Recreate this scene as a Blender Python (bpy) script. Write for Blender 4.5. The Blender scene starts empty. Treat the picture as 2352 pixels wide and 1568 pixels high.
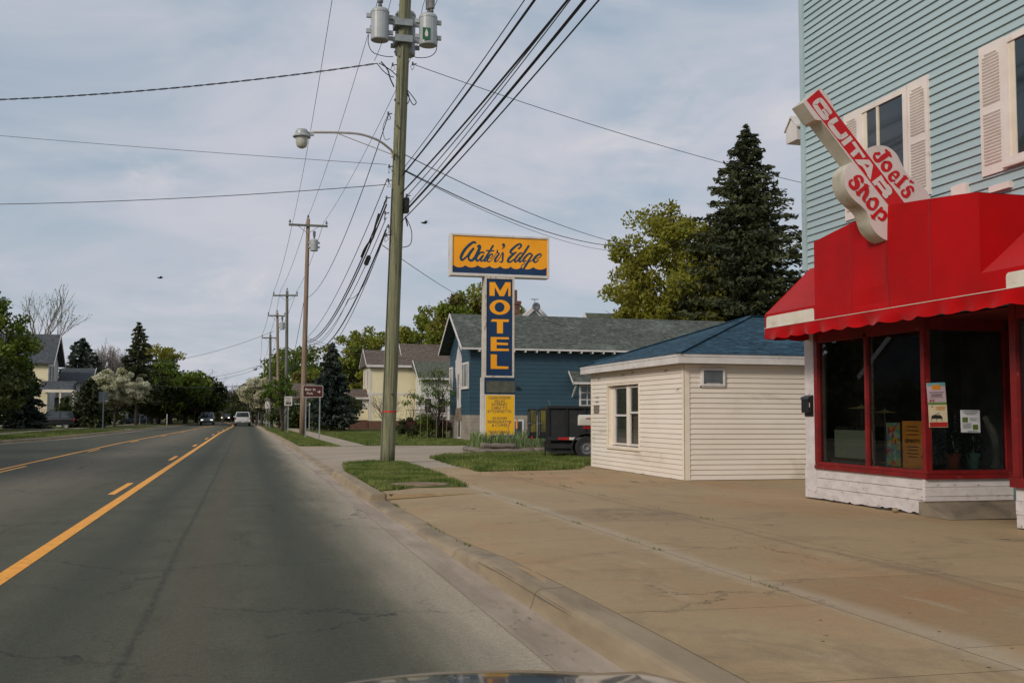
import bpy, math, random
import numpy as np
from mathutils import Vector, Matrix, noise
R=math.radians; pi=math.pi
sc=bpy.context.scene; COL=sc.collection
# ---------------- camera ----------------
EYE=Vector((0,0,1.55)); YAW,PIT,ROLL=R(14.234),R(4.038),0.004
def _ax():
    f=Vector((math.sin(YAW)*math.cos(PIT),math.cos(YAW)*math.cos(PIT),math.sin(PIT)))
    r=Vector((math.cos(YAW),-math.sin(YAW),0)); u=r.cross(f)
    return f, r*math.cos(ROLL)+u*math.sin(ROLL), -r*math.sin(ROLL)+u*math.cos(ROLL)
FW,RT,UP=_ax()
cd=bpy.data.cameras.new('camera'); cam=bpy.data.objects.new('camera',cd); COL.objects.link(cam)
cd.sensor_width=36; cd.lens=36*2400/2352; cd.clip_start=0.05; cd.clip_end=3000
m=Matrix((RT,UP,-FW)).transposed().to_4x4(); m.translation=EYE; cam.matrix_world=m
sc.camera=cam
# ---------------- light ----------------
sd=Vector((-0.80,-0.58,0.56)).normalized()     # towards the sun: behind the camera, over the left shoulder
EL=math.asin(sd.z); AZ=math.atan2(sd.x,sd.y)
w=bpy.data.worlds.new('World'); sc.world=w; w.use_nodes=True
nt=w.node_tree; N=nt.nodes; L=nt.links
bg=N['Background']; bg.inputs['Strength'].default_value=0.112
sky=N.new('ShaderNodeTexSky'); sky.sky_type='NISHITA'; sky.sun_disc=False
sky.sun_elevation=EL; sky.sun_rotation=AZ; sky.air_density=1.0; sky.dust_density=1.5
tc=N.new('ShaderNodeTexCoord'); sx=N.new('ShaderNodeSeparateXYZ'); L.new(tc.outputs['Generated'],sx.inputs[0])
mx=N.new('ShaderNodeMath'); mx.operation='ADD'; mx.inputs[1].default_value=0.22; L.new(sx.outputs['Z'],mx.inputs[0])
mm=N.new('ShaderNodeMath'); mm.operation='MAXIMUM'; mm.inputs[1].default_value=0.05; L.new(mx.outputs[0],mm.inputs[0])
cb=N.new('ShaderNodeCombineXYZ')
for a in 'XY':
    d=N.new('ShaderNodeMath'); d.operation='DIVIDE'; L.new(sx.outputs[a],d.inputs[0]); L.new(mm.outputs[0],d.inputs[1]); L.new(d.outputs[0],cb.inputs[a])
def wnoise(scale,det,rough,lo,hi,off=0):
    mp=N.new('ShaderNodeMapping'); mp.inputs['Location'].default_value=(off,off*.7,0); mp.inputs['Scale'].default_value=(1,1,1); mp.inputs['Rotation'].default_value=(0,0,.5)
    L.new(cb.outputs[0],mp.inputs[0])
    n=N.new('ShaderNodeTexNoise'); n.inputs['Scale'].default_value=scale; n.inputs['Detail'].default_value=det; n.inputs['Roughness'].default_value=rough; n.inputs['Distortion'].default_value=.4
    L.new(mp.outputs[0],n.inputs['Vector'])
    r=N.new('ShaderNodeMapRange'); r.inputs['From Min'].default_value=lo; r.inputs['From Max'].default_value=hi; r.interpolation_type='SMOOTHSTEP'
    L.new(n.outputs['Fac'],r.inputs['Value']); return r.outputs[0]
def wmix(f,a,b):
    x=N.new('ShaderNodeMix'); x.data_type='RGBA'
    if isinstance(f,(int,float)): x.inputs[0].default_value=f
    else: L.new(f,x.inputs[0])
    for s,v in ((6,a),(7,b)):
        if isinstance(v,tuple): x.inputs[s].default_value=(*v,1)
        else: L.new(v,x.inputs[s])
    return x.outputs[2]
c1=wmix(0.80,sky.outputs[0],(3.1,3.95,4.75))
veil=wmix(wnoise(1.5,5,.55,.32,.64),c1,(4.95,5.08,5.72))
c2=wmix(wnoise(2.3,5,.6,.52,.78,3.1),veil,(5.75,5.65,6.0))
hz=N.new('ShaderNodeMapRange'); hz.interpolation_type='SMOOTHSTEP'; hz.inputs['From Min'].default_value=.30; hz.inputs['From Max'].default_value=0; hz.inputs['To Max'].default_value=.4; L.new(sx.outputs['Z'],hz.inputs['Value'])
L.new(wmix(hz.outputs[0],c2,(5.15,5.2,5.7)),bg.inputs['Color'])
sl=bpy.data.lights.new('sun','SUN'); sl.energy=2.35; sl.angle=R(14); sl.color=(1,.93,.82)
so=bpy.data.objects.new('sun',sl); COL.objects.link(so); so.rotation_euler=sd.to_track_quat('Z','Y').to_euler(); so.location=(0,0,30)
vs=sc.view_settings; vs.view_transform='Standard'; vs.look='None'; vs.exposure=0.0; vs.gamma=1; vs.use_curve_mapping=False
sc.display_settings.display_device='sRGB'
# ---------------- pixel helpers (photo at 2352 wide) : where a seen point stands on a plane ----------------
def ray(x,y): return FW+RT*((x-1176)/2400)+UP*((784-y)/2400)
def G(x,y,z=.15): d=ray(x,y); return EYE+d*((z-1.55)/d.z)
def A(x,y,Y): d=ray(x,y); return EYE+d*(Y/d.y)
def PX(x,y,X): d=ray(x,y); return EYE+d*(X/d.x)
def zm(x0,y0,s): return lambda x,y:((x0+x*s)*.9408,(y0+y*s)*.9408)
# ---------------- materials ----------------
def srgb(*c):
    return tuple((v/255/12.92 if v/255<=.04045 else ((v/255+.055)/1.055)**2.4) for v in c)
MATS={}
def _nodes(name):
    m=bpy.data.materials.new(name); m.use_nodes=True; nt=m.node_tree
    return m,nt,nt.nodes['Principled BSDF']
def lk(nt,a,b): nt.links.new(a,b)
def mixc(nt,f,a,b,bt='MIX'):
    x=nt.nodes.new('ShaderNodeMix'); x.data_type='RGBA'; x.blend_type=bt
    if isinstance(f,(int,float)): x.inputs[0].default_value=f
    else: lk(nt,f,x.inputs[0])
    for s,v in ((6,a),(7,b)):
        if isinstance(v,tuple): x.inputs[s].default_value=(*v[:3],1)
        else: lk(nt,v,x.inputs[s])
    return x.outputs[2]
def coords(nt,scale=(1,1,1)):
    t=nt.nodes.new('ShaderNodeTexCoord'); mp=nt.nodes.new('ShaderNodeMapping'); mp.inputs['Scale'].default_value=scale
    lk(nt,t.outputs['Object'],mp.inputs[0]); return mp.outputs[0]
def nz(nt,vec,scale,det=4,rough=.55,lo=.35,hi=.65,dist=0):
    n=nt.nodes.new('ShaderNodeTexNoise'); n.inputs['Scale'].default_value=scale; n.inputs['Detail'].default_value=det; n.inputs['Roughness'].default_value=rough; n.inputs['Distortion'].default_value=dist
    lk(nt,vec,n.inputs['Vector'])
    r=nt.nodes.new('ShaderNodeMapRange'); r.inputs['From Min'].default_value=lo; r.inputs['From Max'].default_value=hi; lk(nt,n.outputs['Fac'],r.inputs['Value'])
    return r.outputs[0]
def grain(nt,o,fac,lo,hi):
    r=nt.nodes.new('ShaderNodeMapRange'); r.inputs['To Min'].default_value=lo; r.inputs['To Max'].default_value=hi; lk(nt,fac,r.inputs['Value'])
    c=nt.nodes.new('ShaderNodeCombineColor')
    for i in range(3): lk(nt,r.outputs[0],c.inputs[i])
    return mixc(nt,1.0,o,c.outputs[0],'MULTIPLY')
def bump(nt,b,h,st,dist=.02):
    n=nt.nodes.new('ShaderNodeBump'); n.inputs['Strength'].default_value=st; n.inputs['Distance'].default_value=dist
    lk(nt,h,n.inputs['Height']); lk(nt,n.outputs[0],b.inputs['Normal'])
def surf(name,c,c2=None,scale=3,rough=.7,stretch=(1,1,1),lo=.35,hi=.65,fine=60,bst=.15,dirt=None,dscale=1.2,dlo=.5,dhi=.75,metal=0,spec=None):
    m,nt,b=_nodes(name)
    v=coords(nt,stretch)
    col=c
    if c2 is None: c2=tuple(x*.8 for x in c)
    o=mixc(nt,nz(nt,v,scale,5,.6,lo,hi),c,c2)
    if dirt: o=mixc(nt,nz(nt,v,dscale,6,.65,dlo,dhi,.5),o,dirt)
    lk(nt,o,b.inputs['Base Color']); b.inputs['Roughness'].default_value=rough; b.inputs['Metallic'].default_value=metal
    if spec is not None: b.inputs['Specular IOR Level'].default_value=spec
    if bst: bump(nt,b,nz(nt,v,fine,3,.6,.2,.8),bst,.01)
    MATS[name]=m; return m
def sheen(name,w,c,r=.35):
    b=MATS[name].node_tree.nodes['Principled BSDF']; b.inputs['Sheen Weight'].default_value=w; b.inputs['Sheen Roughness'].default_value=r; b.inputs['Sheen Tint'].default_value=(*c,1)
def leafm(name,c,c2,c3,tr=.25,patch=.35):
    m,nt,b=_nodes(name)
    g=nt.nodes.new('ShaderNodeNewGeometry')
    v=coords(nt)
    o=mixc(nt,g.outputs['Random Per Island'],c,c2)
    o=mixc(nt,nz(nt,v,patch,3,.5,.4,.65),o,c3)
    lk(nt,o,b.inputs['Base Color']); b.inputs['Roughness'].default_value=.6; b.inputs['Specular IOR Level'].default_value=.25
    t=nt.nodes.new('ShaderNodeBsdfTranslucent'); lk(nt,o,t.inputs[0])
    mx=nt.nodes.new('ShaderNodeMixShader'); mx.inputs[0].default_value=tr
    lk(nt,b.outputs[0],mx.inputs[1]); lk(nt,t.outputs[0],mx.inputs[2]); lk(nt,mx.outputs[0],nt.nodes['Material Output'].inputs[0])
    MATS[name]=m; return m
def shingle(name,c,c2,mort,rowk=6.0,w=.33,noisec=None):
    m,nt,b=_nodes(name)
    t=nt.nodes.new('ShaderNodeTexCoord'); s=nt.nodes.new('ShaderNodeSeparateXYZ'); lk(nt,t.outputs['Object'],s.inputs[0])
    ad=nt.nodes.new('ShaderNodeMath'); ad.operation='ADD'; lk(nt,s.outputs['X'],ad.inputs[0]); lk(nt,s.outputs['Y'],ad.inputs[1])
    zz=nt.nodes.new('ShaderNodeMath'); zz.operation='MULTIPLY'; zz.inputs[1].default_value=rowk*.14; lk(nt,s.outputs['Z'],zz.inputs[0])
    cbb=nt.nodes.new('ShaderNodeCombineXYZ'); lk(nt,ad.outputs[0],cbb.inputs[0]); lk(nt,zz.outputs[0],cbb.inputs[1])
    br=nt.nodes.new('ShaderNodeTexBrick'); lk(nt,cbb.outputs[0],br.inputs['Vector'])
    br.inputs['Color1'].default_value=(*c,1); br.inputs['Color2'].default_value=(*c2,1); br.inputs['Mortar'].default_value=(*mort,1)
    br.inputs['Scale'].default_value=1; br.inputs['Brick Width'].default_value=w; br.inputs['Row Height'].default_value=.14; br.inputs['Mortar Size'].default_value=.012; br.inputs['Bias'].default_value=-.1
    v=coords(nt)
    o=mixc(nt,nz(nt,v,2.2,5,.7,.3,.7),br.outputs['Color'],tuple(x*.72 for x in c))
    if noisec: o=mixc(nt,nz(nt,v,.7,5,.7,.55,.7),o,noisec)
    vv=coords(nt,(1.3,1.3,9)); o=mixc(nt,nz(nt,vv,2.6,3,.7,.5,.62),o,tuple(x*1.45 for x in c)); o=mixc(nt,nz(nt,coords(nt,(1.1,1.1,8)),3.1,3,.7,.56,.66),o,tuple(x*.5 for x in c2))
    lk(nt,o,b.inputs['Base Color']); b.inputs['Roughness'].default_value=.9; b.inputs['Specular IOR Level'].default_value=.2
    bump(nt,b,br.outputs['Fac'],-.6,.02)
    MATS[name]=m; return m
def glassm(name,tint=(.02,.025,.03),solid=False,rough=.03):
    m,nt,b=_nodes(name)
    if solid:
        b.inputs['Base Color'].default_value=(*tint,1); b.inputs['Roughness'].default_value=rough; b.inputs['Specular IOR Level'].default_value=.8
    else:
        nt.nodes.remove(b)
        tr=nt.nodes.new('ShaderNodeBsdfTransparent'); tr.inputs[0].default_value=(.88,.9,.88,1)
        gl=nt.nodes.new('ShaderNodeBsdfGlossy'); gl.inputs['Roughness'].default_value=.01
        fr=nt.nodes.new('ShaderNodeFresnel'); fr.inputs[0].default_value=1.5
        mp=nt.nodes.new('ShaderNodeMath'); mp.operation='MULTIPLY'; mp.inputs[1].default_value=2.0; lk(nt,fr.outputs[0],mp.inputs[0])
        mx=nt.nodes.new('ShaderNodeMixShader'); lk(nt,mp.outputs[0],mx.inputs[0]); lk(nt,tr.outputs[0],mx.inputs[1]); lk(nt,gl.outputs[0],mx.inputs[2]); lk(nt,mx.outputs[0],nt.nodes['Material Output'].inputs[0])
    MATS[name]=m; return m
def weathered(name,c,c2,under,lo=.56,hi=.62,sc_=5,stretch=(1,1,3),rough=.75,streak=None):
    """paint with flakes where the wood or rust below shows"""
    m,nt,b=_nodes(name); v=coords(nt,stretch)
    o=mixc(nt,nz(nt,v,2.0,4,.6),c,c2)
    f=nz(nt,v,sc_,8,.75,lo,hi,.3)
    o=mixc(nt,f,o,under)
    lk(nt,o,b.inputs['Base Color']); b.inputs['Roughness'].default_value=rough
    bump(nt,b,f,-.4,.006); MATS[name]=m; return m
# ---------------- mesh builder ----------------
class MB:
    def __init__(s): s.v=[]; s.f=[]; s.m=[]
    def add(s,vs,fs,mi=0):
        n=len(s.v); s.v+= [tuple(v) for v in vs]; s.f+=[tuple(i+n for i in f) for f in fs]; s.m+=[mi]*len(fs)
    def poly(s,vs,mi=0): s.add(vs,[tuple(range(len(vs)))],mi)
    def box(s,x0,x1,y0,y1,z0,z1,mi=0):
        x0,x1=sorted((x0,x1)); y0,y1=sorted((y0,y1)); z0,z1=sorted((z0,z1))
        s.add([(x0,y0,z0),(x1,y0,z0),(x1,y1,z0),(x0,y1,z0),(x0,y0,z1),(x1,y0,z1),(x1,y1,z1),(x0,y1,z1)],
              [(0,3,2,1),(4,5,6,7),(0,1,5,4),(1,2,6,5),(2,3,7,6),(3,0,4,7)],mi)
    def beam(s,a,b,w,h,mi=0,up=(0,0,1)):
        a=Vector(a); b=Vector(b); d=(b-a).normalized(); u=Vector(up)
        if abs(d.dot(u))>.98: u=Vector((0,1,0))
        r=d.cross(u).normalized()*(w/2); u2=r.cross(d).normalized()*(h/2)
        s.add([a-r-u2,a+r-u2,a+r+u2,a-r+u2,b-r-u2,b+r-u2,b+r+u2,b-r+u2],[(0,3,2,1),(4,5,6,7),(0,1,5,4),(1,2,6,5),(2,3,7,6),(3,0,4,7)],mi)
    def tube(s,pts,rad,n=8,mi=0,cap=True):
        pts=[Vector(p) for p in pts]; k=len(pts)
        if not hasattr(rad,'__len__'): rad=[rad]*k
        base=len(s.v); pu=None
        for i,p in enumerate(pts):
            d=(pts[min(i+1,k-1)]-pts[max(i-1,0)])
            d=d.normalized() if d.length>1e-9 else Vector((0,0,1))
            if pu is None:
                pu=Vector((0,0,1)) if abs(d.z)<.9 else Vector((1,0,0))
            r=d.cross(pu); 
            if r.length<1e-6: r=d.cross(Vector((0,1,0)))
            r.normalize(); u=r.cross(d).normalized(); pu=u
            for j in range(n):
                a=2*pi*j/n; s.v.append(tuple(p+(r*math.cos(a)+u*math.sin(a))*rad[i]))
        for i in range(k-1):
            for j in range(n):
                a=base+i*n+j; b=base+i*n+(j+1)%n
                s.f.append((a,b,b+n,a+n)); s.m.append(mi)
        if cap and n>2:
            s.f.append(tuple(base+j for j in range(n))[::-1]); s.m.append(mi)
            s.f.append(tuple(base+(k-1)*n+j for j in range(n))); s.m.append(mi)
    def lathe(s,prof,c=(0,0,0),n=20,mi=0,axis='z'):
        base=len(s.v); k=len(prof)
        for r,z in prof:
            for j in range(n):
                a=2*pi*j/n
                x,y=r*math.cos(a),r*math.sin(a)
                p=(x,y,z) if axis=='z' else ((z,x,y) if axis=='x' else (x,z,y))
                s.v.append((c[0]+p[0],c[1]+p[1],c[2]+p[2]))
        for i in range(k-1):
            for j in range(n):
                a=base+i*n+j; b=base+i*n+(j+1)%n; s.f.append((a,b,b+n,a+n)); s.m.append(mi)
    def sphere(s,c,r,n=10,sx=1,sy=1,sz=1,mi=0):
        pr=[(math.sin(pi*i/n),-math.cos(pi*i/n)) for i in range(n+1)]
        base=len(s.v); k=n+1; q=2*n
        for rr,zz in pr:
            for j in range(q):
                a=2*pi*j/q; s.v.append((c[0]+r*sx*rr*math.cos(a),c[1]+r*sy*rr*math.sin(a),c[2]+r*sz*zz))
        for i in range(k-1):
            for j in range(q):
                a=base+i*q+j; b=base+i*q+(j+1)%q; s.f.append((a,b,b+q,a+q)); s.m.append(mi)
    def prism(s,pts,off,mi=0,side=None):
        """pts: 3d outline, extruded by vector off"""
        n=len(pts); o=Vector(off); b=len(s.v)
        s.v+=[tuple(p) for p in pts]+[tuple(Vector(p)+o) for p in pts]
        s.f.append(tuple(range(b,b+n))); s.m.append(mi); s.f.append(tuple(range(b+2*n-1,b+n-1,-1))); s.m.append(mi)
        for i in range(n):
            j=(i+1)%n; s.f.append((b+i,b+n+i,b+n+j,b+j)); s.m.append(mi if side is None else side)
    def build(s,name,mats,parent=None,smooth=False,bevel=0,local=False):
        me=bpy.data.meshes.new(name)
        off=Vector((0,0,0))
        if parent is not None and not local:
            q=parent
            while q is not None: off+=q.location; q=q.parent
        vv=[(a-off.x,b-off.y,c-off.z) for a,b,c in s.v]
        me.from_pydata(vv,[],s.f)
        if not isinstance(mats,(list,tuple)): mats=[mats]
        for m in mats: me.materials.append(MATS[m] if isinstance(m,str) else m)
        me.polygons.foreach_set('material_index',s.m)
        if smooth: me.polygons.foreach_set('use_smooth',[True]*len(me.polygons))
        me.update()
        o=bpy.data.objects.new(name,me); COL.objects.link(o)
        if parent is not None: o.parent=parent
        if bevel:
            md=o.modifiers.new('bevel','BEVEL'); md.width=bevel; md.segments=2; md.limit_method='ANGLE'
        return o
def tag(o,label=None,cat=None,group=None,kind=None):
    for k,v in (('label',label),('category',cat),('group',group),('kind',kind)):
        if v: o[k]=v
    return o
def thing(name,label,cat,loc=(0,0,0),group=None,rz=0):
    o=bpy.data.objects.new(name,None); o.empty_display_size=.2; COL.objects.link(o); o.location=loc; o.rotation_euler=(0,0,rz)
    return tag(o,label,cat,group)
def struct(mb,name,mats,**k): return tag(mb.build(name,mats,**k),kind='structure')
def copy_tree(o,parent=None):
    c=o.copy(); COL.objects.link(c); c.parent=parent
    for ch in list(o.children): copy_tree(ch,c)
    return c
def lerp(a,b,t): return a+(b-a)*t
def interp(x,tab):
    return float(np.interp(x,[t[0] for t in tab],[t[1] for t in tab]))
def bez(pts,k=8):
    """Catmull-Rom through pts (tuples of any length)"""
    out=[]; n=len(pts)
    for i in range(n-1):
        p0=pts[max(i-1,0)];p1=pts[i];p2=pts[i+1];p3=pts[min(i+2,n-1)]
        for j in range(k):
            t=j/k
            out.append(tuple(.5*((2*b)+(-a+c)*t+(2*a-5*b+4*c-d)*t*t+(-a+3*b-3*c+d)*t**3) for a,b,c,d in zip(p0,p1,p2,p3)))
    out.append(tuple(pts[-1])); return out
# text from the built-in font as flat mesh verts: returns (verts2d, faces)
def text2d(s,bold=0.0,spacing=1.0):
    c=bpy.data.curves.new('t','FONT'); c.body=s; c.size=1; c.resolution_u=3; c.offset=bold; c.space_character=spacing
    o=bpy.data.objects.new('t',c); COL.objects.link(o)
    dg=bpy.context.evaluated_depsgraph_get(); me=bpy.data.meshes.new_from_object(o.evaluated_get(dg))
    vs=[(v.co.x,v.co.y) for v in me.vertices]; fs=[tuple(p.vertices) for p in me.polygons]
    bpy.data.objects.remove(o); bpy.data.curves.remove(c); bpy.data.meshes.remove(me)
    return vs,fs
def put_text(mb,s,org,ux,uy,w,h,bold=0.0,mi=0,center=True,spacing=1.0,capref=.72):
    """text scaled to width w (metres) and cap height h; org = centre-bottom or left-bottom"""
    vs,fs=text2d(s,bold,spacing)
    x0=min(v[0] for v in vs); x1=max(v[0] for v in vs)
    sx_=w/(x1-x0); sy=h/capref
    ux=Vector(ux); uy=Vector(uy); org=Vector(org)
    out=[]
    for x,y in vs:
        X=(x-x0)*sx_-(w/2 if center else 0); out.append(org+ux*X+uy*(y*sy))
    mb.add(out,fs,mi)
# ================= setting: road, kerbs, lot, lawns =================
def sh(Y):
    s=-1.45*(Y/200)**2 if Y>0 else 0
    if Y>200: s-=.0013*(Y-200)**2
    return s
LK=[(-20,-13.4),(40,-13.2),(58,-12.3),(67,-11.0),(95,-9.9),(132,-8.9),(180,-7.1),(220,-7.4),(260,-11),(400,-60)]
def lk_x(Y): return interp(Y,LK)
YS=[-12,-6,-2,0,2,4,6,8,10,11,12,13,15,17,18.6,18.62,20,22,24,26.7,26.75,28,30,34,38,42,46,47.2,47.6,50,55,60,66,75,85,95,110,125,140,155,170,185,200,215,230,250,275,300,340,400]
# asphalt: colour follows tyre tracks and the dusty gutter side of the near lane
def asphalt():
    m,nt,b=_nodes('asphalt'); v=coords(nt)
    o=mixc(nt,nz(nt,v,1.1,5,.6,.3,.7),srgb(84,84,71),srgb(74,74,62))
    s=nt.nodes.new('ShaderNodeSeparateXYZ'); lk(nt,v,s.inputs[0])
    def band(x0,w,wob=.25):
        a=nt.nodes.new('ShaderNodeMath'); a.operation='SUBTRACT'; a.inputs[1].default_value=x0; lk(nt,s.outputs['X'],a.inputs[0])
        st=coords(nt,(1,.12,1)); n=nz(nt,st,1.4,4,.6,0,1); mu=nt.nodes.new('ShaderNodeMath'); mu.operation='MULTIPLY_ADD'; mu.inputs[1].default_value=wob*2; mu.inputs[2].default_value=-wob; lk(nt,n,mu.inputs[0])
        ad=nt.nodes.new('ShaderNodeMath'); ad.operation='ADD'; lk(nt,a.outputs[0],ad.inputs[0]); lk(nt,mu.outputs[0],ad.inputs[1])
        ab=nt.nodes.new('ShaderNodeMath'); ab.operation='ABSOLUTE'; lk(nt,ad.outputs[0],ab.inputs[0])
        r=nt.nodes.new('ShaderNodeMapRange'); r.interpolation_type='SMOOTHSTEP'; r.inputs['From Min'].default_value=w; r.inputs['From Max'].default_value=0; lk(nt,ab.outputs[0],r.inputs['Value']); return r.outputs[0]
    o=mixc(nt,band(-4.5,2.0,.3),o,srgb(102,96,83))
    for x,wd in ((-1.35,.5),(.55,.5)): 
        o=mixc(nt,band(x,wd),o,srgb(68,69,59))
    o=mixc(nt,band(-.4,.35),o,srgb(84,80,66))
    o=mixc(nt,band(2.0,1.15,.35),o,srgb(160,148,129))
    sm=band(-.72,.055,.05); gm=nz(nt,coords(nt,(3,1.2,1)),6,4,.8,.38,.55); mm_=nt.nodes.new('ShaderNodeMath'); mm_.operation='MULTIPLY'; lk(nt,sm,mm_.inputs[0]); lk(nt,gm,mm_.inputs[1])
    o=mixc(nt,mm_.outputs[0],o,srgb(62,61,54))
    vo=nt.nodes.new('ShaderNodeTexVoronoi'); vo.feature='DISTANCE_TO_EDGE'; vo.inputs['Scale'].default_value=.42
    wn=nt.nodes.new('ShaderNodeTexNoise'); wn.inputs['Scale'].default_value=2.2; wn.inputs['Detail'].default_value=6; wn.inputs['Roughness'].default_value=.7; lk(nt,v,wn.inputs['Vector'])
    va=nt.nodes.new('ShaderNodeVectorMath'); va.operation='MULTIPLY_ADD'; va.inputs[1].default_value=(.9,.9,0); lk(nt,wn.outputs['Color'],va.inputs[0]); lk(nt,v,va.inputs[2]); lk(nt,va.outputs[0],vo.inputs['Vector'])
    cr=nt.nodes.new('ShaderNodeMapRange'); cr.inputs['From Min'].default_value=.007; cr.inputs['From Max'].default_value=.0; lk(nt,vo.outputs['Distance'],cr.inputs['Value'])
    cm=nt.nodes.new('ShaderNodeMath'); cm.operation='MULTIPLY'; lk(nt,cr.outputs[0],cm.inputs[0]); lk(nt,nz(nt,v,.35,3,.5,.44,.54),cm.inputs[1])
    o=mixc(nt,cm.outputs[0],o,srgb(48,47,44))
    o=grain(nt,o,nz(nt,v,20,4,.85,.25,.75),.72,1.28)
    # fine aggregate and rare dark patches
    o=grain(nt,o,nz(nt,v,80,3,.8,.25,.75),.6,1.45)
    o=grain(nt,o,nz(nt,coords(nt,(1,.12,1)),3.5,4,.7,.3,.7),.92,1.08)
    o=mixc(nt,nz(nt,coords(nt,(1,.5,1)),1.9,3,.5,.70,.73),o,srgb(66,67,66))
    lk(nt,o,b.inputs['Base Color']); b.inputs['Roughness'].default_value=.9; b.inputs['Specular IOR Level'].default_value=.2
    bump(nt,b,nz(nt,v,70,4,.7,.1,.9),.35,.008); MATS['asphalt']=m
asphalt()
surf('concrete_gutter',srgb(168,152,134),srgb(138,122,104),1.8,.85,(1,.25,1),dirt=srgb(112,98,84),dscale=1.1,dlo=.56,dhi=.75,fine=90)
surf('kerb_concrete',srgb(154,136,110),srgb(134,117,92),1.6,.85,(1.5,.5,2),dirt=srgb(84,76,60),dscale=.9,dlo=.5,dhi=.85,fine=70,bst=.4)
def slabm(name,mul):
    m,nt,b=_nodes(name); v=coords(nt); sc3=lambda c:tuple(x*mul for x in c)
    o=mixc(nt,nz(nt,v,.32,5,.6,.3,.7),sc3(srgb(162,139,104)),sc3(srgb(149,126,92)))
    o=mixc(nt,nz(nt,coords(nt,(1,.45,1)),.22,6,.65,.46,.72,.6),o,sc3(srgb(160,118,76)))
    o=mixc(nt,nz(nt,v,.55,6,.7,.54,.74,.8),o,sc3(srgb(122,104,78)))
    o=mixc(nt,nz(nt,coords(nt,(2.2,.5,1)),1.3,6,.75,.58,.75,.3),o,sc3(srgb(170,150,120)))
    s_=nt.nodes.new('ShaderNodeSeparateXYZ'); lk(nt,v,s_.inputs[0])
    for x0,w,c,k in ((4.28,.26,srgb(170,156,134),.55),(5.9,.10,srgb(120,100,76),.5)):
        a_=nt.nodes.new('ShaderNodeMath'); a_.operation='SUBTRACT'; a_.inputs[1].default_value=x0; lk(nt,s_.outputs['X'],a_.inputs[0])
        n_=nt.nodes.new('ShaderNodeMath'); n_.operation='MULTIPLY_ADD'; n_.inputs[1].default_value=.36; n_.inputs[2].default_value=-.18; lk(nt,nz(nt,coords(nt,(1,.5,1)),1.2,4,.6,.1,.9),n_.inputs[0])
        ad=nt.nodes.new('ShaderNodeMath'); ad.operation='ADD'; lk(nt,a_.outputs[0],ad.inputs[0]); lk(nt,n_.outputs[0],ad.inputs[1]); ab=nt.nodes.new('ShaderNodeMath'); ab.operation='ABSOLUTE'; lk(nt,ad.outputs[0],ab.inputs[0])
        r_=nt.nodes.new('ShaderNodeMapRange'); r_.interpolation_type='SMOOTHSTEP'; r_.inputs['From Min'].default_value=w; r_.inputs['From Max'].default_value=0; r_.inputs['To Max'].default_value=k; lk(nt,ab.outputs[0],r_.inputs['Value']); o=mixc(nt,r_.outputs[0],o,c)
    o=mixc(nt,nz(nt,v,3.1,3,.5,.735,.76),o,srgb(70,62,50))
    o=grain(nt,o,nz(nt,v,50,4,.85,.25,.75),.82,1.2); o=grain(nt,o,nz(nt,v,7,5,.8,.3,.7),.92,1.06)
    lk(nt,o,b.inputs['Base Color']); b.inputs['Roughness'].default_value=.85; pass
    vo=nt.nodes.new('ShaderNodeTexVoronoi'); vo.feature='DISTANCE_TO_EDGE'; vo.inputs['Scale'].default_value=.33
    wn=nt.nodes.new('ShaderNodeTexNoise'); wn.inputs['Scale'].default_value=1.6; wn.inputs['Detail'].default_value=7; wn.inputs['Roughness'].default_value=.7; lk(nt,v,wn.inputs['Vector'])
    va=nt.nodes.new('ShaderNodeVectorMath'); va.operation='MULTIPLY_ADD'; va.inputs[1].default_value=(1.3,1.3,0); lk(nt,wn.outputs['Color'],va.inputs[0]); lk(nt,v,va.inputs[2]); lk(nt,va.outputs[0],vo.inputs['Vector'])
    cr=nt.nodes.new('ShaderNodeMapRange'); cr.inputs['From Min'].default_value=.0045; cr.inputs['From Max'].default_value=.0; lk(nt,vo.outputs['Distance'],cr.inputs['Value'])
    cm=nt.nodes.new('ShaderNodeMath'); cm.operation='MULTIPLY'; lk(nt,cr.outputs[0],cm.inputs[0]); lk(nt,nz(nt,v,.3,3,.5,.50,.56),cm.inputs[1]); o=mixc(nt,cm.outputs[0],o,srgb(86,74,56)); lk(nt,o,b.inputs['Base Color'])
    bump(nt,b,nz(nt,v,55,5,.75,.2,.8),.35,.006); MATS[name]=m
for k,mul in enumerate((.97,1.0,.84,.97,1.05)): slabm('slab%d'%k,mul)
surf('drive',srgb(163,148,128),srgb(147,131,110),.5,.85,(.5,1,1),dirt=srgb(124,112,100),dscale=.7,dlo=.5,dhi=.8,fine=80)
surf('walk',srgb(168,154,134),srgb(152,137,116),.8,.85,dirt=srgb(130,116,104),fine=70)
surf('joint',srgb(98,84,66),srgb(78,68,54),3,.95)
surf('lawn',srgb(80,88,38),srgb(58,66,28),1.6,.95,lo=.3,hi=.7,dirt=srgb(122,116,74),dscale=.8,dlo=.5,dhi=.68,fine=25,bst=.6,spec=.1)
surf('soil',srgb(140,118,94),srgb(112,92,70),4,.95,fine=40,bst=.5)
surf('line_yellow',srgb(244,164,22),srgb(228,148,22),5,.6,dirt=srgb(150,116,50),dscale=11,dlo=.56,dhi=.7,bst=.1)
surf('line_white',srgb(170,168,162),srgb(150,148,142),6,.7,dirt=srgb(110,108,104),dscale=5,dlo=.5,dhi=.7)
r=MB()
xs=[0,.2,.4,.55,.7,.85,1]
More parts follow.
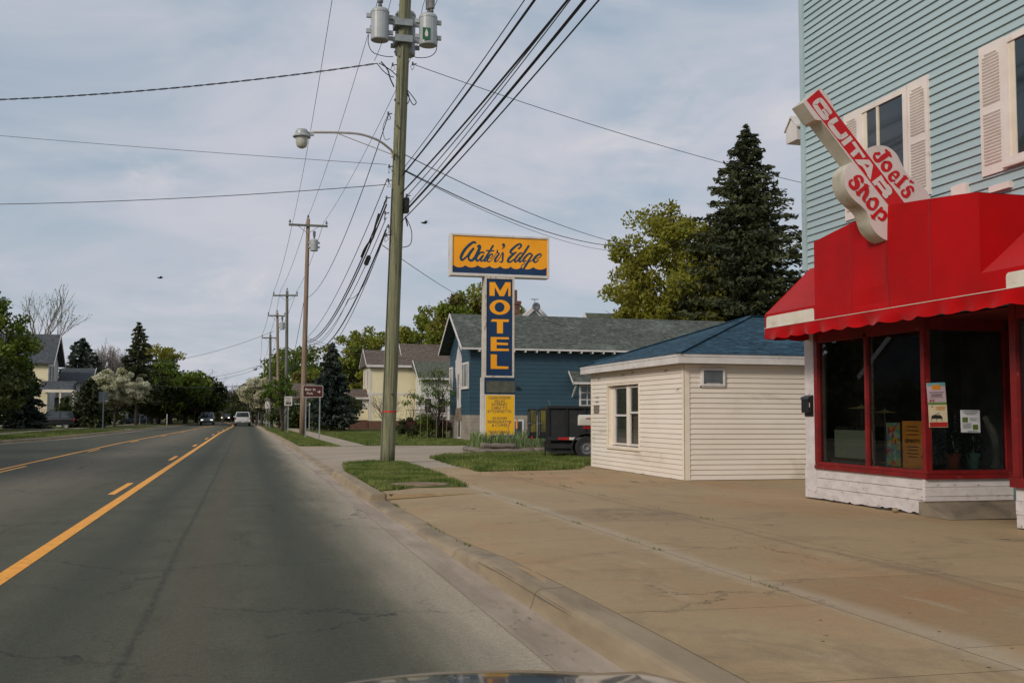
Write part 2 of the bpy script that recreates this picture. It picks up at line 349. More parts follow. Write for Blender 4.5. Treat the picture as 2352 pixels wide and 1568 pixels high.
for i in range(len(YS)-1):
    ya,yb=YS[i],YS[i+1]
    a=[(lerp(lk_x(ya),1.88+sh(ya),t),ya,0) for t in (0,1)]; b=[(lerp(lk_x(yb),1.88+sh(yb),t),yb,0) for t in (0,1)]
    r.poly([a[0],a[1],b[1],b[0]])
struct(r,'road','asphalt')
# painted lines, 4 mm up
def line(name,xf,y0,y1,wd,mat,z=.004,label=None,dash=None):
    q=MB(); 
    segs=dash if dash else [(y0,y1)]
    for s0,s1 in segs:
        n=max(2,int((s1-s0)/4)+1)
        for i in range(n-1):
            ya=s0+(s1-s0)*i/(n-1); yb=s0+(s1-s0)*(i+1)/(n-1)
            q.poly([(xf(ya)-wd/2,ya,z),(xf(ya)+wd/2,ya,z),(xf(yb)+wd/2,yb,z),(xf(yb)-wd/2,yb,z)])
    return struct(q,name,mat)
XR=lambda Y: interp(Y,[(0,-2.22),(90,-2.05),(120,-1.75),(143,-1.6),(165,-1.95),(195,-2.9),(240,-5.6),(300,-16)])
XL=lambda Y: interp(Y,[(0,-6.7),(60,-6.42),(133,-4.63),(170,-2.5),(195,-3.15),(240,-5.9),(300,-16.3)])
line('lane_line',XR,-8,290,.17,'line_yellow')
line('lane_line',XL,-8,290,.13,'line_yellow')
line('lane_line',lambda Y:XR(Y)-.3,0,0,.13,'line_yellow',dash=[(-6.5,-3.5),(6.2,9.2),(21.5,25.0),(37.0,40.6),(52.5,55.8),(67.5,71),(80.5,84),(93.5,97),(107,110.5),(121,124.5)])
line('lane_line',lambda Y:XL(Y)+.3,0,0,.12,'line_yellow',dash=[(-6.5,-3.5),(14,17.5),(30,33.5),(45.5,49),(61,64.5),(77,80.5),(93,96.5),(108,111.5)])
line('edge_line',lambda Y:lk_x(Y)+.55,20,175,.10,'line_white')
# kerb with gutter pan; the top drops where the driveways cross
def kh(Y): return interp(Y,[(-12,.16),(9.5,.16),(12.5,.05),(18.6,.045),(18.62,.15),(26.7,.15),(26.75,.03),(47.2,.03),(47.6,.13),(100,.10),(400,.08)])
KY=[y for y in YS]
def strip(prof,name,mat,ys,smooth=False):
    q=MB(); n=len(prof(0))
    for y in ys: q.v+=[(x,y,z) for x,z in prof(y)]
    for i in range(len(ys)-1):
        for j in range(n-1):
            a=i*n+j; q.f.append((a,a+1,a+1+n,a+n)); q.m.append(0)
    return struct(q,name,mat,smooth=smooth)
def kx(Y): return sh(Y)+interp(Y,[(0,.15),(6,.14),(19,0)])
strip(lambda Y:[(1.86+sh(Y),.007),(1.95+kx(Y),-.002),(2.08+kx(Y),.002),(2.13+kx(Y),.008)],'gutter','concrete_gutter',YS)
def kprof(Y):
    s,h=kx(Y),kh(Y)
    return [(2.125+s,.004),(2.138+s,max(.010,h*.2)),(2.158+s,h*.6),(2.172+s,h*.82),(2.192+s,h*.95),(2.225+s,h+.002),(2.42+s,h+.006),(2.421+s,h-.02)]
strip(kprof,'kerb','kerb_concrete',YS)
q=MB()
for y in (-1.2,1.9,5.05,8.2,11.3,14.4,21.8,24.3):
    pa=kprof(y-.005); pb=kprof(y+.005)
    for i in range(len(pa)-2): q.poly([(pa[i][0]-.0015,y-.005,pa[i][1]+.0015),(pa[i+1][0]-.0015,y-.005,pa[i+1][1]+.0015),(pb[i+1][0]-.0015,y+.005,pb[i+1][1]+.0015),(pb[i][0]-.0015,y+.005,pb[i][1]+.0015)])
for i in range(len(YS)-1):
    ya,yb=YS[i],YS[i+1]
    if yb<19: q.poly([(2.424+kx(ya),ya,kh(ya)+.0095),(2.43+kx(ya),ya,kh(ya)+.0095),(2.43+kx(yb),yb,kh(yb)+.0095),(2.424+kx(yb),yb,kh(yb)+.0095)])
struct(q,'kerb_joints','joint')
surf('tyre_mark',srgb(92,84,68),srgb(116,104,84),6,.9,(1,.6,1))
q=MB()
for k in range(2):
    ys=[7.0+.12*j for j in range(28)]; n_=len(ys)
    for j in range(n_-1):
        w0=.012*math.sin(math.pi*j/n_)+.002; w1=.012*math.sin(math.pi*(j+1)/n_)+.002
        def kp(Y,o): return (2.168+kx(Y)+.02*k+o+.006*math.sin(Y*3+k),Y,kh(Y)*(.70+.1*k)+.008)
        q.poly([kp(ys[j]-k*.6,-w0),kp(ys[j]-k*.6,w0),kp(ys[j+1]-k*.6,w1),kp(ys[j+1]-k*.6,-w1)])
struct(q,'tyre_mark','tyre_mark')
strip(lambda Y:[(lk_x(Y)-.2,.14),(lk_x(Y)-.17,.155),(lk_x(Y)-.03,.15),(lk_x(Y),.11),(lk_x(Y)+.02,0.004),(lk_x(Y)+.38,.006)],'kerb','kerb_concrete',[y for y in YS if y<262])
# base ground (lawn) left and right, reaching the horizon
def lz(X,Y):   # noqa   # lot height: falls to the dropped kerb
    t=min(1,max(0,(X-2.43)/1.8)); return lerp(kh(Y) if Y<47.4 else .14,.15,t)
q=MB()
for i in range(len(YS)-1):
    ya,yb=YS[i],YS[i+1]
    for (x0,x1) in ((0,1.6),(1.6,40),(40,900)):
        q.poly([(2.43+sh(ya)+x0,ya,.10 if x0==0 and ya<47.4 else .138),(2.43+sh(ya)+x1,ya,.138),(2.43+sh(yb)+x1,yb,.138),(2.43+sh(yb)+x0,yb,.10 if x0==0 and yb<47.5 else .138)]) if ya>=47.6 else None
    q.poly([(lk_x(ya)-900,ya,.145),(lk_x(ya)-.19,ya,.145),(lk_x(yb)-.19,yb,.145),(lk_x(yb)-900,yb,.145)])
q.poly([(-1500,400,.0),(1500,400,.0),(1500,1600,.0),(-1500,1600,.0)])
q.poly([(-900,-60,-.06),(900,-60,-.06),(900,420,-.06),(-900,420,-.06)])
q.poly([(-900,-60,.1),(900,-60,.1),(900,-12,.1),(-900,-12,.1)])
q.poly([(30,-12,.13),(900,-12,.13),(900,47.6,.13),(30,47.6,.13)])
struct(q,'ground','lawn')
# lot: dark bed under separate slabs, so joints are real gaps
def sheet(name,mat,x0,x1,y0,y1,dz,nx=8,ny=14):
    q=MB(); X=[lerp(x0,x1,i/nx) for i in range(nx+1)]; Y=sorted(set([lerp(y0,y1,i/ny) for i in range(ny+1)]+[y for y in YS if y0<y<y1]))
    for y in Y: q.v+=[(x,y,lz(x,y)+dz) for x in X]
    for i in range(len(Y)-1):
        for j in range(nx): a=i*(nx+1)+j; q.f.append((a,a+1,a+nx+2,a+nx+1)); q.m.append(0)
    return struct(q,name,mat)
sheet('lot_bed','joint',2.36,30,-12,47.6,-.006,12,16)
rnd=random.Random(5)
q=MB()
cols=[2.44,4.22,6.12,8.0,9.9]; 
def slab(x0,x1,y0,y1,mi,g=.0032):
    ys=[y0+g]+[y for y in YS if y0+g<y<y1-g]+[y1-g]
    xsx=[x0+g]+([4.23] if x0<4.2<x1-.1 else [])+[x1-g]
    for i in range(len(ys)-1):
        for j in range(len(xsx)-1):
            a,b,c,d=xsx[j],xsx[j+1],ys[i],ys[i+1]
            q.poly([(a,c,lz(a,c)),(b,c,lz(b,c)),(b,d,lz(b,d)),(a,d,lz(a,d))],mi)
rows={0:[-12,-8,-4,-1.4,.7,2.9,5.05,7.1,9.1,11.6,14.6,18.6],1:[-12,-6,-2,.6,3.2,5.6,8.25,10.9,13.25,15.0,18.6],2:[-12,-6,-1,3.0,6.5,9.15,13.4,15.1,18.6],3:[-12,-5,1,5,9,12.6,16,18.6]}
pick={(1,5):2,(1,8):2,(1,6):1,(1,7):1,(2,3):0,(2,4):1,(2,5):0,(2,7):1}
for c,ys in rows.items():
    for i in range(len(ys)-1):
        slab(cols[c],cols[c+1],ys[i],ys[i+1],pick.get((c,i),rnd.choice([0,1,1,3,1])))
for c in range(4):
    for y0,y1 in ((18.6,20.9),(20.9,24.2),(24.2,27.6)):
        slab(cols[c],cols[c+1],y0,y1,rnd.choice([0,1,4]))
slab(9.9,30,-12,11,1); slab(9.9,30,11,27.6,0)
struct(q,'parking_lot',['slab%d'%i for i in range(5)])
q=MB()
def dpoly(x0,x1,y0,y1):
    ys=[y0]+[y for y in YS if y0<y<y1]+[y1]; xx=[x0]+[x for x in (4.23,) if x0<x<x1]+[x1]
    for i in range(len(ys)-1):
        for j in range(len(xx)-1):
            a,b,c,d=xx[j],xx[j+1],ys[i],ys[i+1]; q.poly([(a,c,lz(a,c)),(b,c,lz(b,c)),(b,d,lz(b,d)),(a,d,lz(a,d))])
dpoly(2.32,9.0,27.612,37.5); dpoly(2.32,9.0,37.515,47.4); dpoly(9.012,30,27.612,47.4)
struct(q,'driveway','drive')
# far pavement on the right, slab by slab, and the left pavement
q=MB(); y=47.7
while y<230:
    q.poly([(3.9+sh(y),y+.01,.152),(5.4+sh(y),y+.01,.152),(5.4+sh(y+1.6),y+1.59,.152),(3.9+sh(y+1.6),y+1.59,.152)],0); y+=1.6
struct(q,'pavement','walk')
q=MB(); y=20
while y<200:
    x=interp(y,[(0,-16.2),(74,-15.3),(99,-15.2),(152,-13.7),(200,-12)]); x2=interp(y+2,[(0,-16.2),(74,-15.3),(99,-15.2),(152,-13.7),(200,-12)])
    q.poly([(x-1.3,y+.01,.158),(x,y+.01,.158),(x2,y+1.99,.158),(x2-1.3,y+1.99,.158)]); y+=2
for yy in (101,134): q.box(-40,-10.2,yy,yy+3.2,.10,.156)
struct(q,'pavement','walk')
q=MB(); q.box(5.45,11.9,84,85.2,.10,.157); q.box(5.45,9.6,106,107.2,.1,.157); struct(q,'path','walk')
# grass islands: domed sheets with blades
leafm('grass_blade',srgb(94,114,46),srgb(60,80,32),srgb(132,136,76),.3,1.3)
def in_poly(x,y,P):
    c=False; n=len(P); j=n-1
    for i in range(n):
        if (P[i][1]>y)!=(P[j][1]>y) and x<(P[j][0]-P[i][0])*(y-P[i][1])/(P[j][1]-P[i][1])+P[i][0]: c=not c
        j=i
    return c
def island(name,P,z0,dome=.05,mat='lawn',jit=.09,seed=1):
    rr=random.Random(seed); cx=sum(p[0] for p in P)/len(P); cy=sum(p[1] for p in P)/len(P)
    out=[]
    for i in range(len(P)):
        a,b=P[i],P[(i+1)%len(P)]; n=max(2,int(math.dist(a,b)/.25))
        for k in range(n): out.append((lerp(a[0],b[0],k/n)+rr.uniform(-jit,jit),lerp(a[1],b[1],k/n)+rr.uniform(-jit,jit)))
    q=MB(); rings=[(1,0),(.93,.5),(.75,.85),(.4,1),(.0,1)]; n=len(out)
    for s_,h in rings: q.v+=[(cx+(x-cx)*s_,cy+(y-cy)*s_,z0+dome*h) for x,y in out]
    for k in range(len(rings)-1):
        for i in range(n): a=k*n+i; b=k*n+(i+1)%n; q.f.append((a,b,b+n,a+n)); q.m.append(0)
    return struct(q,name,mat)
def blades(name,P,n,h,z0,label,seed=3,wid=.012,bare=None,mat='grass_blade',lean=.5,hvar=.5):
    rg=np.random.RandomState(seed); xs_=[p[0] for p in P]; ys_=[p[1] for p in P]; pts=[]
    while len(pts)<n:
        x=rg.uniform(min(xs_),max(xs_)); y=rg.uniform(min(ys_),max(ys_))
        if in_poly(x,y,P) and not (bare and bare(x,y,rg)): pts.append((x+rg.randn()*.035,y+rg.randn()*.035))
    p=np.array(pts); H=h*(1-hvar+rg.rand(n)*2*hvar); a=rg.rand(n)*2*pi; ln=rg.rand(n)*lean*H; b=rg.rand(n)*2*pi
    V=np.zeros((n,3,3)); w_=wid*(.6+rg.rand(n)*.8)
    V[:,0]=np.c_[p[:,0]-np.cos(a)*w_,p[:,1]-np.sin(a)*w_,np.full(n,z0)]
    V[:,1]=np.c_[p[:,0]+np.cos(a)*w_,p[:,1]+np.sin(a)*w_,np.full(n,z0)]
    V[:,2]=np.c_[p[:,0]+np.cos(b)*ln,p[:,1]+np.sin(b)*ln,z0+H]
    o=fast_mesh(name,V.reshape(-1,3),3,mat); tag(o,label,'grass' if label else None,kind='stuff'); return o
def fast_mesh(name,V,k,mat,parent=None,off=None):
    """V: (n*k,3) unshared polygons of k corners"""
    if off is not None: V=V-np.array(off)
    n=len(V)//k; me=bpy.data.meshes.new(name); me.vertices.add(len(V)); me.vertices.foreach_set('co',V.astype(np.float32).ravel())
    me.loops.add(len(V)); me.loops.foreach_set('vertex_index',np.arange(len(V),dtype=np.int32))
    me.polygons.add(n); me.polygons.foreach_set('loop_start',np.arange(0,len(V),k,dtype=np.int32)); me.polygons.foreach_set('loop_total',np.full(n,k,dtype=np.int32))
    me.materials.append(MATS[mat]); me.update(calc_edges=True); me.validate()
    o=bpy.data.objects.new(name,me); COL.objects.link(o); o.parent=parent; return o
I1=[tuple(G(*p)[:2]) for p in ((757,1082),(790,1066),(850,1061),(926,1063),(990,1084),(1030,1098),(1072,1118),(960,1120),(853,1121))]
I1[0]=(2.44,26.6); I1[-1]=(2.46,19.3)
island('verge',I1,.152,.05,seed=1)
dirtc=G(940,1111)
bare=lambda x,y,rg: noise.noise(Vector((x*1.7,y*1.7,0)))>.32+rg.uniform(-.1,.2) or ((x-3.35)/.85)**2+((y-20.5)/.72)**2<1+rg.uniform(-.5,.3)
blades('verge_grass',I1,26000,.06,.17,'short green grass on the kerbside island round the big pole',bare=bare,wid=.01)
q=MB(); q.lathe([(0.001,.212),(.5,.205),(.8,.193),(1.0,.150)],(0,0,0),36); q.v=[(3.35+v[0]*(1+.12*math.sin(9*v[1]))*.70,20.75+v[1]*.50*(1+.1*math.sin(8*v[0])),v[2]) for v in q.v]
struct(q,'bare_soil','soil')
I2=[tuple(G(*p)[:2]) for p in ((985,1052),(1030,1045),(1090,1043))]+[(8.2,36.6),(10.8,37.4),(12.5,36),(12.5,28.4),(9.9,28.0),(9.2,27.9)]+[tuple(G(*p)[:2]) for p in ((1330,1077),(1240,1080),(1100,1083),(1060,1073),(1020,1062))]
island('verge',I2,.152,.04,seed=2)
blades('sign_lawn_grass',I2,42000,.07,.165,'green grass patch in front of the planter and motel sign',seed=4,wid=.012,hvar=.8,bare=lambda x,y,rg: noise.noise(Vector((x*.9,y*.9,5)))>.3+rg.uniform(-.1,.2))
I3=[(2.46,48.0)]+[tuple(G(*p)[:2]) for p in ((700,1023),(782,1025))]+[(3.88,60),(3.8,80),(3.6,100),(1.8,100),(2.1,80),(2.3,60)]
blades('far_verge_grass',I3,26000,.07,.14,'strip of grass between kerb and far pavement by the brown sign',seed=5,wid=.02)
I4=[(5.45,50),(12.5,47.9),(18,47.9),(18,56),(11.9,56.3),(11.9,63),(11.5,84),(5.4,84)]
blades('front_lawn_grass',I4,42000,.07,.14,'mown lawn in front of the blue house and yellow house',seed=6,wid=.022)
I5=[(-10.2,98),(-11.6,75),(-12.6,60),(-15,60),(-15,98)]
blades('left_verge_grass',I5,16000,.09,.15,'grass verge along the far kerb on the left of the road',seed=7,wid=.03)
# ================= buildings =================
surf('teal_siding',srgb(166,184,186),srgb(157,175,178),1.5,.6,(1,.3,1),dirt=srgb(120,138,134),dscale=2.4,dlo=.62,dhi=.8,bst=.1)
surf('cream_siding',srgb(224,212,199),srgb(214,201,186),1.2,.6,(.4,.4,1),dirt=srgb(170,156,130),dscale=1.5,dlo=.6,dhi=.85,bst=.06)
surf('white_trim',srgb(212,206,202),srgb(196,189,184),2,.6,dirt=srgb(150,142,134),dscale=3,dlo=.6,dhi=.8,bst=.08)
surf('pink_trim',srgb(228,216,208),srgb(216,202,194),2,.6,dirt=srgb(176,152,142),dscale=3,dlo=.6,dhi=.8,bst=.08)
surf('cream_trim',srgb(226,214,196),srgb(214,200,180),2,.6,dirt=srgb(184,162,132),dscale=2.5,dlo=.58,dhi=.8,bst=.08)
weathered('old_white',srgb(206,198,196),srgb(190,180,176),srgb(96,84,74),.60,.66,4,(2,2,5))
weathered('red_paint',srgb(128,16,15),srgb(98,10,10),srgb(176,96,80),.60,.72,6,(1,1,2),.5)
surf('awning_red',srgb(178,4,10),srgb(160,2,7),.8,.75,dirt=srgb(150,10,12),dscale=.9,dlo=.45,dhi=.75,fine=220,bst=.2,spec=.12)
sheen('awning_red',.55,(1,.8,.8),.3)
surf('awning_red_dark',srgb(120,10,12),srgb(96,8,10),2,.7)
surf('awning_white',srgb(214,206,192),srgb(200,190,172),3,.7,dirt=srgb(150,136,112),dscale=3,dlo=.6,dhi=.75)
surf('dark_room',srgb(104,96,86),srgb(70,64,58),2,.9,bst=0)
surf('blue_siding',srgb(42,72,86),srgb(36,64,78),1.0,.65,(.5,.5,1),dirt=srgb(40,66,84),dscale=2,dlo=.6,dhi=.9,bst=.1)
surf('yellow_siding',srgb(226,214,178),srgb(218,205,168),1,.65,bst=0)
surf('white_siding',srgb(206,204,196),srgb(192,190,182),1,.65,bst=0)
surf('grey_door',srgb(82,104,104),srgb(70,92,92),3,.6)
surf('black_plastic',srgb(26,26,27),srgb(18,18,19),4,.45,bst=0)
surf('wood_grey',srgb(128,118,106),srgb(100,92,82),3,.85,(1,1,6),fine=30)
surf('block',srgb(160,150,136),srgb(146,136,122),.9,.9,dirt=srgb(120,110,98),dscale=1.3,fine=40)
surf('foundation',srgb(132,118,100),srgb(112,98,82),2,.9,dirt=srgb(80,72,60),dscale=2,fine=40,bst=.4)
surf('metal_grey',srgb(128,132,134),srgb(110,114,116),4,.45,metal=.6)
shingle('roof_grey',srgb(86,90,84),srgb(54,58,56),srgb(46,48,48),11.0,.75,srgb(112,116,110))
shingle('roof_blue',srgb(46,74,90),srgb(30,50,64),srgb(24,38,50),20.0,.45,srgb(80,118,138))
shingle('roof_brown',srgb(104,92,84),srgb(80,70,64),srgb(60,52,48),5,.5)
shingle('roof_green',srgb(92,96,84),srgb(70,74,64),srgb(50,54,46),8,.5)
shingle('roof_dark',srgb(78,82,86),srgb(60,64,68),srgb(46,48,52),4,.6)
shingle('brick',srgb(112,78,66),srgb(88,62,54),srgb(120,110,100),12,.22)
glassm('shop_glass'); glassm('dark_glass',srgb(42,50,54),True,.06); glassm('window_glass',srgb(70,80,84),True,.08)
def lap(mb,O,u,nrm,z0,z1,span,exp,holes=(),t=.016,mi=0):
    """lap siding as real courses. O origin (x,y), u along wall, nrm outward; span(z)->(u0,u1); holes (u0,u1,z0,z1)"""
    u=Vector((*u,0)); nn=Vector((*nrm,0)); O=Vector((O[0],O[1],0)); z=z0
    def P(a,zz,o): return O+u*a+nn*o+Vector((0,0,zz))
    while z<z1-1e-6:
        za,zb=z,min(z+exp,z1)
        cuts=sorted(set([za,zb]+[h for H in holes for h in H[2:4] if za<h<zb]))
        for k in range(len(cuts)-1):
            a,b=cuts[k],cuts[k+1]; mid=(a+b)/2
            s0a,s1a=span(a); s0b,s1b=span(b)
            segs=[(0.,1.)]
            iv=[]
            for H in holes:
                if H[2]<mid<H[3]: iv.append((H[0],H[1]))
            L0,L1=span(mid); cur=[(L0,L1)]
            for h0,h1 in iv:
                nx=[]
                for c0,c1 in cur:
                    if h1<=c0 or h0>=c1: nx.append((c0,c1)); continue
                    if h0>c0: nx.append((c0,h0))
                    if h1<c1: nx.append((h1,c1))
                cur=nx
            oa=t*(1-(a-z)/exp); ob=t*(1-(b-z)/exp)
            for c0,c1 in cur:
                e=lambda c,s0,s1: (s0 if abs(c-L0)<1e-9 else (s1 if abs(c-L1)<1e-9 else c))
                mb.poly([P(e(c0,s0a,s1a),a,oa),P(e(c1,s0a,s1a),a,oa),P(e(c1,s0b,s1b),b,ob),P(e(c0,s0b,s1b),b,ob)],mi)
                if a==za: mb.poly([P(e(c0,s0a,s1a),a,0),P(e(c1,s0a,s1a),a,0),P(e(c1,s0a,s1a),a,oa),P(e(c0,s0a,s1a),a,oa)],mi)
        z=zb
def window(parent,axis,c,a0,a1,z0,z1,out,fr='white_trim',gl='dark_glass',fw=.06,dep=.05,vm=(),hm=(),name='window',sill=True,pane_in=.02):
    """axis 'x': wall plane X=c, spans Y; axis 'y': plane Y=c spans X; out=+-1 outward. parts: window > frame, pane"""
    def bx(mb,a,b,za,zb,d0,d1):
        d0*=out; d1*=out
        if axis=='x': mb.box(c+d0,c+d1,a,b,za,zb)
        else: mb.box(a,b,c+d0,c+d1,za,zb)
    f=MB(); bx(f,a0,a0+fw,z0,z1,0,dep); bx(f,a1-fw,a1,z0,z1,0,dep); bx(f,a0+fw,a1-fw,z1-fw,z1,0,dep-.002); bx(f,a0+fw,a1-fw,z0,z0+fw,0,dep-.002)
    for v in vm: bx(f,v-fw*.3,v+fw*.3,z0+fw,z1-fw,.003,dep-.01)
    for h in hm: bx(f,a0+fw,a1-fw,h-fw*.3,h+fw*.3,.001,dep-.014)
    if sill: bx(f,a0-.03,a1+.03,z0-.04,z0,0,dep+.03)
    wo=f.build(name,fr,parent)
    g=MB(); bx(g,a0+fw*.8,a1-fw*.8,z0+fw*.8,z1-fw*.8,-.001,pane_in)
    g.build('pane',gl,wo); return wo
# ---------- teal shop ----------
SH=thing('shop_building','tall teal clapboard shop with red awning and white shutters at the right edge','shop',(9.5,13,.15))
b=MB(); lap(b,(9.5,16.36),(0,-1),(-1,0),3.0,10.6,lambda z:(0,12.4),.122,t=.028)
b.poly([(9.5,16.4,3),(9.5,4,3),(9.5,4,10.6),(9.5,16.4,10.6)],0)
b.box(9.501,18,3.9,16.42,2.99,10.6); b.box(12.6,18,3.9,16.40,.1,2.985); b.box(9.66,12.6,16.36,16.41,.1,2.985); b.box(11.05,12.6,11.2,13.05,.1,2.985)
b.build('wall','teal_siding',SH)
b=MB(); b.box(9.452,9.53,16.33,16.46,4.1,10.6); b.build('corner_trim','teal_siding',SH)
b=MB(); b.box(9.2,18.2,3.8,16.8,10.6,10.9); b.build('roof','white_trim',SH)
def shutter(y0,y1,z0,z1):
    f=MB(); X=9.5
    f.box(X-.05,X-.012,y0,y1,z0,z1)
    s=f.build('shutter','pink_trim',SH)
    l=MB(); mid=(z0+z1)/2
    for za,zb in ((z0+.12,mid-.05),(mid+.05,z1-.12)):
        l2=MB(); n=int((zb-za)/.042)
        for k in range(n):
            z=za+(k+.5)*(zb-za)/n
            hw=(y1-y0)/2-.07
            if zb>z1-.2 and k>n-3: hw*=(.95 if k==n-2 else .7)
            yc=(y0+y1)/2; l.poly([(X-.055,yc-hw,z-.011),(X-.055,yc+hw,z-.011),(X-.068,yc+hw,z+.008),(X-.068,yc-hw,z+.008)]); l.poly([(X-.069,yc-hw,z+.008),(X-.069,yc+hw,z+.008),(X-.052,yc+hw,z+.014),(X-.052,yc-hw,z+.014)],0)
    l.build('louvres',['pink_trim','black_plastic'],s)
for (y0,y1,ys) in ((13.37,14.62,(12.89,13.36,14.63,15.08)),(10.05,11.32,(9.58,10.04,11.33,11.79))):
    wo=window(SH,'x',9.5,y0,y1,4.80,6.47,-1,'pink_trim','dark_glass',.09,.07,vm=(),sill=True,pane_in=.038)
    f=MB(); ym=y0+.75; f.box(9.442,9.47,ym-.03,ym+.03,4.89,6.38); f.box(9.452,9.478,y1-.2,y1-.09,4.89,6.38); f.build('sash','cream_trim',wo)
    shutter(ys[0],ys[1],4.74,6.49); shutter(ys[2],ys[3],4.74,6.49)
b=MB(); b.box(9.42,9.49,11.25,11.63,4.49,4.575); b.build('bracket_board','pink_trim',SH); b=MB(); b.box(9.43,9.487,12.09,12.40,4.40,4.74); b.build('trim_block','pink_trim',SH)
# small gabled vent box behind the corner
b=MB(); p=[(9.46,16.6,6.50),(9.46,16.98,6.50),(9.46,16.98,6.74),(9.46,16.79,6.90),(9.46,16.6,6.74)]
b.prism(p,(.5,0,0)); b.prism([(9.44,16.56,6.72),(9.44,16.79,6.94),(9.44,17.02,6.72),(9.44,17.02,6.76),(9.44,16.79,6.98),(9.44,16.56,6.76)],(.54,0,0)); b.build('vent_hood','white_trim',SH)
# white post, north end
b=MB(); b.box(9.44,9.66,16.07,16.42,.17,3.0); b.box(9.425,9.67,16.055,16.43,.17,.70); b.build('post','old_white',SH)
# storefront base boards, sills, frames
b=MB(); rr=random.Random(3)
for (z0,z1,dx) in ((.52,.668,0),(.36,.512,.004)):
    b.box(9.43-dx,9.62,13.06,16.05,z0,z1)
# bottom board: rotten lower edge
n=60; top=[];bot=[]
for i in range(n+1):
    y=13.06+(16.05-13.06)*i/n
    zb=.17+.035*max(0,noise.noise(Vector((y*2.1,0,3))))+.03*max(0,noise.noise(Vector((y*9,1,3))))+ (.03 if 13.4<y<15.2 else 0)*noise.noise(Vector((y*5,4,1)))
    top.append((9.422,y,.352)); bot.append((9.422,y,zb))
b.prism([t for t in top]+bot[::-1],(.1,0,0))
b.box(9.34,10.84,13.0,13.06,.36,.425) ; b.box(9.335,10.84,12.994,13.06,.43,.555); b.box(9.338,10.84,12.996,13.06,.56,.668)
b.build('base_boards','old_white',SH)
b=MB(); b.box(9.47,10.9,13.03,16.2,.05,.40); b.box(9.30,10.95,12.97,13.10,.05,.352)
b.poly([(9.30,12.97,.34),(10.95,12.97,.34),(11.0,12.3,.17),(9.33,12.45,.155)]); b.poly([(9.30,12.97,.34),(9.33,12.45,.155),(9.30,12.97,.155)])
b.build('foundation_step','foundation',SH)
b=MB(); b.box(9.39,9.58,13.0,16.06,.672,.735); b.box(9.405,9.57,13.0,16.06,.739,.79); b.box(9.33,10.80,12.95,13.07,.672,.737); b.box(9.35,10.80,12.965,13.06,.741,.795); b.build('window_sill','red_paint',SH)
b=MB()
b.box(9.40,9.50,15.95,16.055,.79,2.99); b.box(9.41,9.49,14.51,14.565,.79,2.86); b.box(9.36,9.455,12.99,13.075,.795,2.99)
b.box(9.41,9.5,13.08,15.95,2.80,2.99); b.box(9.46,10.76,12.99,13.06,2.80,2.99); b.box(10.70,10.80,12.985,13.06,.795,2.80)
b.build('window_frame','red_paint',SH)
for bb in ((9.50,9.515,14.46,14.505,.8,2.8),(9.50,9.515,15.87,15.94,.8,2.8),(9.50,9.56,13.12,13.16,.8,2.8)):
    b=MB(); b.box(*bb); b.build('inner_frame','wood_grey',SH)
for ya,yb in ((13.08,14.51),(14.565,15.95)):
    b=MB(); b.poly([(9.456,yb,.79),(9.456,ya,.79),(9.456,ya,2.80),(9.456,yb,2.80)]); b.build('shop_window','shop_glass',SH)
b=MB(); b.poly([(9.46,13.024,.795),(10.70,13.024,.795),(10.70,13.024,2.8),(9.46,13.024,2.8)]); b.build('shop_window','shop_glass',SH)
b=MB(); b.box(10.80,10.93,12.93,13.06,.15,2.95); b.box(10.93,11.0,11.4,13.06,.15,2.95)
b.build('door_jamb','grey_door',SH)
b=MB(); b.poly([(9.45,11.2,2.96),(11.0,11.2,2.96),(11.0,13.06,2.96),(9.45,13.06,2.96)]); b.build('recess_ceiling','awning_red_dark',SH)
b=MB(); b.box(10.97,11.03,11.5,12.6,.3,2.3); d=b.build('door','red_paint',SH)
b=MB(); b.box(10.955,10.969,11.7,12.4,1.0,2.1); b.build('pane','dark_glass',d)
# nearer bay
b=MB(); b.box(9.43,9.62,6,11.30,.17,.33); b.box(9.425,9.62,6,11.305,.335,.50); b.box(9.43,9.62,6,11.30,.505,.668); b.box(9.5,10.9,11.22,11.29,.17,.668); b.build('base_boards','old_white',SH)
b=MB(); b.box(9.37,9.58,6,11.34,.672,.79); b.build('window_sill','red_paint',SH)
b=MB(); b.box(9.40,9.5,11.2,11.31,.79,2.99); b.box(9.41,9.5,6,11.2,2.8,2.99); b.box(9.41,9.49,9.6,9.66,.79,2.8); b.build('window_frame','red_paint',SH)
b=MB(); b.poly([(9.456,11.2,.79),(9.456,6,.79),(9.456,6,2.8),(9.456,11.2,2.8)]); b.build('shop_window','shop_glass',SH)
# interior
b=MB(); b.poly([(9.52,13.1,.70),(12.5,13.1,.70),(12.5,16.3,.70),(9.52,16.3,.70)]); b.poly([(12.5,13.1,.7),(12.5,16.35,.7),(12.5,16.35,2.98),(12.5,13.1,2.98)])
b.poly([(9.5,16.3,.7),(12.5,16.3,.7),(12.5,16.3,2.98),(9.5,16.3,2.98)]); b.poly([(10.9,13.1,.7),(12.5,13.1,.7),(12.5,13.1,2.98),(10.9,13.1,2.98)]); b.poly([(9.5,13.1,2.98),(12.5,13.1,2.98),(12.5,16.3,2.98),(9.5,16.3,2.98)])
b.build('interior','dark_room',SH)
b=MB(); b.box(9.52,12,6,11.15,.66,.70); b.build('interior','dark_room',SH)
# cut the body so the shop window looks into a room: body starts behind it
# ---------- awning ----------
AX=8.6; z0=3.04
AW=MB(); yN,yS,yC=14.62,10.80,12.66
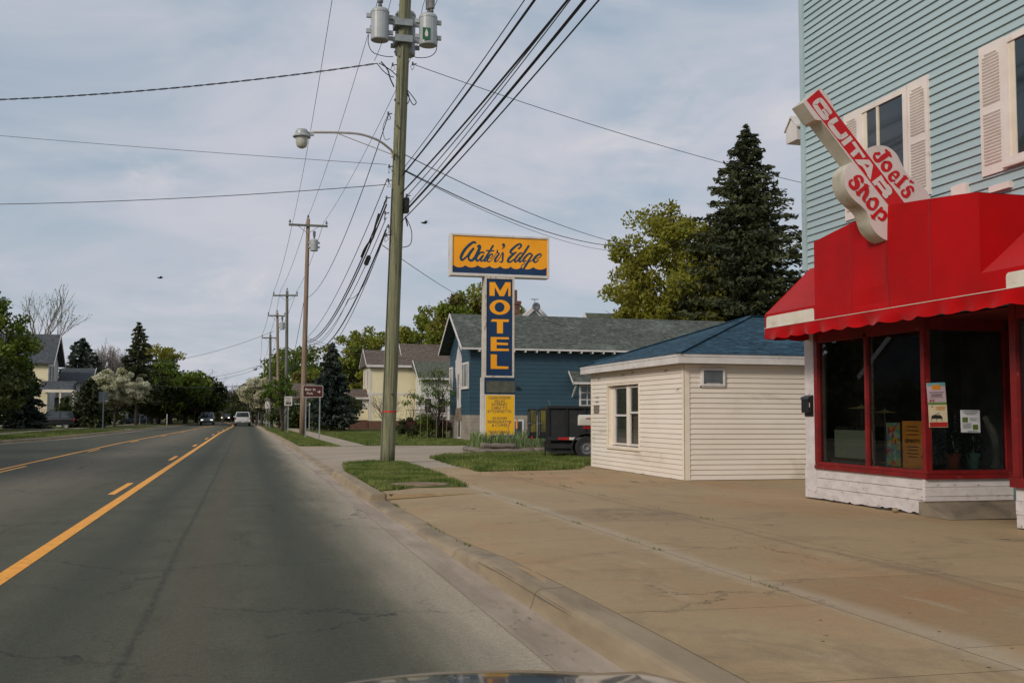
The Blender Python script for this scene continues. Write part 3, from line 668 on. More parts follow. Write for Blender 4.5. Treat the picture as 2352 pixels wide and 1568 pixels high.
# front panel with a peak, slightly slack cloth
ny,nz_=34,12
def ptop(y): 
    t=(y-yS)/(yN-yS); base=lerp(4.28,4.29,t); return base+.20*max(0,1-abs(y-yC)/1.9)**.9
for i in range(ny+1):
    y=lerp(yS,yN,i/ny)
    for j in range(nz_+1):
        v=j/nz_; z=lerp(z0,ptop(y),v)
        cr=-.035*math.exp(-abs(y-yC)/.25)*math.sin(pi*min(1,v*1.0))
        ed=min(1,min(y-yS,yN-y)/.25)*min(1,min(v,1-v)/.15)
        wr=.010*ed*math.sin((y*1.1+z*2.3)*5)*max(0,noise.noise(Vector((y*.9,z*.9,9)))); cr+=wr
        dx=cr+.012*ed*noise.noise(Vector((y*1.3,z*1.1,2)))+ (.03*math.exp(-((y-12.9)/.5)**2-((z-3.2)/.12)**2))
        AW.v.append((AX+dx*(1 if ed>0 else 0),y,z))
for i in range(ny):
    for j in range(nz_):
        a=i*(nz_+1)+j; AW.f.append((a,a+1,a+nz_+2,a+nz_+1)); AW.m.append(0)
AW.poly([(AX,yS,z0),(AX,yS,4.28),(9.5,yS,4.28),(9.5,yS,z0)]); AW.poly([(AX,yN,z0),(AX,yN,4.29),(9.5,yN,4.29),(9.5,yN,z0)])
for i in range(ny):
    ya,yb=lerp(yS,yN,i/ny),lerp(yS,yN,(i+1)/ny); AW.poly([(AX,ya,ptop(ya)),(AX,yb,ptop(yb)),(9.5,yb,ptop(yb)),(9.5,ya,ptop(ya))])
def slope(ya,yb,zt):
    n=10
    for i in range(n):
        y0,y1=lerp(ya,yb,i/n),lerp(ya,yb,(i+1)/n)
        for k in range(4):
            t0,t1=k/4,(k+1)/4
            s=lambda t:-.015*math.sin(pi*t)
            AW.poly([(lerp(AX,9.49,t0),y0,lerp(3.29,zt,t0)+s(t0)),(lerp(AX,9.49,t0),y1,lerp(3.29,zt,t0)+s(t0)),(lerp(AX,9.49,t1),y1,lerp(3.29,zt,t1)+s(t1)),(lerp(AX,9.49,t1),y0,lerp(3.29,zt,t1)+s(t1))])
    AW.poly([(AX,ya,z0),(AX,yb,z0),(AX,yb,3.29),(AX,ya,3.29)])
slope(yN,16.25,4.13); slope(4,yS,4.05)
AW.poly([(AX,16.25,z0),(AX,16.25,3.29),(9.49,16.25,4.13),(9.49,16.25,z0)])
awn=AW.build('awning','awning_red',SH)
for y in (11.75,12.66,13.6):
    b=MB()
    pts=[(AX-.004+(-.035*math.exp(-abs(y-yC)/.25)*math.sin(pi*min(1,v_/10)) if abs(y-yC)<.1 else .008*noise.noise(Vector((y*1.3,lerp(z0,ptop(y),v_/10)*1.1,2)))),y,lerp(z0,ptop(y),v_/10)) for v_ in range(11)]
    b.tube(pts,.004,4); b.build('seam','awning_red_dark',awn)
def rrect(y0,y1,z0,z1,r,x):
    p=[]
    for cy,cz,a0 in ((y1-r,z1-r,0),(y0+r,z1-r,90),(y0+r,z0+.004,180),(y1-r,z0+.004,270)):
        if a0<180:
            for k in range(5): a=R(a0+k*22.5); p.append((x,cy+r*math.cos(a),cz+r*math.sin(a)))
    p+= [(x,y0,z0),(x,y1,z0)]
    return p
for r_ in ((14.64,16.19,3.055,3.245),(4.1,10.36,3.03,3.235)):
    b=MB(); b.prism(rrect(*r_,.05,AX-.006),(.004,0,0)); b.build('white_band','awning_white',awn)
b=MB(); n=230; rr=random.Random(8)
for i in range(n+1):
    y=4+(16.25-4)*i/n; sc_=abs(math.sin((y-4)*pi/.42)); ln=.17+.035*sc_+.012*noise.noise(Vector((y*2,0,0)))
    wob=lambda k:.032*k*(math.sin(y*9.7+2*math.sin(y*1.7)))+.05*k*noise.noise(Vector((y*2.6,k,5)))
    for k in range(5):
        t=k/4; b.v.append((AX-.008+wob(t)-.01*t,y,z0+.006-ln*t))
for i in range(n):
    for k in range(4): a=i*5+k; b.f.append((a,a+1,a+6,a+5)); b.m.append(0)
m0=len(b.v)
for i in range(20):
    x=AX+(9.45-AX)*i/19
    for k in range(3): b.v.append((x,16.255+.01*k*math.sin(x*14),z0+.006-(.17+.03*abs(math.sin(x*8)))*k/2))
for i in range(19):
    for k in range(2): a=m0+i*3+k; b.f.append((a,a+1,a+4,a+3)); b.m.append(0)
b.build('valance','awning_red',awn,smooth=True)
b=MB(); b.tube([(AX-.012,4,z0+.008),(AX-.012,16.25,z0+.008)],.006,5); b.build('seam_piping','awning_white',awn)
b=MB(); b.poly([(AX+.02,4,z0+.02),(9.5,4,z0+.02),(9.5,16.24,z0+.02),(AX+.02,16.24,z0+.02)])
for y in (5,7,9,11,12.6,14.5,16.15): b.tube([(AX+.02,y,z0-.01),(9.48,y,z0-.01)],.012,5)
b.tube([(AX+.02,4,z0-.01),(AX+.02,16.2,z0-.01)],.012,5)
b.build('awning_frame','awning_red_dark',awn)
# ---------- things in the shop window ----------
def P2(x,y,Y): p=A(*zm(1990,990,.11054)(x,y),Y); return p
surf('amp_cloth',srgb(160,168,144),srgb(136,146,124),60,.9,fine=120,bst=.5)
surf('cardboard',srgb(240,160,60),srgb(210,140,58),3,.85)
surf('chrome',srgb(200,200,200),srgb(180,180,180),3,.25,metal=.9,bst=0)
t=thing('guitar_amplifier','grey guitar amplifier cabinet with chrome knobs behind the left shop window pane','amplifier',(9.75,15.2,.82))
b=MB(); b.box(9.66,9.96,14.66,15.86,.84,1.40); b.build('cabinet','black_plastic',t)
b=MB(); b.box(9.64,9.66,14.69,15.83,.87,1.33); b.build('grille_cloth','amp_cloth',t)
for k in range(13):
    if k in(4,): continue
    b=MB(); b.lathe([(.0,-.03),(.014,-.03),(.014,0)],(9.655,14.95+k*.065,1.365),8,axis='x'); b.build('knob','chrome',t)
b=MB(); b.box(9.6,10.1,14.6,15.9,.70,.82); tag(b.build('low_shelf','wood_grey'),'low wooden shelf under the grey amplifier in the shop window','shelf')
def flower_paint():
    m,nt,b=_nodes('painted_flowers'); v=coords(nt); vo=nt.nodes.new('ShaderNodeTexVoronoi'); vo.inputs['Scale'].default_value=16; lk(nt,v,vo.inputs['Vector'])
    cr=nt.nodes.new('ShaderNodeValToRGB'); s=nt.nodes.new('ShaderNodeSeparateColor'); lk(nt,vo.outputs['Color'],s.inputs[0]); lk(nt,s.outputs[0],cr.inputs[0]); cr.color_ramp.interpolation='CONSTANT'
    e=cr.color_ramp.elements; e[0].color=(*srgb(104,160,140),1); e[1].position=.2; e[1].color=(*srgb(206,170,50),1)
    for p,c in ((.38,(196,92,48)),(.5,(120,128,160)),(.64,(170,164,60)),(.78,(186,60,84)),(.88,(150,190,170))):
        n=e.new(p); n.color=(*srgb(*c),1)
    lk(nt,cr.outputs[0],b.inputs['Base Color']); b.inputs['Roughness'].default_value=.7; MATS['painted_flowers']=m
flower_paint()
surf('brass',srgb(226,214,150),srgb(206,190,120),4,.35,metal=.3,bst=0)
for lab,yy,xx_,zz_ in (('brass cymbal on a chrome stand, higher of two in the left shop window',15.35,9.86,1.70),('brass cymbal on a chrome stand, lower of two behind the shop window mullion',14.62,9.80,1.63)):
    t=thing('cymbal_stand',lab,'cymbal',(xx_,yy,.7)); b=MB(); b.lathe([(.001,.035),(.03,.03),(.06,.012),(.23,-.012),(.23,-.015),(.05,.006),(.001,.02)],(xx_,yy,zz_),24); b.build('cymbal','brass',t); b=MB(); b.tube([(xx_,yy,.72),(xx_,yy,zz_+.07)],.011,6)
    for a_ in (0,2.1,4.2): b.tube([(xx_,yy,1.0),(xx_+.2*math.cos(a_),yy+.2*math.sin(a_),.71)],.008,4)
    b.build('stand','chrome',t)
b=MB(); b.box(9.62,9.635,13.98,14.32,.80,1.46); tag(b.build('flower_painting','painted_flowers'),'bright painted flower panel beside the cardboard sign in shop window','painting')
t=thing('cardboard_sign','brown cardboard sign with dark hand lettering leaning in the shop window','sign',(9.7,13.7,.8))
b=MB(); b.box(9.66,9.675,13.48,13.97,.78,1.49); b.build('board','cardboard',t)
b=MB()
surf('ink',srgb(44,32,24),srgb(34,26,20),4,.8,bst=0)
# letters read from the street side: u runs towards -Y
put_text(b,'SPIRITS',(9.655,13.72,1.165),(0,-1,0),(0,0,1),.36,.055,.02)
for k,(s_,z_) in enumerate((('Grand Tour',1.36),('of the',1.27),('music - food',1.09),('saturday',1.01),('all welcome',.93))):
    pass
for z_,w_ in ((1.40,.26),(1.34,.32),(1.28,.3),(1.10,.3),(1.05,.26),(1.0,.3),(.95,.24)):
    b.box(9.654,9.656,13.72-w_/2,13.72+w_/2,z_,z_+.012)
b.build('lettering','ink',t)
# posters on the right pane (plane Y=13, seen from the south)
zE=zm(2240,900,.17857)
def onp(x,y,Y=12.995): return A(*zE(x,y),Y)
def quadp(mb,pts,Y,mi=0): mb.poly([onp(x,y,Y) for x,y in pts],mi)
for nm,c in (('p_white',(206,206,210)),('p_cyan',(110,170,176)),('p_orange',(216,140,40)),('p_green',(104,140,60)),('p_cream',(214,198,166)),('p_redb',(176,40,34)),('p_dark',(40,38,38)),('p_pink',(196,172,180)),('p_txt',(110,84,96)),('p_moss',(86,104,40))): surf(nm,srgb(*c),None,5,.6,bst=0)
Yp=12.96
t=thing('poster','concert poster with orange emblem and flowers, upper of two taped sheets','poster',tuple(onp(260,340,Yp)))
b=MB(); b.prism([onp(*p,Yp) for p in ((122,195),(375,184),(398,488),(145,488))],(0,.004,0)); b.build('sheet','p_pink',t)
b=MB(); quadp(b,((124,195),(375,184),(378,230),(128,235)),Yp-.002,1); quadp(b,((195,222),(312,215),(315,282),(200,286)),Yp-.003,0)
quadp(b,((143,462),(397,455),(398,487),(145,487)),Yp-.002,2)
for x in range(150,395,14): quadp(b,((x,464),(x+7,448+(x%3)*5),(x+13,464)),Yp-.0025,2)
for x,y in ((178,436),(215,434)): quadp(b,[(x+14*math.cos(a),y+16*math.sin(a)) for a in (0,1,2,3,4,5)],Yp-.003,3)
for y,x0,x1 in ((318,165,355),(345,175,345),(357,190,330),(368,180,335),(388,170,350)): quadp(b,((x0,y),(x1,y-3),(x1,y+3 if y>320 else y+8),(x0,y+5 if y>320 else y+11)),Yp-.003,4)
b.build('print',['p_orange','p_cyan','p_green','p_redb','p_txt'],t)
t=thing('poster','cream poster with a black grand piano and red footer','poster',tuple(onp(280,640,Yp)))
b=MB(); b.prism([onp(*p,Yp) for p in ((148,492),(400,490),(418,798),(162,800))],(0,.004,0)); b.build('sheet','p_cream',t)
b=MB(); quadp(b,((166,730),(412,728),(414,792),(168,795)),Yp-.002,1)
quadp(b,((188,680),(190,652),(210,632),(310,630),(338,655),(342,682)),Yp-.003,0); quadp(b,((205,640),(300,598),(308,600),(215,642)),Yp-.0035,0)
for x in (190,258,330): quadp(b,((x,680),(x+9,680),(x+7,718),(x+3,718)),Yp-.003,0)
quadp(b,((188,525),(200,508),(214,525)),Yp-.003,0)
for y,x0,x1 in ((518,250,385),(535,250,372),(552,260,380)): quadp(b,((x0,y),(x1,y),(x1,y+9),(x0,y+9)),Yp-.003,2)
b.build('print',['p_dark','p_redb','p_orange'],t)
t=thing('notice','white notice with two green squares on the right shop window','notice',tuple(onp(720,720,Yp)))
b=MB(); b.prism([onp(*p,Yp) for p in ((587,562),(850,566),(860,872),(597,868))],(0,.004,0)); b.build('sheet','p_white',t)
b=MB(); quadp(b,((612,662),(688,662),(690,730),(614,730)),Yp-.002,0); quadp(b,((755,762),(828,762),(832,832),(757,832)),Yp-.002,0)
for y,x0,x1 in ((575,610,830),(592,640,820),(606,630,810),(620,660,790),(675,715,825),(690,710,800),(705,720,820),(745,620,740),(760,625,735),(775,620,742),(790,628,738),(805,622,740),(845,690,820),(858,680,845)): quadp(b,((x0,y),(x1,y),(x1,y+5),(x0,y+5)),Yp-.002,1)
b.build('print',['p_moss','p_dark'],t)
surf('terracotta',srgb(160,84,56),srgb(136,70,46),4,.8); surf('mint',srgb(130,176,160),srgb(112,160,146),4,.6); surf('driftwood',srgb(226,218,190),srgb(170,162,138),5,.9,(1,1,.5),fine=40,bst=.6)
def pot(x,y,mat,lab,r=.10):
    p=onp(x,y,13.2); t=thing('flower_pot',lab,'flower pot',(p.x,13.2,.80))
    b=MB(); b.lathe([(.001,.80),(r*.72,.80),(r*.95,.98),(r*1.08,.98),(r*1.1,1.03),(r*1.0,1.03),(r*.95,.99),(.001,.98)],(p.x,13.2,0),18); b.build('pot',mat,t,smooth=False); 
    b=MB(); b.lathe([(.001,.775),(r*1.2,.775),(r*1.25,.80),(r*.8,.80)],(p.x,13.2,0),18); b.build('saucer',mat,t)
    return t,p
pot(490,1290,'terracotta','terracotta flower pot with saucer behind the right shop window'); pot(755,1290,'mint','pale mint green flower pot behind the right shop window')
pts=[onp(x,y,13.22) for x,y in ((920,650),(960,740),(1020,840),(1060,950),(1075,1060),(1085,1170),(1060,1290),(1045,1360))]
b=MB(); b.tube(pts,[.035,.045,.06,.062,.062,.066,.07,.075],9); tag(b.build('driftwood_branch','driftwood',smooth=True),'pale curved driftwood branch standing at the right end of the shop window','branch')
leafm('houseplant',srgb(44,58,34),srgb(30,42,24),srgb(54,66,40),.2,3)
# ---------- cream building ----------
CR=thing('cream_building','low cream clapboard building with a blue hip roof','building',(9.3,21.2,.15))
b=MB(); x0,y0,x1,y1=9.3,21.25,18.2,27.62
WH=(24.0,26.26,.77,2.33)
lap(b,(x0,y1),(0,-1),(-1,0),.15,2.69,lambda z:(0,y1-y0),.112,[(y1-WH[1],y1-WH[0],WH[2],WH[3])],t=.02)
lap(b,(x0,y0),(1,0),(0,-1),.16,2.69,lambda z:(0,x1-x0),.112,t=.02)
b.poly([(x0,y1,.1),(x1,y1,.1),(x1,y1,2.69),(x0,y1,2.69)]); b.poly([(x1,y0,.1),(x1,y1,.1),(x1,y1,2.69),(x1,y0,2.69)])
# reveal and back board
b.box(x0,x0+.13,WH[0]-.0,WH[0]-.012,WH[2],WH[3]); b.box(x0,x0+.13,WH[1],WH[1]+.012,WH[2],WH[3]); b.box(x0,x0+.13,WH[0],WH[1],WH[3],WH[3]+.012); b.box(x0,x0+.13,WH[0],WH[1],WH[2]-.012,WH[2])
b.box(x0+.16,x0+.18,y0+.1,y1-.1,.3,2.6)
wall=b.build('wall','cream_siding',CR)
b=MB(); b.box(x0-.026,x0-.001,y0-.025,y0+.1,.16,2.69); b.box(x0-.026,x0+.1,y0-.026,y0-.001,.155,2.69); b.box(x0-.022,x0+.02,y1-.06,y1+.02,.15,2.69); b.box(x1-.06,x1+.03,y0-.026,y0+.03,.15,2.69); b.build('corner_trim','cream_trim',CR)
b=MB(); fx,fy0,fy1,fx2=9.05,21.0,27.87,18.45
b.box(fx,fx+.03,fy0,fy1,2.695,2.885); b.box(fx+.031,fx2,fy0,fy0+.03,2.695,2.885); b.box(fx+.031,fx2,fy1-.03,fy1,2.695,2.885); b.box(fx+.031,fx2-.03,fy0+.031,fy1-.031,2.70,2.715); b.box(fx-.012,fx,fy0-.012,fy1+.01,2.84,2.905); b.box(fx,fx2,fy0-.012,fy0,2.84,2.905)
b.build('fascia','white_trim',CR)
b=MB(); ym=(fy0+fy1)/2; pk=4.10; ov=.03
e=[(fx-ov,fy0-ov,2.90),(fx2+ov,fy0-ov,2.90),(fx2+ov,fy1+ov,2.90),(fx-ov,fy1+ov,2.90)]; r1=(fx+3.45,ym,pk); r2=(fx2-3.45,ym,pk)
b.poly([e[0],e[1],r2,r1]); b.poly([e[1],e[2],r2]); b.poly([e[2],e[3],r1,r2]); b.poly([e[3],e[0],r1]); b.poly([e[0],e[3],e[2],e[1]])
rf=b.build('roof','roof_blue',CR)
b=MB(); b.beam((e[0][0],e[0][1],2.915),(r1[0],r1[1],pk+.015),.14,.02); b.beam((e[3][0],e[3][1],2.915),(r1[0],r1[1],pk+.015),.14,.02); b.beam((r1[0],ym,pk+.02),(r2[0],ym,pk+.02),.16,.02); b.build('ridge_cap','roof_blue',rf)
surf('blind',srgb(176,178,164),srgb(160,162,150),3,.7,bst=0)
# twin window
b=MB(); X=9.3
b.box(X-.03,X+.005,WH[0]-.05,WH[0],WH[2]-.05,WH[3]+.04); b.box(X-.03,X+.005,WH[1],WH[1]+.05,WH[2]-.05,WH[3]+.04); b.box(X-.028,X+.005,WH[0],WH[1],WH[3],WH[3]+.04); b.box(X-.05,X+.005,WH[0]-.06,WH[1]+.06,WH[2]-.075,WH[2]-.012)
wc=b.build('window','cream_trim',CR)
for k,(ya,yb,zm_) in enumerate(((24.03,24.86,1.63),(25.02,26.0,1.56))):
    f=MB(); xx=X+.06+.02*k; w_=.05
    f.box(xx,xx+.05,ya,ya+w_,.80,2.30); f.box(xx,xx+.05,yb-w_,yb,.80,2.30); f.box(xx,xx+.05,ya+w_,yb-w_,.80,.85); f.box(xx,xx+.05,ya+w_,yb-w_,2.25,2.30); f.box(xx-.01,xx+.05,ya+w_,yb-w_,zm_-.025,zm_+.025)
    s=f.build('sash','white_trim',wc)
    g=MB(); g.poly([(xx+.03,yb-w_,.85),(xx+.03,ya+w_,.85),(xx+.03,ya+w_,2.25),(xx+.03,yb-w_,2.25)]); g.build('pane','shop_glass',s)
    bl=MB()
    zz=2.24
    while zz>(zm_ if k==0 else 1.0): bl.poly([(xx+.055,ya+w_,zz-.022),(xx+.055,yb-w_,zz-.022),(xx+.062,yb-w_,zz),(xx+.062,ya+w_,zz)]); zz-=.026
    bl.build('blind','blind',s)
f=MB(); f.box(X+.05,X+.12,24.86,25.02,.79,2.31); f.box(X+.09,X+.13,26.0,26.26,.79,2.31); f.build('mullion','cream_trim',wc)
# vent unit on the south wall
b=MB(); ax0,ax1,az0,az1=9.68,10.235,2.21,2.60; Y=y0-.02
b.box(ax0,ax1,Y-.04,Y,az0,az0+.045); b.box(ax0,ax1,Y-.04,Y,az1-.045,az1); b.box(ax0,ax0+.045,Y-.04,Y,az0+.045,az1-.045); b.box(ax1-.045,ax1,Y-.04,Y,az0+.045,az1-.045); b.box(ax0+.12,ax1-.12,Y-.045,Y-.01,az0+.045,az0+.06); b.box(ax0-.03,ax0,Y-.02,Y,az0-.03,az1); b.box(ax0-.03,ax1,Y-.02,Y,az0-.03,az0)
v=b.build('wall_vent','white_trim',CR)
b=MB(); b.box(ax0+.045,ax1-.045,Y-.022,Y-.005,az0+.045,az1-.045); b.build('vent_panel','metal_grey',v)
# weathered board, hooks, old house-number stains
b=MB(); b.box(9.262,9.285,26.95,27.35,1.62,1.84)
b.build('weathered_board','wood_grey',CR)
for (py,pz,px) in ((26.85,2.52,0),(25.0,2.56,0),(24.3,2.6,0),(22.2,2.56,0),(21.52,2.12,0)):
    b=MB(); b.tube([(9.28,py,pz+.03),(9.24,py,pz+.03),(9.225,py,pz),(9.235,py,pz-.02)],.008,5); b.build('hook','ink',CR)
b=MB()
for k in range(4): b.box(9.2795,9.281,27.0+k*.075,27.02+k*.075,2.02,2.08); b.box(9.2795,9.281,27.02+k*.07,27.045+k*.07,1.9,1.95)
b.build('number_stain','wood_grey',CR)
# ---------- blue house ----------
BH=thing('blue_house','dark blue clapboard house with grey shingle gable roof and block basement','house',(12,56.6,.15))
X,Ya,Yb,XE=12.0,56.62,62.6,28.3; yr=59.6; zr=7.36; ze=5.42
b=MB(); gs=(zr-.12-ze)/(yr-Ya)
lap(b,(X,Yb),(0,-1),(-1,0),1.57,5.42,lambda z:(0,Yb-Ya),.235)
lap(b,(X,Yb),(0,-1),(-1,0),5.42,7.2,lambda z:(((z-5.42)/gs),(Yb-Ya)-(z-5.42)/gs),.235)
lap(b,(X,Ya),(1,0),(0,-1),1.57,5.5,lambda z:(0,XE-X),.235)
b.poly([(X,Yb,1.5),(XE,Yb,1.5),(XE,Yb,5.5),(X,Yb,5.5)]); b.poly([(XE,Ya,.15),(XE,Yb,.15),(XE,Yb,5.5),(XE,yr,7.3),(XE,Ya,5.5)]); b.poly([(X+.01,Ya+.01,1.5),(X+.01,Yb,1.5),(X+.01,Yb,5.4),(X+.01,yr,7.25),(X+.01,Ya+.01,5.4)])
b.build('wall','blue_siding',BH)
b=MB(); b.box(X-.01,X+.005,Ya-.02,Ya+.0,1.5,1.58)
b.box(X+.0,XE,Ya+.0,Yb,.12,1.565)
# block joints
fo=b.build('foundation','block',BH)
b=MB()
for k in range(7):
    z=.15+k*.2; b.box(X-.002,X,Ya,Yb,z,z+.012); b.box(X,XE,Ya-.002,Ya,z,z+.012)
    for j in range(16): yy=Ya+.4*j+(.2 if k%2 else 0); b.box(X-.0025,X,yy,yy+.01,z,z+.2) if yy<Yb else None
    for j in range(38): xx=X+.4*j+(.2 if k%2 else 0); b.box(xx,xx+.01,Ya-.0025,Ya,z,z+.2)
b.build('mortar','foundation',fo)
b=MB(); ov=.55; zse=5.42-ov*gs+.1
for s_,yo in ((-1,Ya-ov),(1,Yb+ov)):
    b.prism([(X-.62,yo,zse),(X-.62,yr,zr),(X-.62,yr,zr+.07),(X-.62,yo,zse+.07)],(XE+.5-X+.62,0,0))
rf=b.build('roof','roof_grey',BH)
b=MB()
for yo in (Ya-ov,Yb+ov):
    b.prism([(X-.66,yo,zse-.09),(X-.66,yr,zr-.09),(X-.66,yr,zr+.09),(X-.66,yo,zse+.09)],(.04,0,0))
b.box(X-.6,XE+.5,Ya-ov-.02,Ya-ov-.001,zse-.03,zse+.06)
b.build('bargeboard','white_trim',BH)
b=MB()
for k in range(26):
    x=X+.35+k*.655
    if x<XE: b.box(x,x+.09,Ya-ov+.0,Ya-.02,zse-.14,zse-.031)
b.build('rafter_tail','white_trim',BH)
window(BH,'x',X-.018,56.95,58.85,3.05,4.52,-1,'white_trim','window_glass',.12,.06,vm=(57.55,58.2))
window(BH,'x',X-.018,61.55,62.5,3.07,4.42,-1,'white_trim','window_glass',.12,.06,vm=(62.0,))
window(BH,'x',X-.004,59.2,59.95,.2,1.34,-1,'white_trim','dark_glass',.1,.03,vm=(59.58,),sill=False)
window(BH,'y',Ya-.004,13.75,15.06,.27,1.32,-1,'white_trim','dark_glass',.1,.03,vm=(14.4,),sill=False)
b=MB(); rr=random.Random(11)
pl=[(59.05,2.0),(59.2,3.3),(59.05,4.2),(58.95,4.7),(59.1,5.0),(59.5,5.3),(59.72,5.72),(59.85,5.9),(59.95,5.6),(60.3,5.25),(60.75,4.7),(60.85,4.1),(60.5,3.6),(60.25,3.1),(60.1,2.4),(60.05,2.0)]
pp=[]
for i in range(len(pl)):
    a,c=pl[i],pl[(i+1)%len(pl)]
    for k in range(4): pp.append((X-.034,lerp(a[0],c[0],k/4)+rr.uniform(-.06,.06),lerp(a[1],c[1],k/4)+rr.uniform(-.05,.05)))
b.prism(pp,(.012,0,0)); b.box(X-.05,X-.02,59.35,60.2,1.95,3.4); b.build('peeled_paint_patch','old_white',BH)
b=MB(); b.box(X-.05,X-.0,59.0,60.6,1.25,1.93); b.build('stone_patch','foundation',BH)
window(BH,'x',X-.045,59.5,60.0,2.4,4.0,-1,'old_white','window_glass',.08,.03,sill=False)
b=MB(); b.box(14.6,14.8,Ya-.1,Ya-.02,3.0,3.15); b.build('wall_lamp','black_plastic',BH)
# little roofed window on the long side
b=MB(); b.prism([(17.7,55.75,3.42),(17.7,56.6,4.05),(17.7,56.6,3.95),(17.7,55.75,3.34)],(3.2,0,0)); b.build('bay_roof','roof_grey',BH)
b=MB(); b.prism([(17.66,55.72,3.36),(17.66,56.6,4.09),(17.66,56.6,3.95),(17.66,55.72,3.26)],(.04,0,0)); b.box(17.66,20.9,55.72,55.75,3.3,3.42); b.beam((17.9,55.8,3.3),(17.9,56.6,2.6),.08,.08); b.build('bay_bracket','white_trim',BH)
window(BH,'y',Ya-.02,18.3,20.2,2.05,3.3,-1,'white_trim','dark_glass',.1,.06,vm=(18.77,19.25,19.72),hm=(2.45,2.85))
# ---------- grey-green roofed house behind ----------
zG=zm(1180,640,.16579)
def gp(x,y,Y): return A(*zG(x,y),Y)
GH=thing('green_roofed_house','tall house with green shingle dormers and a brick chimney rising behind the blue house','house',(22,80,.15))
Y0=78
b=MB(); pa=gp(870,775,Y0); pb=gp(1430,795,Y0); zt=pa.z; b.box(17,34,Y0+.5,Y0+8,.1,zt-2.2); b.build('wall','white_siding',GH)
b=MB()
def gable(x0,x1,y0,y1,ze,zr,mb,t=.1):
    ym=(y0+y1)/2
    mb.prism([(x0,y0,ze),(x0,ym,zr),(x0,y1,ze)],(x1-x0,0,0))
gable(pa.x-3,pb.x+.1,Y0-2,Y0+4,zt-3,zt,b)
pc=gp(1500,745,Y0-3); pd=gp(2140,772,Y0-3); gable(pc.x,pd.x+1,Y0-6,Y0,pc.z-2.6,pc.z,b)
r_=b.build('roof','roof_green',GH)
b=MB(); ap=gp(775,680,Y0-4); 
for dx,(bx_,bz_) in ((-1,(-1.65,-1.5)),(1,(1.5,-1.5))):
    b.prism([(ap.x,Y0-4,ap.z),(ap.x+bx_,Y0-4,ap.z+bz_),(ap.x+bx_*1.25,Y0-4,ap.z+bz_),(ap.x,Y0-4,ap.z+.35)],(0,.5,0))
b.poly([(pc.x-.05,Y0-6.2,pc.z-2.7),(pc.x-.05,Y0-3,pc.z+.1),(pc.x-.05,Y0+.2,pc.z-2.7)]); b.box(pc.x-.06,pc.x+.1,Y0-6,Y0,pc.z-6,pc.z-2.6)
b.build('bargeboard','white_trim',GH)
b=MB(); b.prism([(ap.x,Y0-3.6,ap.z-.1),(ap.x-1.6,Y0-3.6,ap.z-1.6),(ap.x+1.5,Y0-3.6,ap.z-1.6)],(0,.2,0)); b.build('gable_wall','white_siding',GH)
b=MB(); pl_=gp(725,690,Y0-3.9); ql=gp(440,805,Y0-3.9)
b.poly([(ap.x,Y0-3.8,ap.z),(ql.x,Y0-3.8,ql.z-.2),(ql.x,Y0+4,ql.z-.2),(ap.x,Y0+3,ap.z)]); b.poly([(ap.x-.1,Y0-3.79,ap.z-.05),(ql.x,Y0-3.79,ql.z-.2),(ap.x-1.3,Y0-3.79,ql.z-.2)])
b.build('metal_roof','roof_green',GH)
ch0=gp(458,580,Y0+2); ch1=gp(515,580,Y0+2)
b=MB(); b.box(ch0.x-.5,ch1.x,Y0+1.5,Y0+2.5,ch0.z-4,ch0.z); b.box(ch0.x-.58,ch1.x+.1,Y0+1.42,Y0+2.58,ch0.z-.25,ch0.z-.0); b.box(ch0.x-.3,ch0.x+.15,Y0+1.7,Y0+2.2,ch0.z,ch0.z+.9); b.build('chimney','brick',GH)
dc=gp(778,653,Y0-4.6)
t=thing('satellite_dish','round grey satellite dish on the gable behind the blue house','satellite dish',tuple(dc))
b=MB(); b.lathe([(.001,.06),(.15,.045),(.25,.015),(.31,-.02),(.30,-.03),(.15,.03),(.001,.045)],(dc.x,dc.y,dc.z),22,axis='y'); b.build('dish','metal_grey',t,smooth=True)
b=MB(); b.tube([(dc.x,dc.y+.1,dc.z),(dc.x,dc.y+.3,dc.z-.9),(dc.x+.02,dc.y+.4,dc.z-1.5)],.035,6); b.tube([(dc.x,dc.y-.02,dc.z-.45),(dc.x+.05,dc.y-.5,dc.z-.3)],.02,5); b.build('mast','metal_grey',t)
t=thing('roof_antenna','small bar antenna on a mast above the satellite dish','antenna',(dc.x,dc.y+.4,dc.z+.4))
b=MB(); b.tube([(dc.x,dc.y+.4,dc.z-.3),(dc.x,dc.y+.4,dc.z+.56)],.025,5); b.build('mast','metal_grey',t)
b=MB(); b.box(dc.x-.27,dc.x+.27,dc.y+.35,dc.y+.45,dc.z+.55,dc.z+.6); b.build('element','metal_grey',t)
# ---------- yellow house ----------
YH=thing('yellow_house','pale yellow two storey clapboard house with brown roof behind the big pole','house',(11.9,104.5,.15))
b=MB(); X,Ya,Yb,XE=11.89,104.47,110.4,20.5
lap(b,(X,Ya),(1,0),(0,-1),.95,6.5,lambda z:(0,XE-X),.2); lap(b,(X,Yb),(0,-1),(-1,0),.95,6.5,lambda z:(0,Yb-Ya),.2)
yr=(Ya+Yb)/2; b.poly([(X,Ya,6.5),(X,yr,8.1),(X,Yb,6.5)]); b.poly([(XE,Ya,.9),(XE,Yb,.9),(XE,Yb,6.5),(XE,yr,8.7),(XE,Ya,6.5)])
b.build('wall','yellow_siding',YH)
b=MB(); b.box(X+.02,XE,Ya+.02,Yb,.1,.95); b.build('basement','brick',YH)
b=MB(); gable(X-.4,15.4,Ya-.45,Yb+.45,6.42,8.18,b); 
b.prism([(15.3,Ya-.45,6.45),(15.3,yr+.9,8.95),(15.3,Yb+2,6.45)],(5.5,0,0))
b.build('roof','roof_brown',YH)
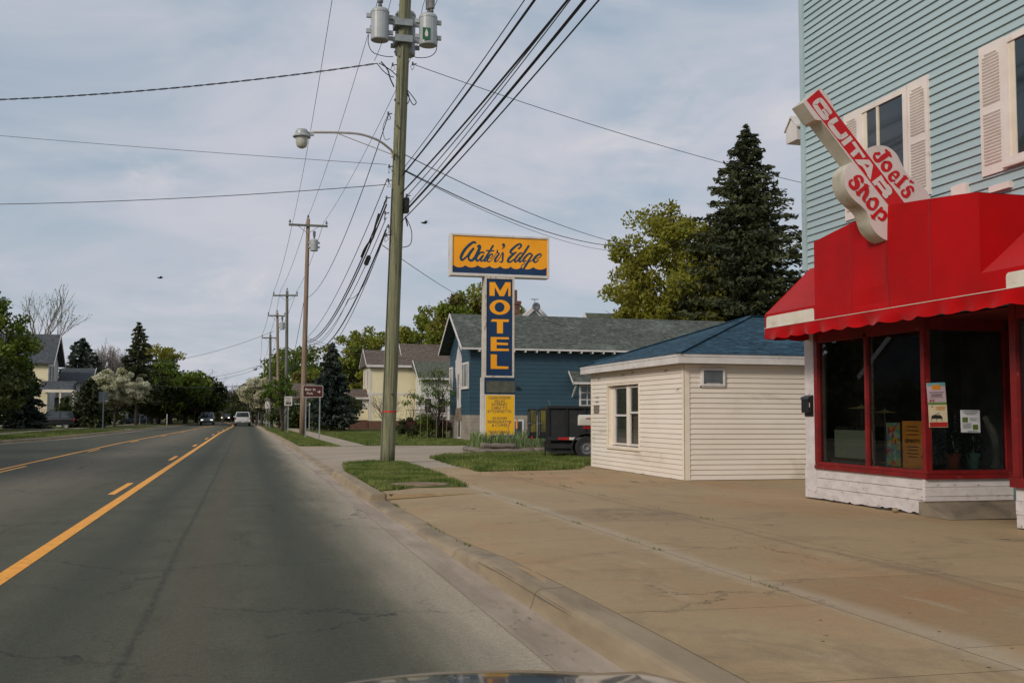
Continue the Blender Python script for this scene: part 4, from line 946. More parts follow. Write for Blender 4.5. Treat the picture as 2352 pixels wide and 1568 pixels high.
b=MB(); b.box(X-.42,XE+.1,Ya-.5,Ya-.44,6.28,6.5); b.prism([(X-.43,Ya-.5,6.3),(X-.43,yr,8.12),(X-.43,yr,8.3),(X-.43,Ya-.5,6.48)],(.05,0,0)); b.prism([(X-.43,Yb+.5,6.3),(X-.43,yr,8.12),(X-.43,yr,8.3),(X-.43,Yb+.5,6.48)],(.05,0,0))
b.prism([(15.25,Ya+1.6,7.3),(15.25,yr+.9,8.9),(15.25,yr+.9,9.05),(15.25,Ya+1.6,7.45)],(.06,0,0))
b.box(X-.04,X+.16,Ya-.03,Ya+.1,.95,6.4); b.box(X-.03,XE,Ya-.035,Ya-.005,3.55,3.72); b.box(X-.045,X-.01,Ya,Yb,3.55,3.8); b.build('trim','white_trim',YH)
for z0_,z1_ in ((1.6,3.3),(4.3,6.1)):
    for ya in (105.5,108.0): window(YH,'x',X-.02,ya,ya+1.1,z0_,z1_,-1,'white_trim','dark_glass',.14,.05,vm=(ya+.55,))
window(YH,'y',Ya-.02,16.9,17.4,1.5,3.2,-1,'white_trim','dark_glass',.08,.05)
window(YH,'y',Ya-.0,15.7,16.4,.35,.9,-1,'white_trim','dark_glass',.06,.03)
b=MB(); b.box(9.9,11.85,105.2,109.2,1.0,3.25); b.build('porch_wall','white_siding',YH)
b=MB(); b.box(9.9,11.85,105.22,109.2,.1,1.0); b.build('porch_basement','brick',YH)
b=MB(); b.box(10.0,11.84,105.15,105.19,1.02,2.05); b.build('porch_panel','yellow_siding',YH)
b=MB(); b.prism([(9.6,104.9,3.2),(9.6,107.2,4.15),(9.6,109.5,3.2)],(2.3,0,0)); b.build('porch_roof','roof_brown',YH)
b=MB(); b.box(9.58,11.88,104.84,104.9,3.1,3.28); b.prism([(9.58,104.84,3.2),(9.58,107.2,4.12),(9.58,107.2,4.24),(9.58,104.84,3.32)],(.05,0,0)); b.build('porch_fascia','white_trim',YH)
window(YH,'y',105.2,10.35,11.35,2.1,3.05,-1,'white_trim','dark_glass',.1,.05,hm=(2.55,))
t=MB(); 
for k in range(6): t.box(8.7+.22*k,8.95+.22*k,106.2,107.6,.15,.3+.15*k)
t.build('steps','white_trim',YH)
t=MB()
for yy in (106.2,107.6):
    t.beam((8.65,yy,1.05),(9.95,yy,1.95),.07,.07); t.beam((8.65,yy,.45),(9.95,yy,1.35),.06,.06)
    for k in range(9): x=8.68+k*.155; t.box(x,x+.045,yy-.02,yy+.02,.45+.69*(x-8.65),1.03+.69*(x-8.65))
t.build('railing','white_trim',YH)
# ---------- white cottage with green roof ----------
WC=thing('white_cottage','small white cottage with green roof and dark red deck beside the yellow house','house',(18,101,.15))
b=MB(); lap(b,(16.4,100.5),(1,0),(0,-1),.9,5.2,lambda z:(0,5.6),.2); b.box(16.42,22,100.52,104.0,.9,5.2); b.build('wall','white_siding',WC)
b=MB(); b.prism([(16.0,100.0,5.05),(16.0,103.2,6.9),(16.0,104.2,6.3)],(6.2,0,0)); b.build('roof','roof_green',WC)
b=MB(); b.prism([(15.96,99.96,4.98),(15.96,103.2,6.85),(15.96,103.2,7.0),(15.96,99.96,5.14)],(.05,0,0)); b.box(16,22.2,99.93,99.99,4.95,5.12); b.build('bargeboard','white_trim',WC)
for x in (16.7,18.1,19.6): window(WC,'y',100.5,x,x+.8,1.7,3.2,-1,'white_trim','dark_glass',.08,.05,hm=(2.45,))
surf('deck_red',srgb(104,40,34),srgb(84,32,28),3,.8)
b=MB(); b.box(14.7,21.5,98.6,100.4,.2,1.05); b.build('deck','deck_red',WC)
b=MB(); b.beam((14.7,98.6,2.0),(21,98.6,2.0),.05,.05)
for k in range(16): b.box(14.7+k*.42,14.73+k*.42,98.58,98.62,1.05,2.0)
b.build('deck_railing','deck_red',WC)
# ---------- left house ----------
LH=thing('old_farmhouse','tall cream clapboard farmhouse with steep dark roof and a front porch','house',(-21,125,.15))
b=MB(); X,Ya,Yb=-21.4,125.0,131.5; yr=128.2
lap(b,(-28,Ya),(1,0),(0,-1),.8,7.2,lambda z:(0,6.6),.22); 
b.build('wall','yellow_siding',LH)
b=MB(); lap(b,(X,Ya),(0,1),(1,0),.8,7.2,lambda z:(0,Yb-Ya),.22); lap(b,(X,Ya),(0,1),(1,0),7.2,10.1,lambda z:((z-7.2)*1.06,(Yb-Ya)-(z-7.2)*1.06),.22)
b.box(-28,X-.01,Ya+.02,Yb,.1,7.2); b.prism([(X-.02,Ya,7.2),(X-.02,yr,10.2),(X-.02,Yb,7.2)],(-6.5,0,0))
b.build('gable_wall','white_siding',LH)
b=MB()
for s_,yo in ((1,Ya-.5),(-1,Yb+.5)): b.prism([(X+.7,yo,6.95),(X+.7,yr,10.4),(X+.7,yr,10.55),(X+.7,yo,7.1)],(-8.3,0,0))
b.build('roof','roof_dark',LH)
b=MB()
for yo in (Ya-.5,Yb+.5): b.prism([(X+.75,yo,6.8),(X+.75,yr,10.28),(X+.75,yr,10.55),(X+.75,yo,7.08)],(-.06,0,0))
b.box(X-.02,X+.05,Ya-.05,Ya+.12,.8,7.1); b.build('trim','white_trim',LH)
for y in (125.9,127.6): window(LH,'x',X+.02,y,y+.75,5.2,6.9,1,'white_trim','dark_glass',.08,.05)
b=MB(); b.box(-21.3,-17.9,131,136,.1,5.3); lap(b,(-21.3,131),(1,0),(0,-1),.8,5.3,lambda z:(0,3.4),.22); b.prism([(-17.9,131,5.3),(-17.9,133.5,6.8),(-17.9,136,5.3)],(-.1,0,0)); b.build('wing_wall','white_siding',LH)
b=MB(); gable(-21.3,-17.5,130.4,136.6,5.1,6.95,b); b.build('wing_roof','roof_dark',LH)
b=MB(); b.prism([(-17.45,130.4,5.0),(-17.45,133.5,6.85),(-17.45,133.5,7.0),(-17.45,130.4,5.15)],(-.06,0,0)); b.build('wing_trim','white_trim',LH)
window(LH,'x',-17.88,133.0,133.8,5.3,6.0,1,'white_trim','dark_glass',.08,.05)
b=MB(); b.prism([(-22.0,123.0,4.15),(-22.0,125.0,5.15),(-22.0,125.0,4.1)],(3.6,0,0)); b.prism([(-18.5,122.8,4.1),(-18.5,126.0,4.1),(-18.5,124.4,5.0)],(-1.5,0,0)); b.build('porch_roof','roof_dark',LH)
b=MB(); b.box(-22.0,-18.3,122.75,122.85,3.85,4.15); b.box(-18.35,-18.25,122.75,126,3.85,4.1)
for x,y in ((-19.7,122.9),(-18.4,122.9),(-18.4,126),(-21.9,122.9)): b.box(x-.09,x+.09,y-.09,y+.09,1.3,3.85)
b.build('porch_posts','cream_trim',LH)
b=MB(); b.box(-22,-18.3,122.8,125,1.1,1.3); b.box(-21.9,-18.4,122.9,122.93,1.95,2.0); b.box(-21.9,-18.4,122.9,122.93,1.4,1.45)
for k in range(22): b.box(-21.9+k*.16,-21.86+k*.16,122.9,122.93,1.4,1.95)
b.build('porch_deck','wood_grey',LH)
b=MB()
for yy in (122.7,124.0):
    b.beam((-18.3,yy,2.25),(-16.9,yy-1,1.35),.07,.1); b.beam((-18.3,yy,1.2),(-16.9,yy-1,.4),.09,.12)
    for k in range(10): t_=k/9; b.beam((-18.3+1.4*t_,yy-t_,1.2-.8*t_),(-18.3+1.4*t_,yy-t_,2.25-.9*t_),.04,.04)
b.build('step_railing','wood_grey',LH)
b=MB(); b.box(-19.9,-19.4,122.3,122.7,.15,1.15); tag(b.build('stone_pillar','white_siding'),'short whitewashed block pillar in front of the old farmhouse porch','pillar')
b=MB(); b.box(-20.6,-19.9,124.9,124.94,1.3,3.3); b.build('front_door','dark_glass',LH)
# distant houses glimpsed between the trees
def far_house(x,y,wd,h,wm,rm,lab,dp=7):
    t=thing('distant_house',lab,'house',(x,y,.15)); b=MB(); b.box(x-wd/2,x+wd/2,y,y+dp,.1,h); b.build('wall',wm,t)
    b=MB(); b.prism([(x-wd/2-.4,y-.4,h),(x-wd/2-.4,y+dp/2,h+2),(x-wd/2-.4,y+dp+.4,h)],(wd+.8,0,0)); b.build('roof',rm,t)
    for k in range(2): window(t,'y',y,x-wd*.3+k*wd*.4,x-wd*.3+k*wd*.4+1,1.4,2.6,-1,'white_trim','dark_glass',.1,.05)
far_house(8.5,128,7,3.4,'white_siding','roof_brown','white house half hidden behind the spruce left of the yellow house')
far_house(-22,168,8,3.0,'white_siding','roof_dark','low white house behind the blossom tree on the left')
surf('orange_wood',srgb(178,108,44),srgb(150,90,38),3,.8)
far_house(-26,140,3,2.6,'orange_wood','roof_dark','small orange shed in the shade beside the blossom tree',3)
far_house(9,205,8,3.4,'white_siding','roof_brown','distant white house beyond the row of poles')

# dark strips painting contact shade where walls meet the concrete
def contact_strip(p,q_,w,lab):
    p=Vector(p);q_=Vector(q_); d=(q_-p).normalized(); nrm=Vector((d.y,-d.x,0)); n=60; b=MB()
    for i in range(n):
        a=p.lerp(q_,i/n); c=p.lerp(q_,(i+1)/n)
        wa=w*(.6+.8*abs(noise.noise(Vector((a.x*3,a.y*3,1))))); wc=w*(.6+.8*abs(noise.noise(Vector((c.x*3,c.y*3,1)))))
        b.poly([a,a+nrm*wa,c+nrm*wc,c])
    return struct(b,'contact_shade_strip','contact_shade')
surf('contact_shade',srgb(92,80,62),srgb(70,62,48),9,.95,fine=60,bst=.5)
contact_strip((9.31,21.24,.156),(9.31,27.6,.156),-.07,''); contact_strip((9.3,21.26,.156),(18,21.26,.156),.09,''); contact_strip((9.47,13.05,.156),(9.47,16.4,.156),-.10,'')
# ================= signs =================
surf('sign_white',srgb(214,208,200),srgb(196,188,178),2,.5,dirt=srgb(150,136,118),dscale=2.5,dlo=.6,dhi=.8,bst=.06)
surf('sign_metal_side',srgb(196,190,176),srgb(176,168,150),2,.55,(1,1,1),dirt=srgb(132,116,92),dscale=2.2,dlo=.55,dhi=.8,bst=.08)
surf('sign_amber',srgb(250,166,8),srgb(244,158,6),1,.5,bst=.03)
surf('sign_navy',srgb(8,50,86),srgb(6,42,74),1,.5,bst=.03)
surf('sign_teal_ink',srgb(10,62,88),None,1,.5,bst=0)
surf('sign_yellow',srgb(240,182,18),srgb(232,174,16),3,.55,bst=.03)
surf('guitar_red',srgb(196,4,16),srgb(176,6,18),2,.5,bst=.02)
surf('sign_face',srgb(208,196,192),srgb(198,184,180),2,.5,dirt=srgb(176,156,146),dscale=1.5,dlo=.55,dhi=.9,bst=.03)
surf('sign_brown',srgb(74,28,20),srgb(68,24,18),3,.5,bst=0)
surf('sign_lens',srgb(92,94,80),srgb(74,76,66),4,.4,dirt=srgb(110,106,84),dscale=6)
weathered('rusty_white',srgb(206,198,186),srgb(190,180,164),srgb(136,74,40),.52,.66,2.2,(3,3,.8))
weathered('galvanised',srgb(140,146,146),srgb(118,124,126),srgb(96,100,98),.6,.7,6,(2,2,2),.5)
def stroke(mb,pts,toP,depth,mi=0,k=7,cap=True,smooth=True):
    """brush stroke; pts (x,y,halfwidth) in tracing units, toP(x,y)->3d point, depth: outward vector"""
    c=bez(pts,k) if smooth and len(pts)>2 else pts
    L_,R_=[],[]
    n=len(c)
    for i,(x,y,w) in enumerate(c):
        a=c[max(0,i-1)]; b=c[min(n-1,i+1)]; dx,dy=b[0]-a[0],b[1]-a[1]; l=math.hypot(dx,dy) or 1; nx,ny=-dy/l,dx/l
        L_.append((x+nx*w,y+ny*w)); R_.append((x-nx*w,y-ny*w))
    for i in range(n-1):
        mb.poly([toP(*L_[i])+depth,toP(*R_[i])+depth,toP(*R_[i+1])+depth,toP(*L_[i+1])+depth],mi)
    if cap:
        for i in (0,n-1):
            x,y,w=c[i]; mb.poly([toP(x+w*math.cos(a),y+w*math.sin(a))+depth*1.05 for a in [2*pi*j/12 for j in range(12)]],mi)
# ---- motel sign ----
SY=40.0
zS=zm(1000,540,.22959); z6=zm(1050,880,.19137); zA=zm(1100,570,.06378); zB=zm(1220,570,.06378)
def sp(z,x,y,Y=SY): return A(*z(x,y),Y)
o=sp(z6,690,1100)
MS=thing('motel_sign',"tall T-shaped motel sign, amber board with navy script over a navy vertical panel",'sign',(o.x,SY,.15))
tl=sp(zS,440,140); br=sp(zS,1490,592); x0,x1,zt,zb=tl.x,sp(zS,1487,300).x,sp(zS,900,152).z+.02,sp(zS,900,560).z-.10
b=MB(); dp=.55
# frame ring with recessed face
fw=.07
b.box(x0,x1,SY,SY+dp,zt-fw,zt); b.box(x0,x1,SY,SY+dp,zb,zb+fw+.03); b.box(x0,x0+fw,SY,SY+dp,zb+fw+.03,zt-fw); b.box(x1-fw,x1,SY,SY+dp,zb+fw+.03,zt-fw); b.box(x0+fw,x1-fw,SY+.06,SY+dp-.06,zb+fw+.03,zt-fw)
tb=b.build('top_cabinet','sign_white',MS)
b=MB(); b.box(x0+fw,x1-fw,SY+.045,SY+.055,zb+fw+.03,zt-fw); fc=b.build('face','sign_amber',tb)
YF=SY+.045
TA=lambda x,y: A(*zA(x,y),YF); TB=lambda x,y: A(*zB(x,y),YF); dv=Vector((0,-.006,0))
def lev(p): p.z=p.z; return p
b=MB()
W=[[(950,358,40),(885,332,44),(760,400,50),(620,530,52),(500,680,55),(420,830,55),(392,940,48),(440,1015,42),(560,930,36),(660,830,36),(760,690,36),(870,575,40)],
[(872,590,38),(770,730,36),(690,880,34),(700,985,40),(780,1035,46),(880,980,50),(970,850,52),(1050,690,54),(1112,560,54),(1122,485,44),(1085,455,34),(1042,500,36)],
[(1272,742,32),(1230,715,32),(1130,740,34),(1040,830,40),(985,930,42),(990,1020,42),(1050,1042,34),(1130,960,28),(1200,880,30),(1250,835,28)],
[(1245,840,30),(1165,980,32),(1155,1040,30),(1190,1062,26),(1260,1000,20)],
[(1620,470,38),(1530,620,35),(1400,830,36),(1300,990,36),(1305,1055,33),(1375,1015,18)],[(1365,650,22),(1500,662,30),(1655,662,24)],
[(1470,962,12),(1560,920,12),(1612,850,16),(1598,795,26),(1535,795,30),(1445,900,38),(1400,1000,36),(1425,1068,30),(1500,1070,16),(1600,975,10),(1690,850,9),(1765,730,10)],
[(1790,645,26),(1792,720,28),(1855,778,26),(1800,850,33),(1720,960,40),(1695,1050,38),(1745,1078,22),(1860,955,12),(1962,760,10)],
[(1995,735,30),(2005,800,34),(1990,900,34),(1992,1015,32),(1950,1092,28),(1865,1078,14)],
[(2022,432,58),(2042,490,40),(2020,545,20),(1955,604,5)]]
for i,s in enumerate(W): stroke(b,s,TA,dv*(1+.03*i))
E_=[[(712,582,28),(780,530,33),(820,450,36),(780,402,33),(680,432,38),(540,540,42),(432,650,46),(412,722,42),(455,762,28),(560,748,28),(618,722,32)],
[(560,775,28),(430,870,44),(335,980,46),(312,1058,42),(362,1092,34),(450,1058,28),(545,975,20)],
[(845,748,22),(772,762,30),(660,870,34),(575,1000,36),(585,1080,34),(655,1058,26),(765,915,24)],[(1100,482,38),(960,700,38),(822,900,38),(742,1030,36),(775,1088,28),(870,1020,14)],
[(1235,812,28),(1150,765,34),(1062,812,34),(950,930,38),(890,1035,36),(925,1082,24),(1005,1025,18)],[(1242,835,30),(1150,960,34),(1052,1120,40),(970,1260,40),(905,1370,34)],
[(960,1152,12),(880,1182,12),(812,1270,14)],[(1060,1082,18),(1120,1080,20),(1190,1050,16),(1285,975,14)],
[(1390,972,12),(1500,930,13),(1580,852,18),(1568,795,28),(1500,792,32),(1372,890,40),(1300,1000,42),(1312,1078,34),(1385,1090,26),(1485,1008,16)]]
for i,s in enumerate(E_): stroke(b,s,TB,dv*(1.4+.03*i))
b.build('lettering','sign_teal_ink',tb)
b=MB(); cr=[(60,1245),(112,1200),(562,1213),(1042,1213),(1482,1232),(1900,1250),(2301,1265),(2700,1285),(3161,1287),(3672,1302)]
up=[]
for i in range(len(cr)-1):
    (xa,ya),(xb,yb)=cr[i],cr[i+1]; m=9 if xb-xa>100 else 1
    for k in range(m): t=k/m; up.append((lerp(xa,xb,t),lerp(ya,yb,t)+(88*math.sin(pi*t)**.75 if m>1 else 0)))
up.append((3672,1302)); bot_z=zb+fw+.03
for i in range(len(up)-1):
    p,q=TA(*up[i]),TA(*up[i+1]); p.x=max(p.x,x0+fw); q.x=min(q.x,x1-fw)
    b.poly([p+dv*.7,q+dv*.7,Vector((q.x,YF-.0042,bot_z)),Vector((p.x,YF-.0042,bot_z))])
b.build('wave_band','sign_navy',tb)
# vertical cabinet
vx0,vx1=sp(zS,800,800).x,sp(zS,1116,800).x; vz1,vz0=zb-.001,sp(z6,880,215).z
b=MB(); fw2=.075; dp2=.55
b.box(vx0,vx0+fw2,SY+.01,SY+dp2,vz0,vz1); b.box(vx1-fw2,vx1,SY+.01,SY+dp2,vz0,vz1); b.box(vx0+fw2,vx1-fw2,SY+.01,SY+dp2,vz0,vz0+.07); b.box(vx0+fw2,vx1-fw2,SY+.01,SY+dp2,vz1-.09,vz1); b.box(vx0+fw2,vx1-fw2,SY+.07,SY+dp2-.05,vz0+.07,vz1-.09)
vc=b.build('vertical_cabinet','rusty_white',MS)
YV=SY+.05
b=MB(); b.box(vx0+fw2,vx1-fw2,YV,YV+.01,vz0+.07,vz1-.09); b.build('face','sign_navy',vc)
zM=zm(1180,640,.16579); TM=lambda x,y: A(*zM(x,y),YV)+Vector((0,-.005,0))
b=MB()
for pl in ([(90,294),(172,294),(246,425),(326,295),(402,297),(402,500),(366,500),(368,362),(304,500),(240,500),(168,366),(166,496),(90,494)],
 [(126,838),(378,842),(371,880),(290,878),(288,1046),(200,1046),(200,876),(110,872)],
 [(108,1100),(376,1105),(376,1135),(195,1132),(195,1181),(362,1188),(362,1220),(195,1216),(195,1271),(376,1275),(376,1306),(108,1306)],
 [(108,1355),(200,1358),(198,1528),(372,1535),(364,1570),(108,1568)]): b.poly([TM(*p) for p in pl])
n=40
for i in range(n):
    a0,a1=2*pi*i/n,2*pi*(i+1)/n
    b.poly([TM(242+150*math.cos(a0),663+110*math.sin(a0)),TM(242+150*math.cos(a1),663+110*math.sin(a1)),TM(239+73*math.cos(a1),663+73*math.sin(a1)),TM(239+73*math.cos(a0),663+73*math.sin(a0))])
b.build('lettering','sign_amber',vc)
# posts
b=MB(); px0=sp(z6,655,600).x; px1=sp(z6,697,600).x; b.box(px0,px1,SY+.06,SY+.26,.12,vz0-.005); b.box(vx1-.12,vx1,SY+.2,SY+.36,.12,vz0-.005); b.build('post','sign_white',MS)
# lens box
a=sp(z6,697,225); c=sp(z6,1085,425); 
b=MB(); b.box(a.x,c.x,SY+.04,SY+.4,c.z+.0,vz0-.03); b.build('lower_cabinet','sign_navy',MS)
b=MB(); q0=sp(z6,716,262); q1=sp(z6,1078,412); b.box(q0.x,q1.x,SY-.01,SY+.035,q1.z,q0.z); b.box(q0.x-.01,q1.x+.03,SY-.02,SY+.03,q0.z,q0.z+.02); b.build('blank_panel','sign_lens',MS)
# amenities board
q0=sp(z6,698,430); q1=sp(z6,1077,950)
b=MB(); b.box(q0.x,q1.x,SY-.02,SY+.03,q1.z,q0.z); bd=b.build('amenities_board','sign_white',MS)
b=MB(); b.box(q0.x+.04,q1.x-.03,SY-.026,SY-.021,q1.z+.04,q0.z-.03); b.build('face','sign_yellow',bd)
b=MB(); ctr=lambda y: sp(z6,885,y)
for s_,y,w in (('CLEAN ROOMS',490,290),('VILLAS',533,138),('INTERNET',576,205),('CABLE T.V.',620,212),('KITCHENETTES',665,312),('IN ROOM',753,180),('REFRIGERATOR',797,312),('& COFFEE',841,200),('SANDY BEACH',928,275)):
    p=ctr(y); put_text(b,s_,(p.x,SY-.030,p.z),(1,0,0),(0,0,1),w*.19137*.9408/2400*SY*1.02,.112,.0)
b.build('lettering','sign_teal_ink',bd)
b=MB(); b.box(px1,vx1,SY+.1,SY+.3,.12,q1.z+.02); b.build('base_panel','white_trim',MS)
# ---- guitar sign ----
GY=12.65; zC=zm(1930,210,.17218); zD=zm(2040,340,.17218)
TC=lambda x,y: A(*zC(x,y),GY); TD=lambda x,y: A(*zD(x,y),GY)
GS=thing('guitar_sign','white and red guitar shaped shop sign slanting out over the red awning','sign',tuple(TD(500,600)))
neckL=[(437,490),(876,1078)]
body=bez([(237,322),(165,385),(125,480),(125,590),(150,700),(205,795),(285,880),(370,950),(432,1020),(470,1110),(500,1210),(560,1310),(640,1385),(720,1428),(800,1448),(900,1440),(1020,1400),(1160,1310),(1280,1180),(1350,1040),(1365,900),(1325,785),(1230,665),(1130,590),(1050,530),(985,445),(920,320),(870,220),(810,155),(730,105),(640,88),(560,92),(480,122),(412,185)],4)
outl=[TC(*p) for p in ((180,238),(420,25),(500,100),(585,220),(600,262),(612,330))]
pts=[TC(180,238),TC(350,478),TC(437,490)]+[TD(*p) for p in body]+[TC(612,330),TC(600,262),TC(585,220),TC(500,100),TC(420,25)]
b=MB(); b.prism(pts,(0,.31,0),0,1)
gb=b.build('cabinet',['sign_face','sign_metal_side'],GS)
dg=Vector((0,-.004,0))
b=MB(); b.poly([p+dg for p in (TC(225,203),TD(785,985),TD(900,1120),TD(1040,990),TD(950,870),TC(395,54))]); b.build('red_stripe','guitar_red',gb)
b=MB(); d2=Vector((0,-.008,0))
S=[([(574,398,18),(545,362,30),(440,218,30),(400,206,30),(352,245,32),(350,285,32),(462,438,32),(500,460,28),(532,452,20)],TC),
([(526,438,20),(482,352,22)],TC),([(482,345,24),(440,352,10)],TC),
([(660,470,34),(574,522,36),(566,565,34),(678,712,34),(722,726,32),(798,676,34)],TC)]
for i_,(s_,f) in enumerate(S): stroke(b,s_,f,d2*(1+.07*i_),cap=False)
for pl,f in (([(712,800),(845,706),(882,760),(755,858)],TC),([(862,802),(905,785),(1062,1008),(1025,1026),(968,938),(888,1014),(838,965),(925,890)],TC)):
    b.poly([f(*p)+d2 for p in pl])
# A as ring of quads round its counter
oa=[(905,1045),(1110,1048),(1166,1128),(1130,1336),(1080,1272)]; 
b.poly([TC(*p)+d2 for p in ((905,1045),(1110,1048),(1166,1128),(1060,1112),(1040,1112))]); b.poly([TC(*p)+d2 for p in ((1060,1112),(1166,1128),(1130,1336),(1082,1270),(1086,1168),(1120,1130))]); b.poly([TC(*p)+d2 for p in ((905,1045),(1040,1112),(1088,1170),(1086,1262),(1040,1180),(1010,1140),(955,1112))])
b.poly([TD(*p)+d2 for p in ((510,607),(640,510),(680,568),(600,600),(590,640),(552,662))])
for i_,s_ in enumerate(([(622,548,26),(755,725,26)],[(588,625,24),(680,745,22)])): stroke(b,s_,TD,d2*(1.2+.1*i_),cap=False)
b.poly([TD(*p)+d2*1.5 for p in ((735,640),(790,705),(795,760),(770,792),(740,800),(735,830),(700,846),(650,790),(670,720),(718,716),(700,670))])
b.build('lettering','sign_face',gb)
b=MB()
stroke(b,[(490,338,5),(572,446,5)],TC,d2*1.8,cap=False)
J=[[(712,158,18),(745,200,22),(785,245,14)],[(745,205,34),(665,262,36),(605,308,26),(565,292,24),(545,245,20),(560,200,14)],[(575,205,18),(612,205,24)],
[(690,325,16),(755,335,24),(772,385,30),(735,445,18),(680,430,26),(665,375,28),(690,325,16)],
[(800,478,14),(855,462,18),(885,500,24),(850,560,10)],[(805,478,18),(765,530,26),(780,580,22),(830,590,14)],[(800,490,10),(850,548,14)],
[(985,540,26),(880,655,28)],[(965,522,12),(1020,562,10)],[(835,632,12),(905,692,10)],[(1060,598,20),(1105,622,6)],
[(1092,735,14),(1085,695,20),(1050,672,14),(1012,700,24),(1035,755,28),(1000,812,22),(950,790,20),(935,740,14),(965,722,14)],
[(372,602,22),(365,555,24),(325,522,16),(275,550,26),(300,615,36),(300,665,36),(255,698,26),(205,655,24),(198,600,16),(228,580,14)],
[(435,655,22),(312,772,28)],[(405,640,12),(462,668,10)],[(288,745,12),(335,800,10)],[(372,722,12),(435,700,26),(432,770,30),(395,840,26),(410,885,12)],
[(485,848,14),(560,850,24),(580,900,28),(540,985,16),(480,975,22),(452,915,28),(485,848,14)],
[(645,975,18),(520,1105,24)],[(495,1075,10),(548,1135,10)],[(610,1015,14),(675,1030,22),(700,1080,26),(655,1140,18),(600,1110,14)]]
for i,s_ in enumerate(J): stroke(b,s_,TD,d2*(.5+.05*i))
b.build('script_lettering','guitar_red',gb)
# ---- road signs ----
def signpost(t,x,y,z0,z1,mat='galvanised',wd=.05):
    b=MB(); b.box(x-wd/2,x+wd/2,y+.012,y+.016,z0,z1); b.box(x-wd/2,x-wd/2+.006,y+.016,y+.05,z0,z1); b.box(x+wd/2-.006,x+wd/2,y+.016,y+.05,z0,z1); return b.build('post',mat,t)
def rsheet(x0,x1,z0,z1,y,r,th=.004):
    p=[]
    for cx,cz,a0 in ((x1-r,z1-r,0),(x0+r,z1-r,90),(x0+r,z0+r,180),(x1-r,z0+r,270)):
        for k in range(5): a=R(a0+k*22.5); p.append((cx+r*math.cos(a),y,cz+r*math.sin(a)))
    return p
Y=62.0; p0=A(*zm(580,500,.38265)(417,1150),Y); p1=A(*zm(580,500,.38265)(545,1227),Y)
t=thing('park_sign','brown park direction sign with white arrow on two galvanised posts','sign',((p0.x+p1.x)/2,Y,.15))
b=MB(); b.prism(rsheet(p0.x,p1.x,p1.z,p0.z,Y-.004,.07),(0,.008,0)); pl=b.build('panel','sign_white',t)
b=MB(); b.prism(rsheet(p0.x+.025,p1.x-.025,p1.z+.025,p0.z-.025,Y-.008,.05),(0,.003,0)); b.build('face','sign_brown',pl)
b=MB(); wS=p1.x-p0.x; hS=p0.z-p1.z
put_text(b,'Blair St',(p0.x+wS*.37,Y-.012,p1.z+hS*.56),(1,0,0),(0,0,1),wS*.52,hS*.20,.012); put_text(b,'Park',(p0.x+wS*.35,Y-.012,p1.z+hS*.24),(1,0,0),(0,0,1),wS*.30,hS*.19,.012)
ax,az=p0.x+wS*.79,p1.z+hS*.46; b.box(ax-wS*.08,ax+wS*.05,Y-.0125,Y-.012,az-.018,az+.018); b.poly([(ax+wS*.085,Y-.013,az),(ax+wS*.02,Y-.013,az+.09),(ax-wS*.005,Y-.013,az+.09),(ax+wS*.045,Y-.013,az),(ax-wS*.005,Y-.013,az-.09),(ax+wS*.02,Y-.013,az-.09)])
b.build('lettering','sign_white',pl)
for zx in (432,521): q=A(*zm(580,500,.38265)(zx,1490),Y); signpost(t,q.x,Y,.05,p0.z-.05,wd=.07)
Y=80.0; zF=zm(600,860,.14035); p0=A(*zF(674,765),Y); p1=A(*zF(806,925),Y); wS=p1.x-p0.x; hS=p0.z-p1.z; cx=(p0.x+p1.x)/2
t=thing('speed_limit_sign','white speed limit 30 sign on a thin post by the young tree','sign',(cx,Y,.15))
b=MB(); b.prism(rsheet(p0.x,p1.x,p1.z,p0.z,Y-.004,.04),(0,.008,0)); pl=b.build('panel','sign_white',t)
b=MB(); put_text(b,'SPEED',(cx,Y-.009,p1.z+hS*.74),(1,0,0),(0,0,1),wS*.78,hS*.13,.015); put_text(b,'LIMIT',(cx,Y-.009,p1.z+hS*.52),(1,0,0),(0,0,1),wS*.62,hS*.13,.015); put_text(b,'30',(cx,Y-.009,p1.z+hS*.12),(1,0,0),(0,0,1),wS*.74,hS*.32,.05); b.build('lettering','black_plastic',pl)
signpost(t,cx,Y,.05,p1.z+.1,wd=.07)
q=A(*zm(0,680,.26779)(945,1080),104); 
t=thing('road_sign','grey back of a rectangular road sign on the left verge','sign',(q.x,104,.15))
b=MB(); b.prism(rsheet(q.x-.43,q.x+.43,q.z-.45,q.z+.5,104,.05),(0,.01,0)); b.build('panel','metal_grey',t); signpost(t,q.x,103.94,.05,q.z+.45,wd=.1)
b=MB(); b.box(q.x+.15,q.x+.38,103.985,103.995,q.z-.42,q.z-.3); b.build('sticker','sign_white',t)
def small_sign(x,y,Y,w_,h_,mat,lab,group=None,diamond=False):
    p=A(x,y,Y); t=thing('road_sign',lab,'sign',(p.x,Y,.15),group); b=MB()
    if diamond: b.prism([(p.x,Y,p.z-w_),(p.x+w_,Y,p.z),(p.x,Y,p.z+w_),(p.x-w_,Y,p.z)],(0,.01,0))
    else: b.prism(rsheet(p.x-w_/2,p.x+w_/2,p.z-h_/2,p.z+h_/2,Y,.04),(0,.01,0))
    b.build('panel',mat,t); signpost(t,p.x,Y,.05,p.z,wd=.09); return t
surf('sign_orange',srgb(216,140,70),None,3,.5,bst=0); surf('sign_green',srgb(30,96,76),None,3,.5,bst=0)
small_sign(447,941,165,.55,.55,'sign_orange','small orange warning sign on the left verge before the minivan',diamond=True)
small_sign(620,930,118,1.0,.75,'sign_white','white notice board between the poles beside the blossom tree')
small_sign(612,929,122,.32,.4,'sign_white','tiny white sign on a post, nearer of two under the blossom tree')
